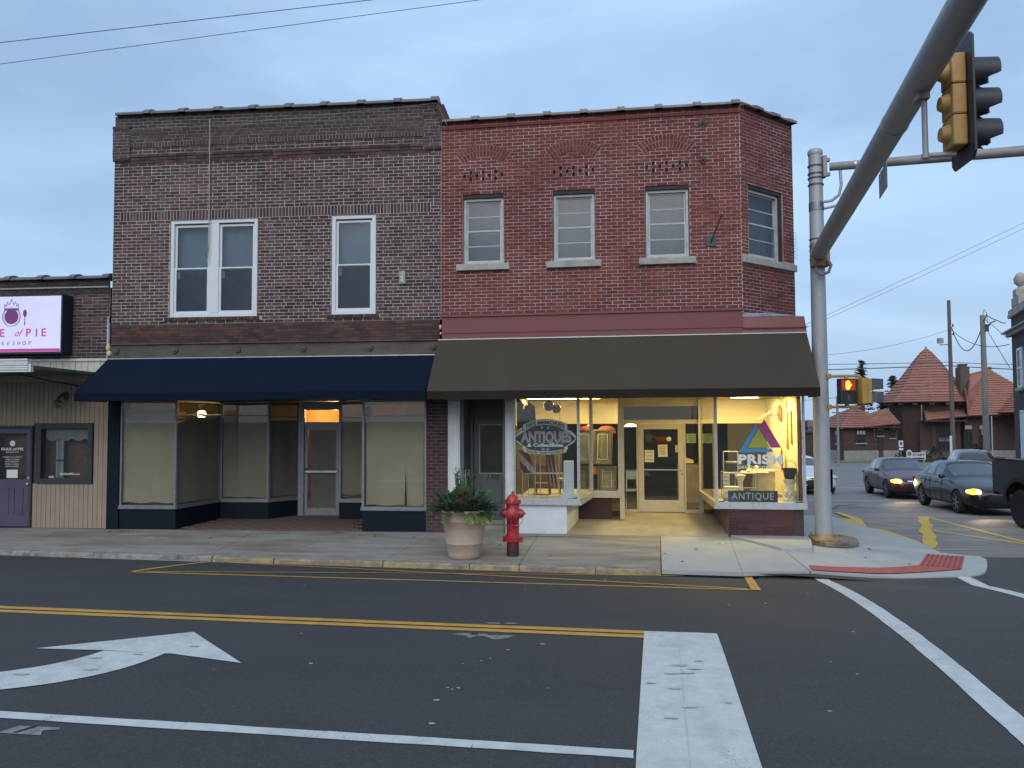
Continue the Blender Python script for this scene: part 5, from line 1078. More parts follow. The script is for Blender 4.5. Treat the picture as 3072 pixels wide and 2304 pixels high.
um = MB(); um.lathe([(.005, .10), (.10, .085), (.17, .04), (.20, -.06)], (3.33, 2.1, 1.90), 16); solo('parasol', 'small red paper parasol behind the leaning mirror', 'parasol', um, mat('red_paper', (.34, .05, .04), .6, .2, 9), (3.33, 2.1, 1.8), RF)
CH = thing('wooden_chair', 'small wooden chair on the floor of the oval-sign window', 'chair', (2.05, 1.1, .632), RF); WD = mat('chair_wood', (.13, .075, .035), .5, .2, 8)
obj('seat', MB().box(1.90, 2.22, .95, 1.27, .84, .865), WD, CH, bevel=.008); 
for u, v in ((1.92, .97), (2.20, .97), (1.92, 1.25), (2.20, 1.25)): obj('leg', MB().tube([(u, v, .632), (u, v, .84)], .014, 6), WD, CH)
obj('backrest', MB().tube([(1.92, 1.25, .865), (1.92, 1.29, 1.2)], .014, 6).tube([(2.20, 1.25, .865), (2.20, 1.29, 1.2)], .014, 6).box(1.92, 2.20, 1.275, 1.295, 1.12, 1.2), WD, CH)
BX = thing('stool', 'round wooden stool with papers behind the white display column', 'stool', (2.45, 1.3, .632), RF); obj('seat', MB().lathe([(.15, 0), (.16, .02), (.15, .04)], (2.45, 1.3, .90), 16), mat('honey_wood', (.36, .22, .08), .5, .2, 8), BX)
for a in (0, 2.09, 4.19): obj('leg', MB().tube([(2.45+.08*math.cos(a), 1.3+.08*math.sin(a), .90), (2.45+.14*math.cos(a), 1.3+.14*math.sin(a), .632)], .014, 6), WD, BX)
solo('card_box', 'small white and teal card box at the corner of the window sill', 'box', MB().box(1.655, 1.74, .10, .16, .662, .712), mat('white_card', (.6, .64, .66), .6, .05), (1.7, .13, .662), RF)
LP = thing('table_lamp', 'small lamp with copper shade standing below the leaning mirror', 'lamp', (3.06, 2.0, .632), RF); obj('shade', MB().lathe([(.05, .16), (.10, 0)], (3.06, 1.98, .98), 14, caps=False), mat('copper_shade', (.35, .13, .05), .35, .2, 8, metal=.5), LP, smooth=True); obj('stem', MB().lathe([(.06, 0), (.06, .02), (.012, .04), (.012, .36)], (3.06, 1.98, .632), 12), IRON, LP)
BC = thing('back_room_counter', 'pale counter with scalloped top seen through the door sidelight', 'counter', (5.15, 4.5, .15), RF); obj('body', MB().box(4.95, 5.5, 4.4, 4.7, .15, 1.05), mat('counter_brown', (.14, .11, .08), .7, .2, 4), BC); obj('crest', MB().prism([(5.0, 4.38, 1.08), (5.32, 4.38, 1.08), (5.32, 4.38, 1.15), (5.24, 4.38, 1.18), (5.16, 4.38, 1.21), (5.08, 4.38, 1.18), (5.0, 4.38, 1.15)], (0, .03, 0)), mat('crest_cream', (.55, .45, .26), .6, .1), BC)
CH2 = thing('folded_chair', 'grey metal folding chair behind the sidelight at the hinge side', 'chair', (3.82, 2.9, .15), RF); obj('back_frame', MB().tube([(3.72, 2.8, .15), (3.74, 2.95, 1.0), (3.95, 2.95, 1.0), (3.97, 2.8, .15)], .014, 6), ALU, CH2); obj('backrest', MB().box(3.74, 3.95, 2.93, 2.96, .80, .98), ALU, CH2); obj('seat', MB().box(3.73, 3.96, 2.6, 2.93, .56, .59), ALU, CH2); obj('legs', MB().tube([(3.73, 2.62, .57), (3.75, 3.0, .15)], .012, 6).tube([(3.96, 2.62, .57), (3.94, 3.0, .15)], .012, 6), ALU, CH2)
DL = thing('pendant_light', 'white dome light glowing deep in the shop behind the sidelight', 'lamp', (3.85, 4.6, 1.95), RF); obj('dome', MB().lathe([(.02, .08), (.12, .05), (.16, 0)], (3.85, 4.6, 1.95), 16), emis('dome_glow', (1, .8, .5), 4), DL); obj('cord', MB().tube([(3.85, 4.6, 2.02), (3.85, 4.6, 2.58)], .005, 5), IRON, DL)

# ================================================================== bakery next door
KB = thing('bakery_building', 'low bakery with tan board front and dark brick above', 'building', (-11.5, .02, 0))
XB0, XB1 = -16.0, -9.60
def tK(u, p, z): return (u, .02-p, z)
wk = MB(); wall_backing(wk, XB0, XB1, 3.40, 5.03, [], tK, .2); wkO = obj('wall', wk, MORT, KB)
bk2 = lay(XB0, XB1, 3.40, 4.72, .066, .215, [], .012, 23, header_every=6)
BKK = brickmat('bakery_brick', stopsL, False); BKK1 = brickmat('bakery_brick_single', stopsL, True)
bricks_on(wkO, bk2, tK, 0, .009, BKK, BKK1, I4, 150, .215, .066, 41, joint=.012)
obj('parapet_bricks', brick_mesh(lay(XB0, XB1, 4.72, 5.03, .062, .215, [], .012, 24), tK, .02, 42), brickmat('sooty_brick', [(0, (.035, .03, .032)), (1, (.07, .055, .052))], False), wkO, kind='stuff')
obj('stone_course', MB().box(XB0, XB1-.02, -.03, .05, 4.85, 4.875), mat('pale_course', (.33, .31, .28), .9, .2, 8), KB); coping(KB, (XB0, .10, 5.03), (XB1, .10, 5.03), .36, .085, .74, COPE)
obj('rear_body', MB().box(XB0, XB1, .3, 12, 0, 4.9), MATS['rear_brick'], KB)
rr = MB(); rr.poly([(-16, 9, 5.0), (-10.6, 9, 5.0), (-12.5, 9, 6.3), (-16, 9, 6.3)]); obj('rear_roof', rr, mat('dark_shingle', (.045, .045, .05), .9, .3, 12), KB)
obj('white_flashing', MB().box(XB0, XB1-.0, -.05, .03, 3.36, 3.41), mat('peeling_white', (.50, .51, .52), .7, .2, 9, dirt=(.3, .3, .3), dirt_amt=.6, dscale=8), KB)
RIBM = mat('ribbed_panel', (.46, .45, .36), .6, .08, 3, dirt=(.36, .34, .27), dirt_amt=.5, dscale=2); PANM = None
for k in range(30):
    a = XB1-.02-.135*(k+1); obj('ribbed_panel', MB().box(a+.004, a+.131, -.02-(.004 if k % 2 else 0), .02, 2.95, 3.358), RIBM, KB)
cn = thing('metal_canopy', 'flat dark metal canopy with white ribbed edge over the bakery door', 'canopy', (-11.5, -.9, 3.0))
q = MB(); q.raw([(-16, 0, 3.12), (-9.77, 0, 3.12), (-9.77, -1.9, 3.14), (-16, -1.9, 3.14), (-16, 0, 3.07), (-9.77, 0, 3.07), (-9.77, -1.9, 3.08), (-16, -1.9, 3.08)], [(0, 1, 2, 3), (7, 6, 5, 4), (1, 5, 6, 2), (0, 3, 7, 4)]); obj('deck', q, mat('canopy_grey', (.10, .11, .115), .6, .15, 5, metal=.2), cn)
q = MB()
for k, z in enumerate((3.02, 3.06, 3.10, 3.14, 3.18, 3.22)): q.box(-16, -9.80, -1.985-(.012 if k % 2 else 0), -1.90, z, z+.032)
q.box(-9.80, -9.755, -1.97, -1.90, 3.02, 3.16); obj('ribbed_edge', q, mat('canopy_white', (.60, .62, .62), .5, .08, 6), cn); obj('hanger', MB().tube([(-10.9, -1.0, 3.09), (-10.6, -.4, 2.95), (-10.2, -.02, 2.86)], .012, 6), IRON, cn)
# tan boards
TAN = mat('tan_boards', (.30, .235, .175), .7, .08, 3, bmp=.15, bscale=30, dirt=(.21, .17, .13), dirt_amt=.4, dscale=1.2); 
tw = MB(); wall_backing(tw, XB0, -9.545, 0, 2.96, [(-12.15, -11.21, 0, 2.06), (-11.115, -9.905, .89, 2.105)], lambda u, p, z: (u, .06-p, z), .3); tb = obj('board_wall', tw, mat('board_gap', (.10, .08, .06), .9, .1, 5), KB)
x = XB0
holesK = [(-12.15, -11.21, 0, 2.06), (-11.115, -9.905, .89, 2.105)]
while x < -9.56:
    x2 = min(x+.098, -9.546); zsplit = [(0, 2.95)]
    for (a, b, c, d) in holesK:
        if b > x+.01 and a < x2-.01: zsplit = [(z0, z1) for z0, z1 in ((0, c), (d, 2.95)) if z1-z0 > .02]
    for z0, z1 in zsplit: obj('board', MB().box(x+.003, x2-.003, .03, .06, z0+.002, z1), TAN, tb)
    x += .1
obj('top_trim', MB().box(XB0, -9.60, .0, .05, 2.952, 3.03), mat('trim_grey', (.16, .155, .14), .7, .2, 4), KB)
CHA = mat('charcoal_frame', (.025, .032, .038), .6, .2, 6)
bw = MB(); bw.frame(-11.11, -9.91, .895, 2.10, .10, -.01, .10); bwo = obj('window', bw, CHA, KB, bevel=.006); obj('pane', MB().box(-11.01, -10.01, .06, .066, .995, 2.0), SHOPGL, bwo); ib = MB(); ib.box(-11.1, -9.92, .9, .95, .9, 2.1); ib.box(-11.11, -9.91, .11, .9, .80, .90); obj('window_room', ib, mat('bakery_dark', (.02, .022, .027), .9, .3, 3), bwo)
q = MB(); n = 30
for i in range(n):
    a, b = -10.99+.98*i/n, -10.99+.98*(i+1)/n; f = lambda x_: 1.80-.055*abs(math.sin((x_+10.99)/.98*math.pi*3.5)); q.quad((a, .12, f(a)), (b, .12, f(b)), (b, .12, 1.99), (a, .12, 1.99))
obj('valance', q, mat('lace', (.17, .18, .19), .9, .15, 20), bwo)
q = MB()
for i in range(16):
    a, b = -10.80+.18*i/16, -10.80+.18*(i+1)/16; s = lambda k: .16+.02*math.sin(k*1.9); q.quad((a, s(i), 1.0), (b, s(i+1), 1.0), (b, s(i+1), 1.98), (a, s(i), 1.98))
obj('curtain', q, mat('pale_curtain', (.36, .37, .37), .9, .15, 9), bwo); obj('tieback', MB().box(-10.81, -10.61, .13, .15, 1.34, 1.37), CHA, bwo); obj('price_card', MB().box(-10.90, -10.79, .09, .10, 1.0, 1.04), PVC, bwo)
text('RULEofPIE.com', .055, (-10.42, .056, 1.065), X_, Z_, DW, bwo, bold=.001, fit=.42, ext=.0008)
PUR = mat('purple_door', (.075, .065, .12), .5, .12, 3, dirt=(.11, .045, .085), dirt_amt=.6, dscale=1.0)
kd = MB(); kd.frame(-12.11, -11.25, .02, 2.02, .115, .06, .105); kd.box(-11.995, -11.365, .06, .105, .135, .97); kdo = obj('door', kd, PUR, KB); obj('door_frame', MB().box(-11.25, -11.205, .0, .12, .0, 2.06).box(-12.15, -11.25, .0, .12, 2.02, 2.06).box(-12.15, -12.11, .0, .12, 0, 2.02), CHA, KB)
for a, b in ((-11.97, -11.73), (-11.64, -11.42)): obj('door_panel', MB().frame(a, b, .26, .80, .03, .048, .06), PUR, kdo)
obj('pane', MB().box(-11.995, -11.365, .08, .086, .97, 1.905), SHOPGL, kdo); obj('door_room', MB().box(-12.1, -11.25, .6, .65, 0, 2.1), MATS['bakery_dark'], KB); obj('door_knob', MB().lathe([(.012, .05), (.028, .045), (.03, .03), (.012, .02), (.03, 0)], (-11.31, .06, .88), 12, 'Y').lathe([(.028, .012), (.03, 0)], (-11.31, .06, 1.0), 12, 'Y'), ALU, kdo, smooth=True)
text('RULE of PIE', .075, (-11.69, .074, 1.56), X_, Z_, DW, kdo, bold=.002, fit=.48, ext=.0008); text('BAKESHOP', .035, (-11.69, .074, 1.51), X_, Z_, DW, kdo, fit=.28, ext=.0008); obj('pie_mark', MB().lathe([(.045, .001), (.06, 0)], (-11.69, .074, 1.70), 18, 'Y'), DW, kdo)
for i, s in enumerate(('TUESDAY thru FRIDAY', '10:30am to 4:30pm', 'SATURDAY', '10:30am to 2:00pm', 'SUN CLOSED')): text(s, .036, (-11.69, .074, 1.41-i*.047), X_, Z_, DW, kdo, fit=.42 if i % 2 == 0 and i < 2 else .30, ext=.0008)
nb = MB(); nb.box(-11.80, -11.56, .068, .072, 1.0, 1.165); n2 = solo('notice', 'small white card taped low in the bakery door glass', 'notice', nb, DW, (-11.68, .07, 1.0))
WLT = thing('wall_lantern', 'dark jelly-jar lantern on the bakery boards beside the awning', 'lamp', (-10.53, .03, 2.43)); obj('bracket', MB().tube([(-10.50, .03, 2.66), (-10.50, -.10, 2.70), (-10.55, -.16, 2.60)], .025, 8).ell((-10.50, .0, 2.66), (.07, .03, .09)), IRON, WLT, smooth=True); obj('cap', MB().lathe([(.01, .07), (.07, .03), (.075, 0)], (-10.555, -.16, 2.52), 14), IRON, WLT); obj('jar', MB().lathe([(.055, .0), (.055, -.08), (.035, -.115), (.005, -.12)], (-10.555, -.16, 2.52), 14), glass('jar_glass', (.7, .7, .72), .1), WLT, smooth=True)
# backlit bakery sign
SN = thing('sign', 'backlit white and pink bakery sign in a black box on the brick wall', 'sign', (-11.5, -.15, 3.53))
obj('box', MB().frame(-12.60, -10.385, 3.50, 4.68, .03, -.315, -.01).box(-12.58, -10.40, -.10, -.02, 3.52, 4.66), mat('sign_box', (.012, .016, .026), .5, .2, 6), SN)
m, t, b = _new('lit_acrylic'); b.inputs['Base Color'].default_value = (.80, .80, .86, 1); c_ = ramp(t, noise(t, 1.2, 3), [(.3, (.54, .53, .72)), (.7, (.62, .60, .78))]); t.links.new(c_, b.inputs['Emission Color']); t.links.new(c_, b.inputs['Base Color']); b.inputs['Emission Strength'].default_value = .26; b.inputs['Roughness'].default_value = .35; ACR = m
obj('face', MB().box(-12.57, -10.415, -.318, -.30, 3.535, 4.65), ACR, SN)
def litm(name, col, s=.25): return mat(name, col, .4, .08, 6, emit=col, es=s)
PINK = litm('sign_pink', (.42, .05, .22)); PLUM = litm('sign_plum', (.13, .025, .14)); INKS = litm('sign_ink', (.06, .05, .13))
yS = -.320
obj('pink_strip', MB().box(-12.56, -10.42, yS-.002, yS, 3.54, 3.598), PINK, SN)
cxs = -11.47
text('RULE of PIE'.replace(' of ', '   '), .0001, (0, 0, 0), X_, Z_, PINK, SN) if False else None
for ch, px in (('R', -.72), ('U', -.55), ('L', -.40), ('E', -.255)): text(ch, .22, (cxs+px+.06, yS, 3.845), X_, Z_, PINK, SN, bold=.004, ext=.001)
for ch, px in (('P', .37), ('I', .545), ('E', .695)): text(ch, .22, (cxs+px, yS, 3.845), X_, Z_, PINK, SN, bold=.004, ext=.001)
text('of', .20, (cxs+.13, yS, 3.85), X_, Z_, PINK, SN, shear=.6, ext=.001, sx=.8)
for i, ch in enumerate('BAKESHOP'): text(ch, .105, (cxs-.40+i*.114, yS, 3.675), X_, Z_, INKS, SN, shear=.15, ext=.001)
pie = MB(); pie.lathe([(.145, .002), (.15, 0)], (cxs, yS, 4.245), 28, 'Y'); obj('pie_filling', pie, PLUM, SN)
cru = MB()
for k in range(30):
    a = R_(-235+290*k/29); r0, r1 = .158, .185
    cru.prism([(cxs+r*math.cos(-a-.0+dd_), yS, 4.245+r*math.sin(-a+dd_)) for r, dd_ in ((r0, -.035), (r1, .02), (r1, .06), (r0, .0))], (0, -.002, 0))
obj('pie_crust', cru, INKS, SN); obj('pie_rim', MB().tube([(cxs+.192*math.cos(R_(130+k*10)), yS, 4.245+.192*math.sin(R_(130+k*10))) for k in range(28)], .005, 5), INKS, SN)
crn = [(-.15, 4.41), (-.145, 4.50), (-.115, 4.45), (-.085, 4.545), (-.05, 4.48), (0, 4.60), (.05, 4.48), (.085, 4.545), (.115, 4.45), (.145, 4.50), (.15, 4.41)]
obj('crown', MB().tube([(cxs+a, yS-.002, z) for a, z in crn+[crn[0]]], .006, 5).box(cxs-.155, cxs+.155, yS-.003, yS, 4.37, 4.40), INKS, SN)
obj('spoon', MB().ell((cxs+.29, yS-.001, 4.31), (.042, .003, .075), 14, 10).box(cxs+.284, cxs+.296, yS-.003, yS, 4.08, 4.25).ell((cxs+.29, yS-.001, 4.11), (.012, .003, .05), 10, 8), PLUM, SN); obj('fork', MB().box(cxs-.296, cxs-.284, yS-.003, yS, 4.08, 4.28).box(cxs-.325, cxs-.255, yS-.003, yS, 4.26, 4.29).box(cxs-.325, cxs-.312, yS-.003, yS, 4.29, 4.38).box(cxs-.268, cxs-.255, yS-.003, yS, 4.29, 4.38).box(cxs-.297, cxs-.283, yS-.003, yS, 4.29, 4.38), PLUM, SN)
DS = thing('downspout', 'white painted downspout between the bakery and the taller brick building', 'pipe', (-9.60, -.03, 3.4)); obj('pipe', MB().box(-9.625, -9.595, -.03, .01, 3.42, 4.25).box(-9.57, -9.56, -.06, -.02, 3.45, 4.12), mat('old_white_pipe', (.42, .42, .42), .6, .3, 9), DS); obj('strap', MB().box(-9.64, -9.56, -.035, -.005, 4.05, 4.08).box(-9.64, -9.56, -.035, -.005, 3.95, 3.97), MATS['old_white_pipe'], DS)
# ================================================================== street furniture
# planter
PX_, PY_ = -1.962, -2.42; PZ_ = swz(PX_, PY_)
PL = thing('planter', 'large beige resin planter filled with evergreen cuttings beside the hydrant', 'planter', (PX_, PY_, PZ_))
POT = mat('beige_resin', (.42, .325, .25), .75, .08, 6, bmp=.25, bscale=60, dirt=(.30, .23, .185), dirt_amt=.5, dscale=2.2)
prof = [(.235, 0), (.249, .012), (.262, .06), (.287, .215), (.296, .225), (.300, .24), (.294, .252), (.345, .575), (.354, .585), (.358, .60), (.351, .612), (.362, .68), (.378, .715), (.398, .735), (.402, .752), (.395, .765), (.372, .76), (.355, .70), (.35, .68)]
obj('pot', MB().lathe(prof, (PX_, PY_, PZ_), 40, caps=False), POT, PL, smooth=True); obj('soil', MB().lathe([(.36, .69), (.001, .70)], (PX_, PY_, PZ_), 30, caps=False), mat('soil', (.03, .022, .016), .95, .3, 12), PL)
def leafmat(name, c0, c1):
    m, t, b = _new(name); at = t.nodes.new('ShaderNodeAttribute'); at.attribute_name = 'tone'; c = ramp(t, at.outputs['Fac'], [(0, c0), (1, c1)]); t.links.new(c, b.inputs['Base Color']); b.inputs['Roughness'].default_value = .6; b.inputs['Specular IOR Level'].default_value = .3; MATS[name] = m; return m
rng = random.Random(77)
def spray(mb, p, d, L_, droop, n, ln, wd, flat=True):
    """a flattened evergreen spray: a stem with leaflets fanned to both sides"""
    p = Vector(p); d = Vector(d).normalized(); pts = [p.copy()]
    for i in range(n):
        d = (d+Vector((0, 0, -droop/n))+Vector((rng.gauss(0, .04), rng.gauss(0, .04), rng.gauss(0, .04)))).normalized(); p = p+d*(L_/n); pts.append(p.copy())
    base_t = rng.random()
    for i in range(1, len(pts)):
        dd = (pts[i]-pts[i-1]).normalized(); s = dd.cross(Vector((0, 0, 1)))
        if s.length < .1: s = dd.cross(Vector((0, 1, 0)))
        s.normalize(); u = s.cross(dd); k = 1-.55*i/len(pts)
        for sd_ in (-1, 1):
            for rep in range(3):
                a = pts[i-1].lerp(pts[i], rng.random()); o_ = (s*sd_*rng.uniform(.6, 1)+dd*rng.uniform(.5, 1.1)+u*rng.uniform(-.45, .45)).normalized()*ln*k*rng.uniform(.7, 1.25); w_ = (o_.cross(u).normalized())*wd
                mb.tone = min(1, max(0, base_t*.6+rng.random()*.5)); mb.poly((a-w_*.5, a+o_*.55-w_, a+o_, a+o_*.55+w_))
fo = MB(); fo2 = MB(); base = Vector((PX_, PY_, PZ_+.72))
for i in range(230):
    a = rng.uniform(0, 6.283); r = rng.uniform(0, .30); el = rng.uniform(.15, 1.25)
    d = Vector((math.cos(a)*math.cos(el), math.sin(a)*math.cos(el), math.sin(el))); spray(fo, base+Vector((r*math.cos(a), r*math.sin(a), 0)), d, rng.uniform(.26, .46), rng.uniform(.1, .7), 10, .058, .011)
for i in range(70):                                     # side boughs reaching past the rim
    a = rng.choice([rng.gauss(3.2, .45), rng.gauss(0, .5), rng.uniform(0, 6.28)]); d = Vector((math.cos(a), math.sin(a), .35)); spray(fo, base+Vector((.25*math.cos(a), .25*math.sin(a), .02)), d, rng.uniform(.25, .42), rng.uniform(.1, .5), 10, .06, .011)
for i in range(16):                                     # the tall leader left of centre
    spray(fo, base+Vector((-.04+rng.gauss(0, .05), rng.gauss(0, .05), .1)), (rng.gauss(-.02, .12), rng.gauss(0, .12), 1), rng.uniform(.42, .62), .0, 11, .05, .011)
for i in range(15):                                     # yellow-green cedar hanging over the front
    a = rng.gauss(-.95, .45); d = Vector((math.cos(a), math.sin(a), .25)); spray(fo2, base+Vector((.26*math.cos(a), .26*math.sin(a), .02)), d, rng.uniform(.22, .34), rng.uniform(1.0, 2.2), 10, .06, .011)
for i in range(16):                                     # broad leaves
    a = rng.uniform(0, 6.28); c = base+Vector((-.15+rng.gauss(0, .09), -.12+rng.gauss(0, .07), rng.uniform(.1, .35))); d = Vector((rng.gauss(0, .5), rng.gauss(-.4, .3), 1)).normalized(); s = d.cross(Vector((0, 1, .3))).normalized()*.035; fo.tone = rng.random()*.3; fo.poly((c, c+d*.05+s, c+d*.13, c+d*.05-s))
fo_o = obj('foliage', fo, leafmat('evergreen', (.022, .062, .036), (.10, .165, .08)), PL, kind='stuff'); obj('cedar_sprays', fo2, leafmat('cedar_gold', (.07, .11, .03), (.20, .25, .07)), PL, kind='stuff')
fl3 = MB(); c = base+Vector((.05, -.36, .26))
for i in range(26):
    a = rng.uniform(0, 6.28); d = Vector((math.cos(a), -.5+rng.gauss(0, .3), math.sin(a)*.8)).normalized(); s = d.cross(Vector((0, 1, .2))).normalized()*.024; p = c+d*rng.uniform(0, .06); fl3.tone = rng.random(); fl3.poly((p, p+d*.045+s, p+d*.10, p+d*.045-s))
obj('flower', fl3, leafmat('dark_red_leaf', (.05, .012, .014), (.20, .045, .05)), PL)
tw = MB()
for i in range(4): tw.tube([base+Vector((-.12+.05*i, 0, 0)), base+Vector((-.13+.05*i+rng.gauss(0, .02), 0, .35)), base+Vector((-.12+.05*i+rng.gauss(0, .03), rng.gauss(0, .03), .62+rng.random()*.14))], .004, 5)
obj('twigs', tw, mat('pale_twig', (.42, .38, .32), .8, .2, 20), PL)

# fire hydrant
HX, HY = -1.207, -2.25; HZ = swz(HX, HY)
HY_ = thing('fire_hydrant', 'red fire hydrant standing at the kerb beside the planter', 'fire hydrant', (HX, HY, HZ))
RDP = mat('hydrant_red', (.36, .022, .032), .42, .15, 7, bmp=.25, bscale=70, dirt=(.21, .045, .045), dirt_amt=.5, dscale=5, coat=.15)
m, t, b = _new('hydrant_boot'); g_ = t.nodes.new('ShaderNodeTexCoord'); sp2 = t.nodes.new('ShaderNodeSeparateXYZ'); t.links.new(g_.outputs['Generated'], sp2.inputs[0]); nn = noise(t, 14, 4); ad = t.nodes.new('ShaderNodeMath'); ad.operation = 'MULTIPLY_ADD'; ad.inputs[1].default_value = .35; t.links.new(nn, ad.inputs[0]); t.links.new(sp2.outputs[2], ad.inputs[2])
t.links.new(ramp(t, ad.outputs[0], [(.45, (.028, .022, .024)), (.85, (.085, .020, .024)), (1.0, (.22, .022, .028))]), b.inputs['Base Color']); b.inputs['Roughness'].default_value = .7
obj('boot', MB().lathe([(.099, 0), (.099, .245)], (HX, HY, HZ), 26), m, HY_, smooth=True)
obj('ground_flange', MB().lathe([(.10, .225), (.145, .235), (.163, .243), (.165, .268), (.150, .276), (.160, .284), (.160, .302), (.125, .315), (.105, .33)], (HX, HY, HZ), 30), RDP, HY_, smooth=True)
obj('barrel', MB().lathe([(.105, .32), (.102, .34), (.102, .56), (.108, .575), (.110, .60), (.112, .70), (.108, .78), (.104, .83)], (HX, HY, HZ), 30, caps=False), RDP, HY_, smooth=True)
obj('bonnet_flange', MB().lathe([(.104, .82), (.130, .826), (.136, .834), (.136, .85), (.128, .858), (.118, .862)], (HX, HY, HZ), 30), RDP, HY_, smooth=True)
obj('bonnet', MB().lathe([(.110, .855), (.106, .89), (.092, .925), (.066, .955), (.040, .972), (.030, .98), (.028, .99)], (HX, HY, HZ), 28), RDP, HY_, smooth=True)
obj('operating_nut', MB().lathe([(.030, .985), (.028, 1.0), (.020, 1.004), (.018, 1.03)], (HX, HY, HZ), 5), RDP, HY_)
capprof = [(.072, 0), (.072, .05), (.078, .052), (.078, .075), (.066, .082), (.062, .11), (.045, .118), (.040, .128), (.020, .132), (.018, .165)]
for sgn in (-1, 1):
    q = MB().lathe([(r, z*.75) for r, z in capprof], (0, 0, 0), 20, 'X'); q.v = [(HX+sgn*(p[0]+.085), HY+p[1], HZ+.672+p[2]) for p in q.v]
    if sgn < 0: q.f = [f[::-1] for f in q.f]
    obj('side_nozzle', q, RDP, HY_, smooth=True)
obj('pumper_nozzle', MB().lathe([(.098, .06), (.098, .13), (.104, .132), (.104, .16), (.085, .17), (.08, .185), (.055, .192), (.05, .205), (.028, .21), (.024, .235)], (HX, HY, HZ+.665), 26, 'Y'), RDP, HY_, smooth=True)
bt = MB()
for r, z in ((.148, .232), (.122, .84)):
    for k in range(8): a = k*.785+.3; bt.lathe([(.012, -.028), (.012, .03)], (HX+r*math.cos(a), HY+r*math.sin(a), HZ+z+.02), 6)
obj('flange_bolts', bt, RDP, HY_)
cn_ = MB()
for pts in ([(-.17, 0, .64), (-.165, -.05, .55), (-.12, -.11, .49), (-.03, -.13, .485)], [(.17, 0, .64), (.16, -.05, .56), (.12, -.10, .50), (.05, -.12, .49)], [(0, -.20, .60), (-.015, -.19, .55), (.01, -.16, .50), (-.02, -.13, .46), (.01, -.12, .43)]):
    cn_.tube([(HX+a, HY+b_, HZ+c_) for a, b_, c_ in pts], .0055, 5)
obj('cap_chains', cn_, mat('chain_steel', (.24, .23, .23), .5, .3, 30, metal=.6), HY_); obj('chain_ring', MB().lathe([(.104, .475), (.110, .478), (.110, .487), (.104, .49)], (HX, HY, HZ), 28, caps=False), RDP, HY_)

# ------------------------------------------------------------------ traffic signal pole with two mast arms
QX, QY, QZ = 4.10, -.56, -.075
SP = thing('signal_pole', 'grey steel traffic signal pole with two mast arms on the corner', 'signal pole', (QX, QY, QZ))
STEEL = mat('galvanised_steel', (.36, .37, .38), .55, .14, 3, metal=.25, bmp=.12, bscale=40, dirt=(.21, .205, .195), dirt_amt=.7, dscale=3.0, sx=(1.5, 1.5, .5)); STEEL2 = mat('weathered_arm', (.27, .255, .245), .65, .25, 5, metal=.2, dirt=(.17, .14, .115), dirt_amt=.7, dscale=2.2)
obj('shaft', MB().lathe([(.146, .12), (.142, 1.2), (.130, 3.5), (.117, 6.93)], (QX, QY, QZ), 28), STEEL, SP, smooth=True); obj('cap', MB().lathe([(.126, 6.92), (.130, 6.95), (.128, 6.99), (.10, 7.02)], (QX, QY, QZ), 24), STEEL, SP, smooth=True)
RUSTY = mat('rusty_plate', (.30, .19, .10), .8, .3, 9, bmp=.4, bscale=40, dirt=(.14, .08, .05), dirt_amt=.7, dscale=5)
obj('base_plate', MB().box(QX-.21, QX+.21, QY-.21, QY+.21, QZ+.085, QZ+.135), RUSTY, SP, bevel=.01); obj('base_collar', MB().lathe([(.185, .135), (.165, .16), (.148, .20)], (QX, QY, QZ), 24), RUSTY, SP, smooth=True)
for sx_, sy_ in ((-1, -1), (1, -1), (1, 1), (-1, 1)): obj('anchor_bolt', MB().lathe([(.03, .135), (.03, .165), (.016, .166), (.016, .20)], (QX+.17*sx_, QY+.17*sy_, QZ), 6), RUSTY, SP)
ft = MB(); ft.prism([(3.86, -.60, QZ), (4.05, -.88, QZ), (4.40, -.88, QZ), (4.66, -.66, QZ), (4.74, -.3, QZ), (4.60, .1, QZ), (4.2, .12, QZ), (3.9, -.2, QZ)], (0, 0, .088)); obj('footing', ft, mat('stained_footing', (.22, .17, .125), .9, .3, 8, bmp=.6, bscale=30, dirt=(.04, .035, .032), dirt_amt=.8, dscale=5), SP, bevel=.02)
bands = MB()
for z in (6.36, 6.48, 6.56, 6.70, 5.02, 5.18, 5.27, 5.38): obj('clamp_band', MB().lathe([(.126, z), (.136, z+.004), (.136, z+.022), (.126, z+.026)], (QX, QY, QZ), 24), mat('dark_band', (.10, .105, .11), .5, .2, 9, metal=.5), SP); wbd = MB().lathe([(.124, 5.90), (.128, 5.902), (.128, 6.05), (.124, 6.052)], (QX, QY, QZ), 24); obj('pole_band', wbd, ALU, SP); obj('hand_hole', MB().box(QX+.10, QX+.148, QY-.10, QY-.04, .85, 1.25), MATS['dark_band'], SP, bevel=.01)
a0, a1 = Vector((4.08, -.72, 5.04)), Vector((2.673, -8.938, 5.035)); dA = (a1-a0).normalized()
obj('mast_arm', MB().tube([a0, a0+dA*3, a1, a0+dA*12.5], [.134, .130, .121, .115], 24), STEEL, SP, smooth=True)
cpl = MB()
for s_ in (2.9, 3.0, 6.2): cpl.tube([a0+dA*s_, a0+dA*(s_+.02)], .1325, 24)
obj('arm_weld', cpl, STEEL, SP, smooth=True)
obj('arm_collar', MB().tube([a0+dA*8.75, a0+dA*8.82, a0+dA*9.5, a0+dA*9.55], [.125, .158, .158, .125], 20), STEEL2, SP, smooth=True)
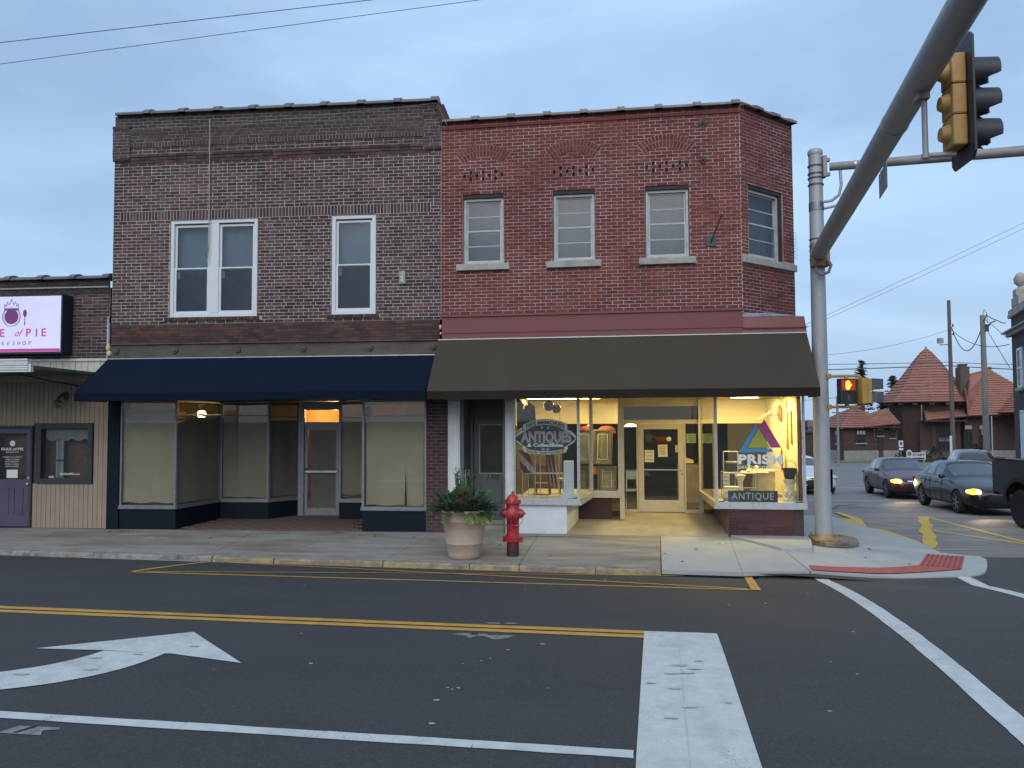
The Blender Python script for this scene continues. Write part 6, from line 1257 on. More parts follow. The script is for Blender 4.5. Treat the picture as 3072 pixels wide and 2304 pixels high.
obj('arm_saddle', MB().box(3.95, 4.25, -.80, -.60, 4.80, 5.22), RUSTY, SP, bevel=.02); obj('arm_end_cap', MB().tube([a0-dA*.02, a0+dA*.05], .145, 24), STEEL2, SP); obj('drip_loop', MB().tube([(4.02, -.72, 4.88), (4.02, -.75, 4.72), (4.10, -.80, 4.64), (4.20, -.84, 4.68), (4.24, -.86, 4.80), (4.18, -.86, 4.90)], .028, 10), STEEL2, SP, smooth=True)
b0, b1 = Vector((4.32, -.63, 6.60)), Vector((7.158, -1.425, 6.50)); dB = (b1-b0).normalized()
obj('mast_arm', MB().tube([b0, b1, b0+dB*9], [.072, .088, .105], 18), STEEL2, SP, smooth=True); obj('arm_bracket', MB().box(4.20, 4.27, -.68, -.55, 6.42, 6.80).box(4.27, 4.33, -.66, -.57, 6.70, 6.76).box(4.27, 4.33, -.66, -.57, 6.44, 6.50), STEEL2, SP, bevel=.008)
obj('conduit', MB().tube([(4.22, -.62, 5.98), (4.34, -.64, 5.99), (4.46, -.67, 6.08), (4.50, -.68, 6.25), (4.49, -.67, 6.52)], .026, 10).tube([(4.22, -.62, 5.86), (4.45, -.66, 5.90), (4.66, -.72, 6.0), (4.80, -.76, 6.18), (4.82, -.77, 6.52)], .024, 10), STEEL, SP, smooth=True); obj('conduit_clamp', MB().tube([b0+dB*.40, b0+dB*.44], .083, 18).tube([b0+dB*.58, b0+dB*.62], .083, 18), ALU, SP)
# street sign hung from the far arm, seen nearly edge on
ST = thing('hanging_street_sign', 'dark panel sign hanging edge-on below the far mast arm', 'sign', (5.15, -.9, 6.0)); obj('panel', MB().prism([(5.02, -1.35, 6.00), (5.16, -.62, 6.00), (5.16, -.62, 6.42), (5.02, -1.35, 6.42)], (.012, 0, 0)), mat('sign_back_grey', (.16, .17, .18), .5, .2, 6, metal=.4), ST); obj('bracket', MB().tube([(5.10, -.88, 6.25), (5.12, -.86, 6.60)], .016, 6), ALU, ST)
# main signal head on the near arm
SGX, SGY, SGZ = 3.17, -7.87, 4.80
TS = thing('traffic_signal', 'yellow three-lens traffic signal with black visors on the near mast arm', 'traffic signal', (SGX, SGY, SGZ-.4)); TSM = Matrix.Translation((SGX, SGY, SGZ)) @ Matrix.Rotation(R_(-3), 4, 'Z')
YEL = mat('signal_yellow', (.43, .25, .08), .55, .1, 6, dirt=(.30, .16, .05), dirt_amt=.5, dscale=5); BLKS = mat('signal_black', (.022, .026, .032), .5, .15, 8)
pl_ = MB(); pts = [(0, -.23, -.48), (0, -.18, -.53), (0, .18, -.53), (0, .23, -.48), (0, .23, .48), (0, .18, .53), (0, -.18, .53), (0, -.23, .48)]; pl_.prism(pts, (.02, 0, 0)); obj('backplate', pl_.xf(TSM), BLKS, TS, bevel=.004)
for k, zc in enumerate((.262, 0, -.262)):
    q = MB().box(-.115, -.001, -.122, .122, zc-.129, zc+.129).xf(TSM); hs = obj('housing', q, YEL, TS, bevel=.015)
    q = MB().lathe([(.118, .0), (.105, .02), (.062, .10), (.058, .115)], (0, 0, 0), 20, 'X'); q.v = [(-p[0]-.06, p[1], p[2]+zc) for p in q.v]; obj('reflector_bulge', q.xf(TSM), YEL, hs, smooth=True)
    q = MB(); n = 20
    vs4 = [];
    for i in range(n+1):
        a = R_(-70+320*i/n); L_ = .25 if math.sin(a) > -.45 else .16
        for rr_ in (.122, .113): vs4 += [(.018, rr_*math.cos(a), zc+rr_*math.sin(a)), (.018+L_, rr_*math.cos(a), zc+rr_*math.sin(a)-.012)]
    fs4 = []
    for i in range(n): o1, o2 = i*4, (i+1)*4; fs4 += [(o1, o1+1, o2+1, o2), (o1+2, o2+2, o2+3, o1+3), (o1+1, o1+3, o2+3, o2+1)]
    q.raw(vs4, fs4); obj('visor', q.xf(TSM), BLKS, TS, smooth=True)
    obj('lens', MB().ell((.025, 0, zc), (.02, .10, .10), 16, 10).xf(TSM), mat('lens_%d' % k, ((.09, .012, .01), (.10, .05, .01), (.01, .05, .03))[k], .25, .1, 20), TS, smooth=True)
obj('mount_pipe', MB().tube([(2.88, -7.80, 5.02), (2.90, -7.80, 4.96), (2.90, -7.80, 4.38)], .024, 10).tube([(2.90, -7.80, 4.385), (3.12, -7.86, 4.37)], .022, 10).tube([(2.90, -7.8, 4.40), (2.90, -7.8, 4.36)], .034, 10), STEEL, TS, smooth=True); obj('mount_clamp', MB().box(2.83, 2.93, -7.86, -7.74, 4.86, 4.98), STEEL2, TS, bevel=.01)
# pedestrian signals on the pole
PSX = 4.493; PS = thing('pedestrian_signal', 'black pedestrian signal showing a lit orange hand', 'pedestrian signal', (4.49, -.70, 2.37))
YEL2 = mat('signal_yellow_old', (.36, .235, .05), .6, .15, 5, dirt=(.26, .17, .06), dirt_amt=.5, dscale=5); PM = Matrix.Translation((4.495, -.78, 2.602)) @ Matrix.Rotation(R_(8), 4, 'Z')
obj('housing', MB().box(-.145, .145, -.02, .12, -.222, .222).xf(PM), BLKS, PS, bevel=.012); obj('frame', MB().frame(-.14, .14, .004, .215, .016, -.035, -.018).frame(-.14, .14, -.215, -.004, .016, -.035, -.018).xf(PM), BLKS, PS)
m, t, b = _new('hand_lens'); b.inputs['Base Color'].default_value = (.10, .012, .008, 1); c_ = ramp(t, noise(t, 20, 2), [(.3, (.30, .010, .004)), (.7, (.42, .02, .008))]); t.links.new(c_, b.inputs['Emission Color']); b.inputs['Emission Strength'].default_value = .5; obj('upper_lens', MB().box(-.124, .124, -.022, -.018, .02, .20).xf(PM), m, PS)
obj('lower_lens', MB().box(-.124, .124, -.022, -.018, -.20, -.02).xf(PM), mat('dark_lens', (.015, .013, .016), .3, .2, 9), PS)
hm = MB()
def hp(pts): hm.prism([(a, -.0235, b_) for a, b_ in pts], (0, -.002, 0))
hp([(-.035, .03), (.015, .03), (.028, .07), (.030, .115), (-.046, .115), (-.046, .07)])
for i, (x, top_) in enumerate(((-.038, .168), (-.018, .186), (.002, .188), (.021, .172))): hp([(x-.008, .113), (x+.008, .113), (x+.0075, top_-.006), (x, top_), (x-.0075, top_-.006)])
hp([(.026, .068), (.055, .105), (.062, .122), (.052, .130), (.030, .104)]); obj('hand_symbol', hm.xf(PM), emis('hand_light', (1.0, .36, .02), 3.2), PS)
wk_ = MB(); wk_.ell((.0, -.024, -.065), (.012, .002, .013), 10, 6); wk_.box(-.012, .012, -.026, -.023, -.125, -.08); wk_.bar((0, -.0245, -.12), (-.03, -.0245, -.175), .003, .012).bar((0, -.0245, -.12), (.028, -.0245, -.175), .003, .012).bar((0, -.0245, -.09), (.032, -.0245, -.118), .003, .009); obj('walker_symbol', wk_.xf(PM), mat('unlit_white', (.09, .085, .09), .5, .1), PS)
obj('bracket', MB().tube([(4.20, -.62, 2.873), (4.70, -.75, 2.87), (4.72, -.75, 2.83)], .026, 10).tube([(4.495, -.70, 2.88), (4.495, -.71, 2.82)], .035, 10), YEL2, PS, smooth=True); obj('bracket', MB().tube([(4.20, -.62, 2.335), (4.70, -.75, 2.33), (4.72, -.75, 2.37)], .026, 10).tube([(4.495, -.70, 2.32), (4.495, -.71, 2.39)], .035, 10), YEL2, PS, smooth=True)
for z in (2.873, 2.335): obj('pole_clamp', MB().box(4.17, 4.25, -.70, -.54, z-.045, z+.045), YEL2, PS, bevel=.012)
hg = MB()
for z in (.14, .06, -.06, -.16): hg.box(-.165, -.146, -.01, .02, z-.015, z+.015)
obj('hinges', hg.xf(PM), BLKS, PS)
P2S = thing('pedestrian_signal', 'yellow pedestrian signal turned sideways with two dark square hoods', 'pedestrian signal', (4.76, -.75, 2.37)); M2_ = Matrix.Translation((4.765, -.76, 2.605)) @ Matrix.Rotation(R_(12), 4, 'Z')
obj('housing', MB().box(-.10, .0, -.13, .13, -.222, .222).xf(M2_), YEL2, P2S, bevel=.015)
for z in (.11, -.11): obj('lens_door', MB().box(.0, .085, -.125, .125, z-.104, z+.104).xf(M2_), YEL2, P2S, bevel=.012)
HOOD = mat('hood_grey', (.055, .062, .075), .6, .25, 6, dirt=(.16, .17, .18), dirt_amt=.5, dscale=6)
for z in (.115, -.105):
    q = MB(); q.raw([(.085, -.125, z+.10), (.085, .125, z+.10), (.285, .125, z+.09), (.285, -.125, z+.09), (.085, -.125, z-.10), (.285, -.125, z-.085), (.085, .125, z-.10), (.285, .125, z-.085)], [(0, 1, 2, 3), (0, 3, 5, 4), (1, 6, 7, 2)]); q.raw([(.085, -.118, z+.09), (.085, .118, z+.09), (.283, .118, z+.08), (.283, -.118, z+.08)], [(3, 2, 1, 0)]); obj('hood', q.xf(M2_), HOOD, P2S)
# overhead cables
def cable(label, pts, r, sag=0.0, n=14, grp=None):
    q = MB(); path = []
    for a, b in zip(pts, pts[1:]):
        a, b = Vector(a), Vector(b)
        for i in range(n+(1 if b == Vector(pts[-1]) else 0)): u = i/n; p = a.lerp(b, u); p.z -= sag*4*u*(1-u); path.append(p)
    q.tube(path, r, 6); solo('cable', label, 'cable', q, mat('cable_black', (.06, .063, .07), .6, .2), tuple(pts[0]), I4, grp)
def ext(a, b, t0, t1): a, b = Vector(a), Vector(b); return [a+(b-a)*t0, a+(b-a)*t1]
cable('upper thin cable crossing the sky above the dark brick building', ext((-9.07, -3.688, 8.054), (-3.764, -3.195, 8.642), -2.2, 3.2), .0055); cable('lower thin cable crossing the sky above the dark brick building', ext((-9.073, -3.673, 7.721), (-3.766, -3.185, 8.408), -2.2, 3.2), .0045)
# ================================================================== vehicles
TYRE = mat('tyre', (.018, .018, .019), .85, .2, 20, bmp=.3, bscale=80); RIM = mat('rim', (.30, .31, .33), .35, .15, 9, metal=.8); CARGL = mat('car_glass', (.018, .024, .028), .04, .1, 3, spec=.9, coat=.6); BLKP = mat('black_trim', (.012, .012, .013), .5, .2, 9)
CHRM = mat('car_chrome', (.60, .61, .63), .15, .05, 9, metal=1.0); LITH = emis('headlight_lit', (1.0, .46, .07), 2.0); LITF = emis('foglight_lit', (1.0, .66, .25), 9.0); LENS = mat('lamp_lens', (.40, .42, .45), .15, .1, 12, coat=.5); AMB = emis('indicator_lit', (1.0, .36, .05), 5.0)
def evalmesh(o, name):
    bpy.context.view_layer.update(); me = bpy.data.meshes.new_from_object(o.evaluated_get(bpy.context.evaluated_depsgraph_get())); me.name = name; return me
def split_by_material(me, M, parent, names, mats):
    bmx = bmesh.new(); bmx.from_mesh(me); out_ = {}
    for k, nm in enumerate(names):
        mb = MB(); idx = {}
        for f in bmx.faces:
            if f.material_index != k: continue
            ids = []
            for v in f.verts:
                if v.index not in idx: idx[v.index] = len(mb.v); mb.v.append(tuple(M @ v.co))
                ids.append(idx[v.index])
            mb.f.append(tuple(ids)); mb.t.append(.5)
        if mb.f: out_[nm] = obj(nm, mb, mats[k], parent, smooth=True)
    bmx.free(); return out_
def car(label, front_l, heading, paint, kind='sedan', Ln=4.55, Wd=1.76, Ht=1.44, lit=(), grp=None, chrome_bar=True, fog=False, plate=True):
    """front_l: ground point below the middle of the car; heading: direction it faces. Built along +x, then turned."""
    hd_ = Vector((*heading, 0)).normalized(); left = Vector((-hd_.y, hd_.x, 0)); p = Vector(front_l)
    slope = (gz(p.x+hd_.x, p.y+hd_.y)-gz(p.x-hd_.x, p.y-hd_.y))/2; fx = (hd_+Vector((0, 0, slope))).normalized(); upv = fx.cross(left)
    M = Matrix(((fx.x, left.x, upv.x, p.x), (fx.y, left.y, upv.y, p.y), (fx.z, left.z, upv.z, gz(p.x, p.y)), (0, 0, 0, 1)))
    T = thing('parked_car' if False else 'car', label, 'car', tuple(p[:2])+(gz(p.x, p.y),), I4, grp)
    h = Wd/2; kz = Ht/1.44; s = Ln/4.55
    #        x      w     zb   belt  yg_b  yg_t  rail  top
    if kind == 'sedan':
        S = [(2.27, .60, .34, .50, .50, .30, .56, .57), (2.22, .78, .22, .58, .66, .40, .655, .67), (2.02, .94, .19, .68, .76, .50, .755, .775), (1.55, .99, .18, .77, .82, .55, .845, .87), (1.02, 1.0, .18, .86, .84, .60, .915, .94), (.80, 1.0, .18, .88, .86, .74, .955, .985), (.02, 1.0, .18, .91, .87, .66, 1.36, 1.40), (-.02, 1.0, .18, .91, .87, .66, 1.365, 1.41), (-.34, 1.0, .18, .92, .87, .665, 1.385, 1.435), (-.42, 1.0, .18, .92, .87, .665, 1.385, 1.435), (-1.05, 1.0, .18, .94, .87, .655, 1.375, 1.42), (-1.13, 1.0, .18, .94, .87, .65, 1.365, 1.41), (-1.40, 1.0, .19, .95, .86, .63, 1.30, 1.345), (-1.92, .98, .21, .955, .82, .60, 1.02, 1.05), (-2.16, .93, .24, .93, .76, .50, 1.0, 1.015), (-2.25, .82, .30, .88, .70, .40, .93, .94), (-2.28, .66, .40, .70, .55, .30, .74, .745)]
        glass_spans = [(.02, -.34), (-.42, -1.05)]; ws = (.80, .02); rwn = (-1.40, -1.92)
    else:
        S = [(2.20, .60, .36, .55, .5, .3, .62, .63), (2.14, .8, .24, .66, .66, .4, .76, .78), (1.95, .94, .21, .80, .76, .5, .90, .92), (1.45, .99, .20, .90, .82, .55, .99, 1.01), (.95, 1.0, .20, .96, .85, .70, 1.04, 1.07), (.15, 1.0, .20, 1.0, .87, .68, 1.47, 1.51), (-.25, 1.0, .20, 1.01, .87, .685, 1.50, 1.55), (-.33, 1.0, .20, 1.01, .87, .685, 1.50, 1.55), (-1.05, 1.0, .20, 1.03, .87, .67, 1.48, 1.53), (-1.13, 1.0, .20, 1.03, .87, .66, 1.47, 1.52), (-1.72, .99, .22, 1.06, .85, .62, 1.40, 1.45), (-2.05, .96, .26, 1.05, .80, .58, 1.12, 1.14), (-2.16, .88, .32, .95, .72, .45, 1.0, 1.01), (-2.2, .7, .42, .75, .6, .3, .8, .81)]
        glass_spans = [(.15, -.25), (-.33, -1.05), (-1.13, -1.72)]; ws = (.95, .15); rwn = (-1.72, -2.05)
    verts, faces, mi = [], [], []
    for (x, w_, zb, be, gb, gt, ra, tp_) in S:
        w_ *= h
        half = [(0, zb), (w_*.84, zb), (w_*.985, zb+.12), (w_, (zb+be)*.5+.02), (w_*.965, be-.03), (h*gb*1.06 if w_ > h*.9 else w_*.9, be+.012), (h*gt*1.12 if w_ > h*.9 else w_*.7, ra), (h*gt*.62 if w_ > h*.9 else w_*.35, tp_-.008), (0, tp_)]
        half = [(a, b_*kz if b_ > .3 else b_) for a, b_ in half]
        full = half+[(-a, b_) for a, b_ in half[-2:0:-1]]; verts += [(x*s, a, b_) for a, b_ in full]
    n = 16
    for i in range(len(S)-1):
        xa, xb = S[i][0], S[i+1][0]
        for j in range(n):
            faces.append((i*n+j, (i+1)*n+j, (i+1)*n+(j+1) % n, i*n+(j+1) % n)); k = 0
            if j in (5, 10) and any(xa <= a and xb >= b_ for a, b_ in glass_spans): k = 1
            if j in (6, 7, 8, 9) and (ws[0] == xa and ws[1] == xb or rwn[0] == xa and rwn[1] == xb): k = 1
            if j in (0, 15): k = 2
            mi.append(k)
    for i in (0, len(S)-1): faces.append(tuple(range(i*n, i*n+n)) if i == 0 else tuple(range(i*n, i*n+n))[::-1]); mi.append(2 if i == 0 else 0)
    me = bpy.data.meshes.new('car_cage'); me.from_pydata(verts, [], faces); me.materials.append(paint); me.materials.append(CARGL); me.materials.append(BLKP); me.polygons.foreach_set('material_index', mi)
    bmx = bmesh.new(); bmx.from_mesh(me); bmesh.ops.recalc_face_normals(bmx, faces=bmx.faces); bmx.to_mesh(me); bmx.free()
    cg = bpy.data.objects.new('car_cage', me); C.objects.link(cg); sm = cg.modifiers.new('s', 'SUBSURF'); sm.levels = 2; sm.render_levels = 2
    wb_ = 1.34*s; wr = .325 if kind == 'sedan' else .35; cut = []
    for wx in (wb_, -wb_+.02):
        cm = bpy.data.meshes.new('cut'); q = MB().lathe([(wr+.045, -h-.2), (wr+.045, h+.2)], (wx, 0, wr), 28, 'Y'); q.v = [(a, b_, c_) for a, b_, c_ in q.v]; cm.from_pydata(q.v, [], q.f)
        bq = bmesh.new(); bq.from_mesh(cm); bmesh.ops.recalc_face_normals(bq, faces=bq.faces); bq.to_mesh(cm); bq.free(); cm.materials.append(BLKP); cm.materials.append(BLKP); cm.materials.append(BLKP); cm.polygons.foreach_set('material_index', [2]*len(cm.polygons))
        co = bpy.data.objects.new('cut', cm); C.objects.link(co); bo = cg.modifiers.new('b', 'BOOLEAN'); bo.operation = 'DIFFERENCE'; bo.object = co; bo.solver = 'EXACT'; cut.append(co)
    ev = evalmesh(cg, 'car_body')
    for o_ in cut+[cg]: bpy.data.objects.remove(o_)
    split_by_material(ev, M, T, ['body', 'windows', 'underbody'], [paint, CARGL, BLKP])
    for wx in (wb_, -wb_+.02):
        for sy_ in (-1, 1):
            yw = sy_*(h-.105)
            q = MB().lathe([(wr-.10, -.09), (wr-.02, -.10), (wr, -.075), (wr, .075), (wr-.02, .10), (wr-.10, .09)], (wx, yw, wr), 26, 'Y'); wo = obj('wheel', q.xf(M), TYRE, T, smooth=True)
            q = MB().lathe([(wr-.10, -.05), (wr-.095, .085*1), (wr-.12, .07), (.02, .05)] if sy_ < 0 else [(.02, -.05), (wr-.12, -.07), (wr-.095, -.085), (wr-.10, .05)], (wx, yw, wr), 22, 'Y'); obj('rim', q.xf(M), mat('rim_dark', (.05, .05, .055), .5, .1, metal=.5), wo, smooth=True)
            q = MB()
            for k in range(7): a = k*.898; q.bar((wx+.03*math.cos(a), yw+sy_*.075, wr+.03*math.sin(a)), (wx+(wr-.10)*math.cos(a), yw+sy_*.085, wr+(wr-.10)*math.sin(a)), .045, .03)
            q.lathe([(.045, -.012), (.045, .012)], (wx, yw+sy_*.08, wr), 12, 'Y'); obj('spokes', q.xf(M), RIM, wo)
    def part(nm, q, m_, sm_=False): return obj(nm, q.xf(M), m_, T, smooth=sm_)
    xf_ = 2.2*s
    for sy_ in (-1, 1):
        zl = (.63 if kind == 'sedan' else .76)*kz; q = MB().ell((xf_-.16, sy_*h*.76, zl), (.19, h*.20, .085), 16, 10); on = (('R' if sy_ < 0 else 'L') in lit)
        part('headlight', q, LITH if on else LENS, True)
        if on:
            part('bulb', MB().ell((xf_-.03, sy_*h*.72, zl), (.09, .085, .045), 12, 8), emis('bulb_core', (1.0, .78, .36), 30), True)
            part('indicator', MB().ell((xf_-.23, sy_*h*.905, zl+.005), (.10, h*.06, .05), 12, 8), AMB, True)
            d_ = bpy.data.lights.new('headlamp', 'SPOT'); d_.energy = 60; d_.color = (1, .72, .38); d_.spot_size = R_(70); d_.spot_blend = .7; d_.shadow_soft_size = .08; o_ = bpy.data.objects.new('headlamp', d_); C.objects.link(o_); ps = M @ Vector((xf_+.12, sy_*h*.74, zl)); tg = M @ Vector((xf_+5, sy_*h*.8, -.1)); o_.location = ps; o_.rotation_euler = (ps-tg).to_track_quat('Z', 'Y').to_euler()
        if fog: part('fog_light', MB().ell((xf_-.06, sy_*h*.72, .36*kz), (.05, .07, .05), 12, 8), LITF if on else LENS, True)
        q = MB().ell((.62*s, sy_*(h+.08), .99*kz), (.075, .10, .065), 14, 8); part('mirror', q, paint, True)
        part('tail_light', MB().ell((-2.2*s, sy_*h*.74, .82*kz), (.07, h*.2, .085), 12, 8), mat('tail_red', (.16, .01, .012), .3, .1, 9, coat=.4), True)
        q = MB()
        for xa in (.30, -.62, -1.02) if kind == 'sedan' else (.45, -.55, -1.2): q.bar((xa*s, sy_*(h*.992+.002), .30), (xa*s, sy_*(h*.975+.002), .88*kz), .004, .012)
        part('door_seams', q, BLKP)
        q = MB()
        for xa in (-.18, -1.0): q.ell((xa*s, sy_*(h*.985+.012), .80*kz), (.09, .014, .016), 10, 6)
        part('door_handles', q, paint, True)
        q = MB().bar((.80*s, sy_*h*.93, .905*kz), (-1.25*s, sy_*h*.94, .96*kz), .012, .012); part('window_trim', q, CHRM if kind == 'sedan' else BLKP)
    zc_ = (.60 if kind == 'sedan' else .72)*kz
    part('grille', MB().ell((xf_-.02, 0, zc_-.005), (.085, h*.50, .05), 18, 8), BLKP, True)
    if chrome_bar: part('grille_bar', MB().tube([(xf_+.045-.0*abs(k), h*.52*k, zc_+.045-.012*abs(k)) if False else (xf_+.055-.10*k*k, h*.55*k, zc_+.035) for k in (-1, -.6, -.2, .2, .6, 1)], .018, 8), CHRM, True)
    part('emblem', MB().lathe([(.045, .01), (.05, 0)], (0, 0, 0), 14, 'X').xf(Matrix.Translation((xf_+.07, 0, zc_+.02))), CHRM)
    part('lower_intake', MB().ell((xf_-.03, 0, .33*kz), (.08, h*.62, .07), 18, 8), BLKP, True); part('bumper_lip', MB().tube([(xf_-.02-.14*k*k, h*.78*k, .245*kz) for k in (-1, -.6, -.2, .2, .6, 1)], .014, 6), CHRM if fog else BLKP)
    if plate: part('licence_plate', MB().box(xf_+.045, xf_+.055, -.155, .155, .44*kz, .55*kz), mat('plate_white', (.45, .46, .48), .5, .15, 30), False)
    part('windscreen_wiper', MB().bar((.74*s, -.30, 1.0*kz), (.68*s, .32, 1.035*kz), .012, .012), BLKP)
    return T
MARC = mat('maroon_car_paint', (.055, .010, .014), .35, .02, 30, spec=.3, coat=.45); DKC = mat('charcoal_car_paint', (.010, .0105, .012), .35, .02, 30, spec=.3, coat=.4); WHC = mat('white_car_paint', (.55, .58, .62), .35, .05, 30, coat=.6); DRC = mat('dark_red_suv_paint', (.06, .012, .016), .3, .02, 30, coat=.7)
def center(fw_, hd_, wbh, trk):
    hd_ = Vector(hd_).normalized(); left = Vector((-hd_.y, hd_.x)); c_ = Vector(fw_)-hd_*wbh+left*trk; return (c_.x, c_.y)
car('maroon sedan waiting with one headlight glowing behind the charcoal sedan', center((10.70, 14.3), (-.10, -1), 1.30, .78), (-.10, -1), MARC, 'sedan', 4.50, 1.75, 1.44, ('R',))
car('charcoal sedan with lit headlight and fog light beside the black pickup', center((10.42, 8.35), (-.075, -1), 1.36, .80), (-.075, -1), DKC, 'sedan', 4.75, 1.82, 1.47, ('R',), chrome_bar=False, fog=True)
car('white car half hidden behind the signal pole', (8.55, 17.9), (.03, -1), WHC, 'sedan', 4.6, 1.8, 1.47, (), chrome_bar=True)
car('dark red hatchback seen from behind over the charcoal sedan roof', (17.6, 23.2), (.25, 1), DRC, 'suv', 4.4, 1.80, 1.55, (), chrome_bar=False, plate=False)
# lifted pickup leaving the frame, tail at its left
TKP = mat('black_truck_paint', (.020, .021, .023), .4, .15, 20, coat=.4); hdT = Vector((.06, -1, 0)).normalized(); ltT = Vector((-hdT.y, hdT.x, 0)); tp0 = Vector((10.02, 4.1)); czT = gz(tp0.x, tp0.y)
# right rear wheel touches the ground at tp0 (the truck's right side faces the camera)
org = Vector((tp0.x, tp0.y, czT))+ltT*.80; MT = Matrix(((hdT.x, ltT.x, 0, org.x), (hdT.y, ltT.y, 0, org.y), (0, 0, 1, org.z), (0, 0, 0, 1)))
TK = thing('pickup_truck', 'lifted black pickup truck with big off-road tyres leaving the frame', 'pickup truck', tuple(org)); hw = .98
def tpart(nm, q, m_, sm_=False, bv=0, par=None): return obj(nm, q.xf(MT), m_, par or TK, smooth=sm_, bevel=bv)
for sy_ in (-1, 1):
    arch = [(.56*math.cos(R_(a)), .52+.52*math.sin(R_(a))) for a in range(180, -1, -15)]; side_ = [(-1.10, .78), (-1.13, 1.0), (-1.12, 1.44), (-1.09, 1.50), (1.05, 1.52), (1.05, .70), (.60, .66)]+[(a, b_) for a, b_ in arch[::-1]]+[(-.60, .66)]
    q = MB().prism([(a, sy_*hw, b_) for a, b_ in side_], (0, -sy_*.06, 0)); tpart('bed_side', q, TKP)
    q = MB(); pr_ = [(.50, .0), (.62, .0), (.62, .05), (.50, .05)]
    for k in range(12):
        a0_, a1_ = R_(180-15*k), R_(165-15*k); q.quad(*[(r*math.cos(a), sy_*(hw+.07), .52+r*math.sin(a)) for r, a in ((.53, a0_), (.62, a0_), (.62, a1_), (.53, a1_))]); q.quad(*[(r*math.cos(a), sy_*(hw+y_), .52+r*math.sin(a)) for r, y_, a in ((.64, .0, a0_), (.62, .07, a0_), (.62, .07, a1_), (.64, .0, a1_))])
    tpart('fender_flare', q, BLKP)
    tpart('bed_rail', MB().box(-1.12, 1.05, sy_*hw-.07 if sy_ > 0 else sy_*hw-.015, sy_*hw+.015 if sy_ > 0 else sy_*hw+.07, 1.515, 1.55), BLKP, bv=.01); tpart('tail_light', MB().box(-1.145, -1.10, sy_*.86-.07, sy_*.86+.07, 1.0, 1.36), MATS['tail_red'], bv=.01)
    for wx in (0, 3.55):
        q = MB().lathe([(.26, -.15), (.37, -.165), (.425, -.13), (.435, -.06), (.435, .06), (.425, .13), (.37, .165), (.26, .15)], (wx, sy_*.86, .435), 30, 'Y'); wo = tpart('wheel', q, TYRE, True); trd = MB()
        for k in range(30):
            a = k*.2094
            for o_ in (-.09, .0, .09): trd.bar((wx+.436*math.cos(a+o_*.8), sy_*.86+o_-.03, .435+.436*math.sin(a+o_*.8)), (wx+.436*math.cos(a+o_*.8), sy_*.86+o_+.03, .435+.436*math.sin(a+o_*.8)), .045, .022)
        obj('tread_blocks', trd.xf(MT), TYRE, wo, kind='stuff'); q = MB().lathe([(.25, .13), (.24, .10), (.12, .04), (.03, .05)] if sy_ < 0 else [(.03, -.05), (.12, -.04), (.24, -.10), (.25, -.13)], (wx, sy_*.86, .435), 20, 'Y'); obj('rim', q.xf(MT), mat('black_rim', (.022, .022, .024), .45, .1, metal=.4), wo, smooth=True)
tpart('tailgate', MB().box(-1.13, -1.07, -.78, .78, .80, 1.50), TKP, bv=.02); tpart('bed_floor', MB().box(-1.07, 1.0, -.92, .92, .80, .86), BLKP); tpart('bed_front', MB().box(1.0, 1.05, -.92, .92, .8, 1.5), TKP); tpart('tonneau_cover', MB().box(-1.08, 1.0, -.90, .90, 1.50, 1.53), mat('tonneau', (.05, .052, .058), .6, .2, 6)); tpart('rear_bumper', MB().box(-1.27, -1.12, -.92, .92, .66, .82), BLKP, bv=.03)
tpart('frame_rails', MB().box(-1.1, 4.4, -.5, -.38, .55, .72).box(-1.1, 4.4, .38, .5, .55, .72), BLKP); tpart('axle', MB().tube([(0, -.8, .435), (0, .8, .435)], .06, 10), BLKP); tpart('wheel_well', MB().box(-.62, .62, -.84, .84, .62, 1.06), BLKP)
cabp = [(1.08, .62), (1.08, 1.52), (1.18, 1.98), (1.35, 2.06), (2.75, 2.06), (3.35, 1.58), (4.55, 1.42), (4.65, 1.2), (4.62, .75), (4.15, .72), (4.05, .95), (3.8, 1.06), (3.3, 1.06), (3.05, .95), (2.95, .70)]
q = MB().prism([(a, -hw, b_) for a, b_ in cabp], (0, 2*hw, 0)); tpart('cab', q, TKP, bv=.05); tpart('cab_window', MB().prism([(1.25, -hw-.004, 1.55), (1.3, -hw-.004, 1.95), (2.7, -hw-.004, 1.95), (3.15, -hw-.004, 1.57)], (0, 2*hw+.008, 0)), CARGL); tpart('front_bumper', MB().box(4.6, 4.8, -.95, .95, .6, .85), BLKP, bv=.04)
# ================================================================== the depot across the side street and what stands around it
fwh = Vector((-math.sin(yaw), math.cos(yaw), 0)); DF = Matrix(((rt.x, fwh.x, 0, fwh.x*80), (rt.y, fwh.y, 0, CAM.y+fwh.y*80), (0, 0, 1, 0), (0, 0, 0, 1)))
DP = thing('depot_building', 'dark brick railway depot with red tile roofs and a pointed tower', 'building', (43, 2, -2.3), DF)
TILE = mat('red_roof_tile', (.30, .135, .10), .8, .22, 2.2, bmp=.4, bscale=20, dirt=(.19, .09, .07), dirt_amt=.6, dscale=1.1); DBR = mat('depot_brick', (.065, .040, .034), .9, .25, 3, bmp=.3, bscale=14); DST = mat('depot_stone', (.26, .25, .22), .9, .2, 3); DWN = mat('depot_window', (.012, .016, .018), .12, .2, 2); DTR = mat('depot_trim', (.30, .30, .28), .8, .15, 4); EAV = mat('eave_brown', (.045, .035, .03), .8, .2, 3)
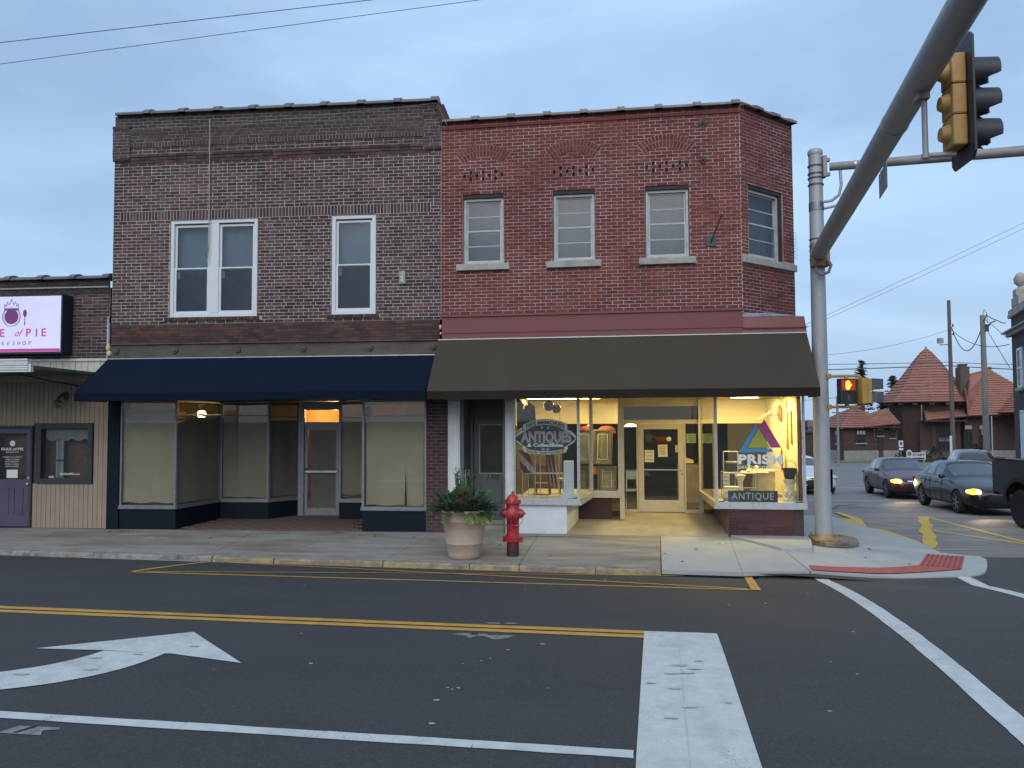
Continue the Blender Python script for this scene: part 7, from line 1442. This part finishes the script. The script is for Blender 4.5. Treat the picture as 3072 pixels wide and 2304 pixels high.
def tiles(e0, e1, t1, t0, n, name='roof', par=DP, rib=True):
    """sloping tile courses from the eave e0-e1 up to t0-t1, each course lapping the one below, with cover-tile ribs"""
    e0, e1, t1, t0 = (Vector(p) for p in (e0, e1, t1, t0)); q = MB(); nrm = (e1-e0).cross(t0-e0)
    if nrm.length < 1e-6: nrm = (e1-e0).cross(t1-e0)
    nrm.normalize()
    if nrm.z < 0: nrm = -nrm
    for k in range(n):
        a, b = k/n, (k+1.12)/n; b = min(b, 1.0); L0, R0 = e0.lerp(t0, a)+nrm*.11, e1.lerp(t1, a)+nrm*.11; L1, R1 = e0.lerp(t0, b)+nrm*.02, e1.lerp(t1, b)+nrm*.02
        q.quad(L0, R0, R1, L1); q.quad(L0-nrm*.12, R0-nrm*.12, R0, L0)
    q.quad(e0-nrm*.05, e1-nrm*.05, t1-nrm*.05, t0-nrm*.05)
    return obj(name, q, TILE, par)
def hipcap(p, q_, r=.13, par=DP):
    p, q_ = Vector(p), Vector(q_); n = max(2, int((q_-p).length/.45)); m_ = MB()
    for i in range(n): m_.tube([p.lerp(q_, i/n), p.lerp(q_, (i+.96)/n)], [r, r*.8], 6)
    obj('hip_tiles', m_, TILE, par)
# left pavilion
E = 1.08; A0, A1, A2, A3, AP = (33.0, 6, E), (33.8, -1, E), (39.3, -.4, E), (39.0, 6, E), (36.87, 3, 3.25)
tiles(A1, A2, AP, AP, 12); tiles(A0, A1, AP, AP, 12); tiles(A2, A3, AP, AP, 12); hipcap(A1, AP); hipcap(A2, AP)
def dwall(pts, z0, z1, zs=-1.28):
    for i, (p, q_) in enumerate(zip(pts, pts[1:])):
        obj('wall', MB().quad((*p, zs), (*q_, zs), (*q_, z1), (*p, z1)), DBR, DP); d = Vector((q_[0]-p[0], q_[1]-p[1])); n = Vector((d.y, -d.x)).normalized()*.10
        obj('stone_base', MB().prism([(p[0]+n.x, p[1]+n.y, z0), (q_[0]+n.x, q_[1]+n.y, z0), (q_[0], q_[1], z0), (p[0], p[1], z0)], (0, 0, zs-z0)), DST, DP)
dwall([(33.3, 5), (34.2, -.4), (37.6, 0)], -2.5, E+.05)
obj('eaves', MB().prism([(33.8, -1, E-.02), (39.3, -.4, E-.02), (38.9, .2, E-.15), (34.1, -.3, E-.15)], (0, 0, .06)), EAV, DP)
def dwin(a0, a1, z0, z1, b, par=DP, lintel=True):
    w_ = obj('window', MB().box(a0, a1, b-.03, b+.03, z0, z1), DWN, par); obj('frame', MB().frame(a0-.06, a1+.06, z0-.06, z1+.06, .07, b-.06, b-.031).box((a0+a1)/2-.03, (a0+a1)/2+.03, b-.05, b-.031, z0, z1).box(a0, a1, b-.05, b-.031, (z0+z1)/2-.03, (z0+z1)/2+.03), EAV, w_)
    if lintel:
        n = 3
        for i in range(n): x = a0+(a1-a0)*(i+.5)/n; obj('lintel_block', MB().box(x-.12, x+.12, b-.09, b, z1+.05, z1+.42), DTR, w_)
        obj('sill', MB().box(a0-.15, a1+.15, b-.12, b, z0-.16, z0-.06), DTR, w_)
dwin(35.6, 36.5, -.45, .35, -.28); dwin(33.55, 33.75, -.5, .3, 2.2); dwin(33.86, 34.1, -.5, .3, .6)
obj('door', MB().box(33.7, 34.05, -.72, -.6, -2.2, -.3), mat('lamp_post_dark', (.02, .018, .018), .6, .2), DP)
for (a, z0, z1, w_) in ((37.5, 1.6, 3.95, .58),): obj('chimney', MB().box(a-w_/2, a+w_/2, 2.4, 3.0, z0, z1).box(a-w_/2-.06, a+w_/2+.06, 2.34, 3.06, z1-.3, z1-.1), DBR, DP)
# link between pavilion and tower
tiles((36.2, -.9, 1.15), (39.9, -.9, 1.5), (39.9, 2.0, 3.1), (37.5, 2.0, 2.4), 9); dwall([(37.6, -.1), (40.0, -.1)], -2.5, 1.45); obj('eaves', MB().box(36.2, 39.9, -.95, -.2, 1.08, 1.16), EAV, DP)
dwin(39.15, 39.6, .05, .85, -.12); obj('door', MB().box(37.9, 38.4, -.2, -.09, -2.2, .2), MATS['lamp_post_dark'], DP); dwin(37.9, 38.4, .3, .75, -.11)
# tower
TC = (44.6, 2.6); sid = []
def ring(r, z): return [(TC[0]+r*math.cos(R_(22.5+45*k)), TC[1]+r*math.sin(R_(22.5+45*k)), z) for k in range(8)]
prof_t = [(4.55, 3.70), (3.75, 4.40), (3.0, 5.35), (2.35, 6.3), (1.75, 7.2), (1.15, 8.1), (.5, 9.0), (.05, 9.45)]
tr = obj('tower_roof', MB().poly(ring(4.5, 3.66)), EAV, DP); 
for k in range(8):
    for (r0, z0), (r1, z1) in zip(prof_t, prof_t[1:]):
        A_, B_ = ring(r0/math.cos(R_(22.5)), z0), ring(r1/math.cos(R_(22.5)), z1); tiles(A_[k], A_[(k+1) % 8], B_[(k+1) % 8], B_[k], 3 if r0 > 1 else 2, 'tile_courses', tr)
    hipcap(ring(4.55/math.cos(R_(22.5)), 3.75)[k], ring(3.75/math.cos(R_(22.5)), 4.45)[k], .09, tr)
    for (r0, z0), (r1, z1) in zip(prof_t[1:], prof_t[2:]): hipcap(ring(r0/math.cos(R_(22.5)), z0+.05)[k], ring(r1/math.cos(R_(22.5)), z1+.05)[k], .08, tr)
obj('finial', MB().lathe([(.22, 9.2), (.12, 9.5), (.05, 9.75)], (TC[0], TC[1], 0), 8), TILE, tr)
tw_ = MB(); rr_ = ring(3.75, -2.5)
for k in range(8): tw_.quad(rr_[k], rr_[(k+1) % 8], (*rr_[(k+1) % 8][:2], 3.7), (*rr_[k][:2], 3.7))
obj('tower_wall', tw_, DBR, DP); rb = ring(3.86, -2.5); ts_ = MB()
for k in range(8): ts_.quad(rb[k], rb[(k+1) % 8], (*rb[(k+1) % 8][:2], -1.5), (*rb[k][:2], -1.5))
obj('stone_base', ts_, mat('dark_stone', (.09, .075, .065), .9, .2, 3), DP)
for k in range(16): a = R_(22.5*k); obj('bracket', MB().box(TC[0]+3.9*math.cos(a)-.22, TC[0]+3.9*math.cos(a)+.22, TC[1]+3.9*math.sin(a)-.1, TC[1]+3.9*math.sin(a)+.1, 3.42, 3.62), DTR, DP)
bf = TC[1]-3.75*math.cos(R_(22.5)); dwin(TC[0]-1.0, TC[0]+.7, -1.15, 1.1, bf-.02, lintel=False); obj('window_blind', MB().box(TC[0]-.85, TC[0]+.55, bf-.053, bf-.05, -.35, .05), mat('dim_blind', (.10, .11, .10), .8, .2), DP); obj('downspout', MB().tube([(42.0, bf-.2, 3.4), (42.0, bf-.2, 2.0), (41.8, bf-.5, 1.8)], .06, 8), mat('grey_spout', (.18, .18, .17), .6, .2), DP)
# main block, its porch roof and the hipped front wing
C1 = (46.0, -2.3, 2.25); PK = (50.4, 1.0, 7.1); PL_ = (46.9, 7, 6.35)
tiles((41.8, -2.2, 1.82), (46.0, -2.2, 2.22), (47.6, 2.6, 4.5), (44.0, 2.6, 4.3), 12); tiles((45.85, -2.4, 4.3), (45.95, -2.4, 2.3), (46.2, -2.2, 2.25), (46.9, -1.2, 6.35), 1); tiles((45.85, -2.3, 4.4), C1, PK, (46.95, .0, 6.35), 18); tiles(C1, (56, -2, 2.5), PK, PK, 20); hipcap(C1, PK, .15); hipcap((46.95, .0, 6.35), PK, .15); obj('ridge_knob', MB().ell((50.4, 1.0, 7.25), (.25, .2, .2)), TILE, DP)
C3 = (49.4, -6, 2.55); P3 = (54.2, -2, 5.9); tiles(C3, (60, -6, 2.6), P3, P3, 14); tiles((49.0, 0, 2.55), C3, P3, (52.5, 1.5, 5.6), 14); hipcap(C3, P3, .15)
dwall([(42.0, -.6), (46.3, -.6), (46.3, -1.2), (60, -1.2)], -2.5, 2.4); obj('eaves', MB().box(41.8, 46, -2.2, -1.9, 1.70, 1.83).box(46, 49.4, -2.0, -1.7, 2.12, 2.26).box(49.4, 60, -6, -5.6, 2.40, 2.56), EAV, DP); obj('porch_soffit', MB().quad((49.4, -6, 2.4), (60, -6, 2.4), (60, -1, 2.4), (49.4, -1, 2.4)), EAV, DP)
obj('chimney', MB().box(45.9, 46.85, -1.4, -.5, 3.6, 7.25).box(46.05, 46.7, -1.25, -.65, 7.25, 7.5), mat('chimney_brick', (.10, .075, .06), .9, .25, 4), DP); obj('chimney_cap', MB().box(46.0, 46.75, -1.3, -.6, 7.50, 7.58), EAV, DP)
for a in (44.4, 46.6, 48.1): dwin(a-.35, a+.35, -1.6, .85, -.64 if a < 46 else -1.24)
for a in (49.9, 51.6): obj('porch_post', MB().box(a-.12, a+.12, -5.7, -5.46, -2.4, 2.4).bar((a, -5.6, 1.2), (a+1.0, -5.6, 2.3), .16, .16), EAV, DP)
obj('porch_panel', MB().box(47.9, 48.4, -1.34, -1.3, .3, 1.0), mat('board_grey', (.2, .19, .17), .8, .2), DP)
bn2 = MB(); bn2.box(50.0, 51.3, -6.6, -6.5, -1.9, -1.2).box(51.5, 52.6, -6.6, -6.5, -1.9, -1.2); obj('porch_wall', bn2, mat('pale_porch', (.32, .30, .24), .8, .2, 3), DP)
# ground things in front of the depot
pw_ = MB(); pw_.box(33.0, 62, -9.0, -6.9, -2.5, -2.16); o = obj('pavement', pw_, mat('far_concrete', (.30, .295, .27), .9, .15, 2)); o.matrix_world = DF; tag(o, None, None, None, 'structure')
gp = MB(); gp.box(31, 37.0, -8.2, -5.5, -2.4, -2.10); o = obj('grass', gp, mat('dry_grass', (.13, .13, .06), .95, .3, 3, bmp=.6, bscale=30)); o.matrix_world = DF; tag(o, 'dry yellow-green grass patch before the depot pavilion', 'grass', None, 'stuff')
solo('planter_wall', 'low dark brick planter wall in front of the depot', 'wall', MB().box(36.0, 40.2, -6.4, -5.2, -2.3, -1.85).box(35.95, 40.25, -6.45, -5.15, -1.85, -1.78), DBR, (38, -6, -2.3), DF); solo('planter_wall', 'low brick planter wall below the depot tower', 'wall', MB().box(41.2, 46.5, -7.2, -6, -2.3, -1.75).box(41.15, 46.55, -7.25, -5.95, -1.75, -1.68), DBR, (43, -6.6, -2.3), DF)
def bush(a, b, z, r, h, lab, seed, col=((.012, .016, .010), (.035, .035, .022))):
    r2 = random.Random(seed); q = MB()
    for i in range(240):
        th, ph = r2.uniform(0, 6.28), r2.uniform(0, 1.6); k = r2.uniform(.7, 1.02); c_ = Vector((a+r*k*math.cos(th)*math.cos(ph), b+r*k*.7*math.sin(th)*math.cos(ph), z+h*k*math.sin(ph))); d = Vector((r2.gauss(0, 1), r2.gauss(0, 1), r2.gauss(0, 1))).normalized()*.12; e_ = Vector((r2.gauss(0, 1), r2.gauss(0, 1), r2.gauss(0, 1))).normalized()*.07; q.tone = r2.random(); q.poly((c_-d, c_+e_, c_+d, c_-e_))
    T = thing('shrub', lab, 'shrub', (a, b, z), DF); obj('foliage', q, leafmat('shrub_'+str(seed), *col), T, kind='stuff'); obj('stems', MB().tube([(a, b, z), (a+.05, b, z+h*.6)], .05, 5).tube([(a, b, z), (a-.2, b, z+h*.5)], .03, 5), MATS['dry_stem'], T)
bush(37.6, -5.8, -1.8, .95, .55, 'dark rounded shrub in the brick planter by the pavilion', 1); bush(40.7, -5.6, -2.1, 1.0, 1.35, 'dark shrub beside the start sign under the tower', 2); bush(44.9, -5.4, -2.0, 1.0, 1.5, 'large dark shrub between the start sign and the steps', 3); bush(39.4, -5.9, -1.9, .8, .5, 'low reddish shrub behind the maroon sedan roof', 4, ((.03, .016, .014), (.07, .035, .03)))
# START board
SS = thing('start_sign', 'white board with gold round emblem reading START before the depot', 'sign', (31.5, -22, -1.3), DF); F60 = 60/80
def s60(px): return (px-1536)/2307*60
obj('board', MB().box(30.75, 32.12, -20.05, -20, -1.15, -.60), mat('white_board', (.60, .62, .63), .6, .06), SS); obj('emblem_panel', MB().prism([(30.62, -20.08, -1.15), (31.05, -20.08, -1.15), (31.08, -20.08, -.62), (30.98, -20.08, -.42), (30.82, -20.08, -.38), (30.66, -20.08, -.45), (30.60, -20.08, -.62)], (0, .03, 0)), MATS['white_board'], SS)
obj('emblem', MB().lathe([(.10, .01), (.17, 0)], (30.84, -20.09, -.68), 20, 'Y'), mat('gold_emblem', (.25, .17, .06), .5, .4, 20), SS); text('START', .24, (31.58, -20.06, -.86), (1, 0, 0), (0, 0, 1), BLK, SS, bold=.006, fit=.95); obj('maroon_band', MB().box(31.05, 32.0, -20.06, -20.05, -1.12, -1.0), MAR, SS); obj('posts', MB().box(30.8, 30.9, -20, -19.9, -2.6, -.7).box(31.95, 32.05, -20, -19.9, -2.6, -.7), DTR, SS)
AD = thing('parking_sign', 'blue and white accessible parking sign on a thin post', 'sign', (35.75, -9, -2.2), DF); obj('panel', MB().box(35.58, 35.98, -9.03, -9, -.6, .0), MATS['white_board'], AD); obj('symbol', MB().box(35.68, 35.88, -9.04, -9.031, -.42, -.12), mat('sign_blue', (.03, .08, .30), .6, .1), AD); obj('lower_plate', MB().box(35.58, 35.98, -9.03, -9, -.88, -.70), MATS['white_board'], AD); obj('post', MB().tube([(35.78, -8.98, -2.5), (35.78, -8.98, 0)], .03, 6), ALU, AD)
# utility poles
POLW = mat('pole_wood', (.13, .105, .085), .9, .2, 3, bmp=.5, bscale=20, sx=(3, 3, .3)); POLG = mat('pole_wood_grey', (.22, .205, .185), .9, .2, 3, bmp=.5, bscale=20, sx=(3, 3, .3))
U1 = thing('utility_pole', 'tall dark wooden utility pole with a floodlight in front of the tower', 'utility pole', (30.0, 52.27, -1.9)); obj('pole', MB().lathe([(.19, -2.2), (.16, 6), (.13, 11.85)], (30.0, 52.27, 0), 12), POLW, U1, smooth=True); obj('floodlight_arm', MB().tube([(30.0, 52.2, 8.15), (29.1, 52.1, 8.12)], .035, 6), IRON, U1); obj('floodlight', MB().box(28.95, 29.35, 51.9, 52.25, 8.25, 8.68), mat('floodlight_grey', (.25, .26, .27), .5, .2), U1, bevel=.03); obj('insulator', MB().lathe([(.06, 0), (.06, .2)], (30.2, 52.1, 8.9), 8).lathe([(.06, 0), (.06, .25)], (30.2, 52.1, 9.6), 8), IRON, U1); obj('guard', MB().tube([(29.72, 52.0, -2.1), (29.72, 52.0, .6)], .10, 8), PVC, U1)
U2 = thing('utility_pole', 'grey wooden utility pole with tangled cables near the right-hand building', 'utility pole', (27.15, 41.05, -1.6)); obj('pole', MB().lathe([(.22, -1.9), (.19, 4), (.155, 9.15)], (27.15, 41.05, 0), 12), POLG, U2, smooth=True); obj('hardware', MB().box(27.25, 27.45, 40.85, 41.05, 8.0, 8.5).tube([(27.15, 41, 9.15), (27.25, 41, 9.55), (27.4, 41, 9.3), (27.45, 41, 8.6)], .02, 5).tube([(27.3, 40.9, 8.1), (27.6, 40.9, 8.6), (27.9, 40.9, 8.7)], .05, 6), IRON, U2); obj('guard', MB().tube([(27.45, 40.9, -1.8), (27.45, 40.9, 2.2)], .04, 6), PVC, U2)
FPo = thing('utility_pole', 'thin pale pole far behind between the corner shop and the signal pole', 'utility pole', (20.2, 52, -2)); obj('pole', MB().lathe([(.13, -2.4), (.09, 3.9)], (20.3, 50.5, 0), 8), POLG, FPo); obj('cross_arm', MB().box(19.9, 20.7, 50.4, 50.6, 2.5, 2.6), POLG, FPo)
# wires over the side street
G2 = 'cables over the side street'
top1, top2 = Vector((30.15, 52.2, 9.55)), Vector((27.2, 41.0, 8.75)); BRc = Vector((24.9, 33.6, 7.6))
cable('heavy cable hanging in a loop between the two utility poles', [top1, top2], .035, 2.0, 18, G2); cable('thin cable from the dark pole down past the grey pole to the right-hand building', [top1+Vector((0, 0, -.2)), (24.75, 33.2, 6.4)], .025, .6, 18, G2); cable('kinked cable from the grey pole to the right-hand building', [top2, (26.4, 39.0, 8.9), (25.6, 36, 8.15), (24.7, 33.4, 7.7)], .03, 0.05, 8, G2); cable('straight drop cable from the grey pole to the building window', [top2+Vector((0, 0, -.3)), (24.6, 32.9, 5.0)], .022, .0, 8, G2); cable('second drop cable beside the straight one', [top2+Vector((.1, 0, .1)), (24.7, 33.1, 6.7)], .018, .0, 8, G2)
cable('upper of the two dark cables crossing level before the tower roof', [(10.0, 46.5, 6.15), (18.609, 47.381, 6.295), (27.954, 48.29, 6.42), (33.3, 48.8, 6.21), (40, 49.5, 6.0)], .025, .02, 10, G2); cable('lower thicker cable crossing level before the tower roof', [(10.0, 46.6, 5.65), (18.605, 47.40, 5.879), (27.952, 48.302, 6.16), (33.3, 48.82, 5.83), (40, 49.5, 5.5)], .04, .02, 10, G2)
cable('faint long cable climbing to the upper right corner of the sky', ext((18.909, 47.205, 10.45), (34.034, 48.379, 17.472), -.6, 1.6), .014, .25, 24, G2); cable('faint lower twin of the long climbing cable', ext((18.906, 47.216, 10.15), (34.031, 48.397, 17.02), -.6, 1.6), .014, .25, 24, G2); cable('faint thin wire sagging across the sky behind the signal pole', ext((18.9, 47.2, 7.4), (30.0, 52.2, 9.4), -.3, 1.0), .014, .5, 20, G2)
cable('low thin wire behind the pedestrian signals', ext((20, 60, 4.1), (36, 66, 5.6), -.4, .9), .02, .4, 14, G2)
# building at the right edge
BF = Vector((24.7, 32.8, 0)); tdir = Vector((-.316, -.949, 0)); nin = Vector((.949, -.316, 0)); BM = Matrix(((tdir.x, nin.x, 0, BF.x), (tdir.y, nin.y, 0, BF.y), (0, 0, 1, 0), (0, 0, 0, 1)))
BR = thing('brick_building', 'dark brick building with pale stone parapet at the far edge of the street', 'building', (4, 2, -1.2), BM); BRB = mat('right_brick', (.060, .038, .036), .9, .2, 4, bmp=.3, bscale=20)
obj('wall', MB().box(0, 12, 0, 10, -1.8, 8.1), BRB, BR); PST = mat('parapet_stone', (.33, .31, .27), .9, .2, 4)
obj('parapet', MB().box(-.15, 12, -.12, 10, 8.1, 8.35).box(.0, 12, -.18, .2, 7.85, 8.1).box(1.0, 3.0, -.12, .6, 8.35, 8.9).box(1.5, 2.4, -.12, .5, 8.9, 9.3), PST, BR, bevel=.04); obj('finial', MB().lathe([(.2, 0), (.12, .15), (.3, .35), (.34, .6), (.2, .85), (.05, .95)], (1.95, .2, 9.3), 14), PST, BR, smooth=True)
obj('cornice', MB().prism([(-.55, -.45, 7.0), (12, -.45, 7.0), (12, 0, 7.0), (-.55, 0, 7.0)], (0, 0, .08)).box(-.3, 12, -.25, 0, 6.8, 7.0), PST, BR)
for k in range(3):
    u = 1.85+k*3.2; w_ = obj('window', MB().frame(u, u+1.5, 3.75, 5.95, .14, -.10, .05), PVC, BR); obj('pane', MB().box(u+.14, u+1.36, -.04, -.03, 3.89, 5.81), UPGLASS, w_); obj('meeting_rail', MB().box(u+.14, u+1.36, -.08, -.045, 4.80, 4.90), PVC, w_); obj('backing', MB().box(u+.1, u+1.4, -.02, -.005, 3.8, 5.9), BLINDR, w_); obj('sill', MB().box(u-.15, u+1.65, -.2, 0, 3.58, 3.74), PST, w_)
gd = obj('garage_door', MB().frame(2.1, 6.0, -1.8, 2.5, .12, -.08, .02).box(2.22, 5.88, -.04, 0, -1.8, 2.38), PVC, BR)
# trees behind the depot
def conifer(lab, x, y, z0, h, r, seed):
    r2 = random.Random(seed); T = thing('conifer_tree', lab, 'tree', (x, y, z0)); q = MB(); obj('trunk', MB().lathe([(.22, 0), (.05, h)], (x, y, z0), 8), POLW, T)
    for i in range(150):
        t_ = r2.uniform(.05, 1); zz = z0+h*t_; L_ = r*(1-t_)**.8*r2.uniform(.55, 1.15)+.25; a = r2.uniform(0, 6.28); d = Vector((math.cos(a), math.sin(a), .12-.3*(1-t_)))
        for j in range(16):
            c_ = Vector((x, y, zz))+d*L_*(j+1)/16+Vector((r2.gauss(0, .10), r2.gauss(0, .10), r2.gauss(0, .07))); e_ = Vector((r2.gauss(0, 1), r2.gauss(0, 1), r2.gauss(0, .4))).normalized()*.24; f_ = Vector((r2.gauss(0, 1), r2.gauss(0, 1), r2.gauss(0, 1))).normalized()*.08; q.tone = r2.random(); q.poly((c_-e_, c_+f_, c_+e_, c_-f_))
    obj('crown', q, leafmat('conifer_needles', (.008, .016, .013), (.022, .035, .024)), T, kind='stuff')
conifer('dark conifer rising beside the tower roof of the depot', 37.6, 84.6, -2.5, 9.6, 3.4, 5); conifer('dark conifer behind the pedestrian signals', 33.8, 84.0, -2.5, 11.6, 2.4, 6); conifer('shorter dark conifer between the pavilion roof and the tower', 35.6, 82, -2.5, 7.2, 2.2, 8)
def bare(lab, x, y, z0, h, seed):
    r2 = random.Random(seed); T = thing('bare_tree', lab, 'tree', (x, y, z0), I4, 'bare trees beyond the depot'); q = MB(); q2 = MB()
    def grow(mb, p, d, L_, r, k):
        e_ = p+d*L_; mb.tube([p, p.lerp(e_, .5)+Vector((r2.gauss(0, .05), r2.gauss(0, .05), 0))*L_, e_], [r, r*.85, r*.65], 4, False)
        if k == 0: return
        for _ in range(3 if k > 1 else 4):
            nd = (d+Vector((r2.gauss(0, .5), r2.gauss(0, .5), r2.gauss(.15, .3)))).normalized(); grow(q2, p.lerp(e_, r2.uniform(.5, 1)), nd, L_*r2.uniform(.55, .8), r*.55, k-1)
    grow(q, Vector((x, y, z0)), Vector((0, 0, 1)), h*.32, .2, 4); obj('trunk', q, MATS['dry_stem'], T); obj('crown', q2, mat('bare_twigs', (.10, .085, .085), .9, .2), T, kind='stuff')
for i, (x, y, h, lab) in enumerate(((27.0, 97, 6.4, 'bare tree in the gap beside the corner shop'), (31.5, 100, 6.0, 'bare tree just beside the signal pole'), (34.5, 99, 5.6, 'bare tree above the left slope of the pavilion roof'), (36.8, 101, 5.4, 'bare tree behind the pavilion ridge'))): bare(lab, x, y, -2.6, h+1.2, 20+i)
solo('far_shed', 'dark brown shed far behind between the corner shop and the signal pole', 'shed', MB().box(14, 21.2, 58, 62, -2.6, .75).box(13.8, 21.4, 57.8, 62.2, .75, .9), mat('shed_brown', (.05, .038, .034), .9, .2, 3), (18, 60, -2.6))
if False: solo('far_shed', 'small white low shed beside the dark brown one', 'shed', MB().box(19.2, 22, 54, 56, -2.6, -.4).prism([(19.1, 53.9, -.4), (22.1, 53.9, -.4), (22.1, 53.9, -.2), (20.6, 53.9, .1), (19.1, 53.9, -.2)], (0, 2.2, 0)), mat('shed_white', (.45, .46, .46), .8, .1), (20.5, 55, -2.6))
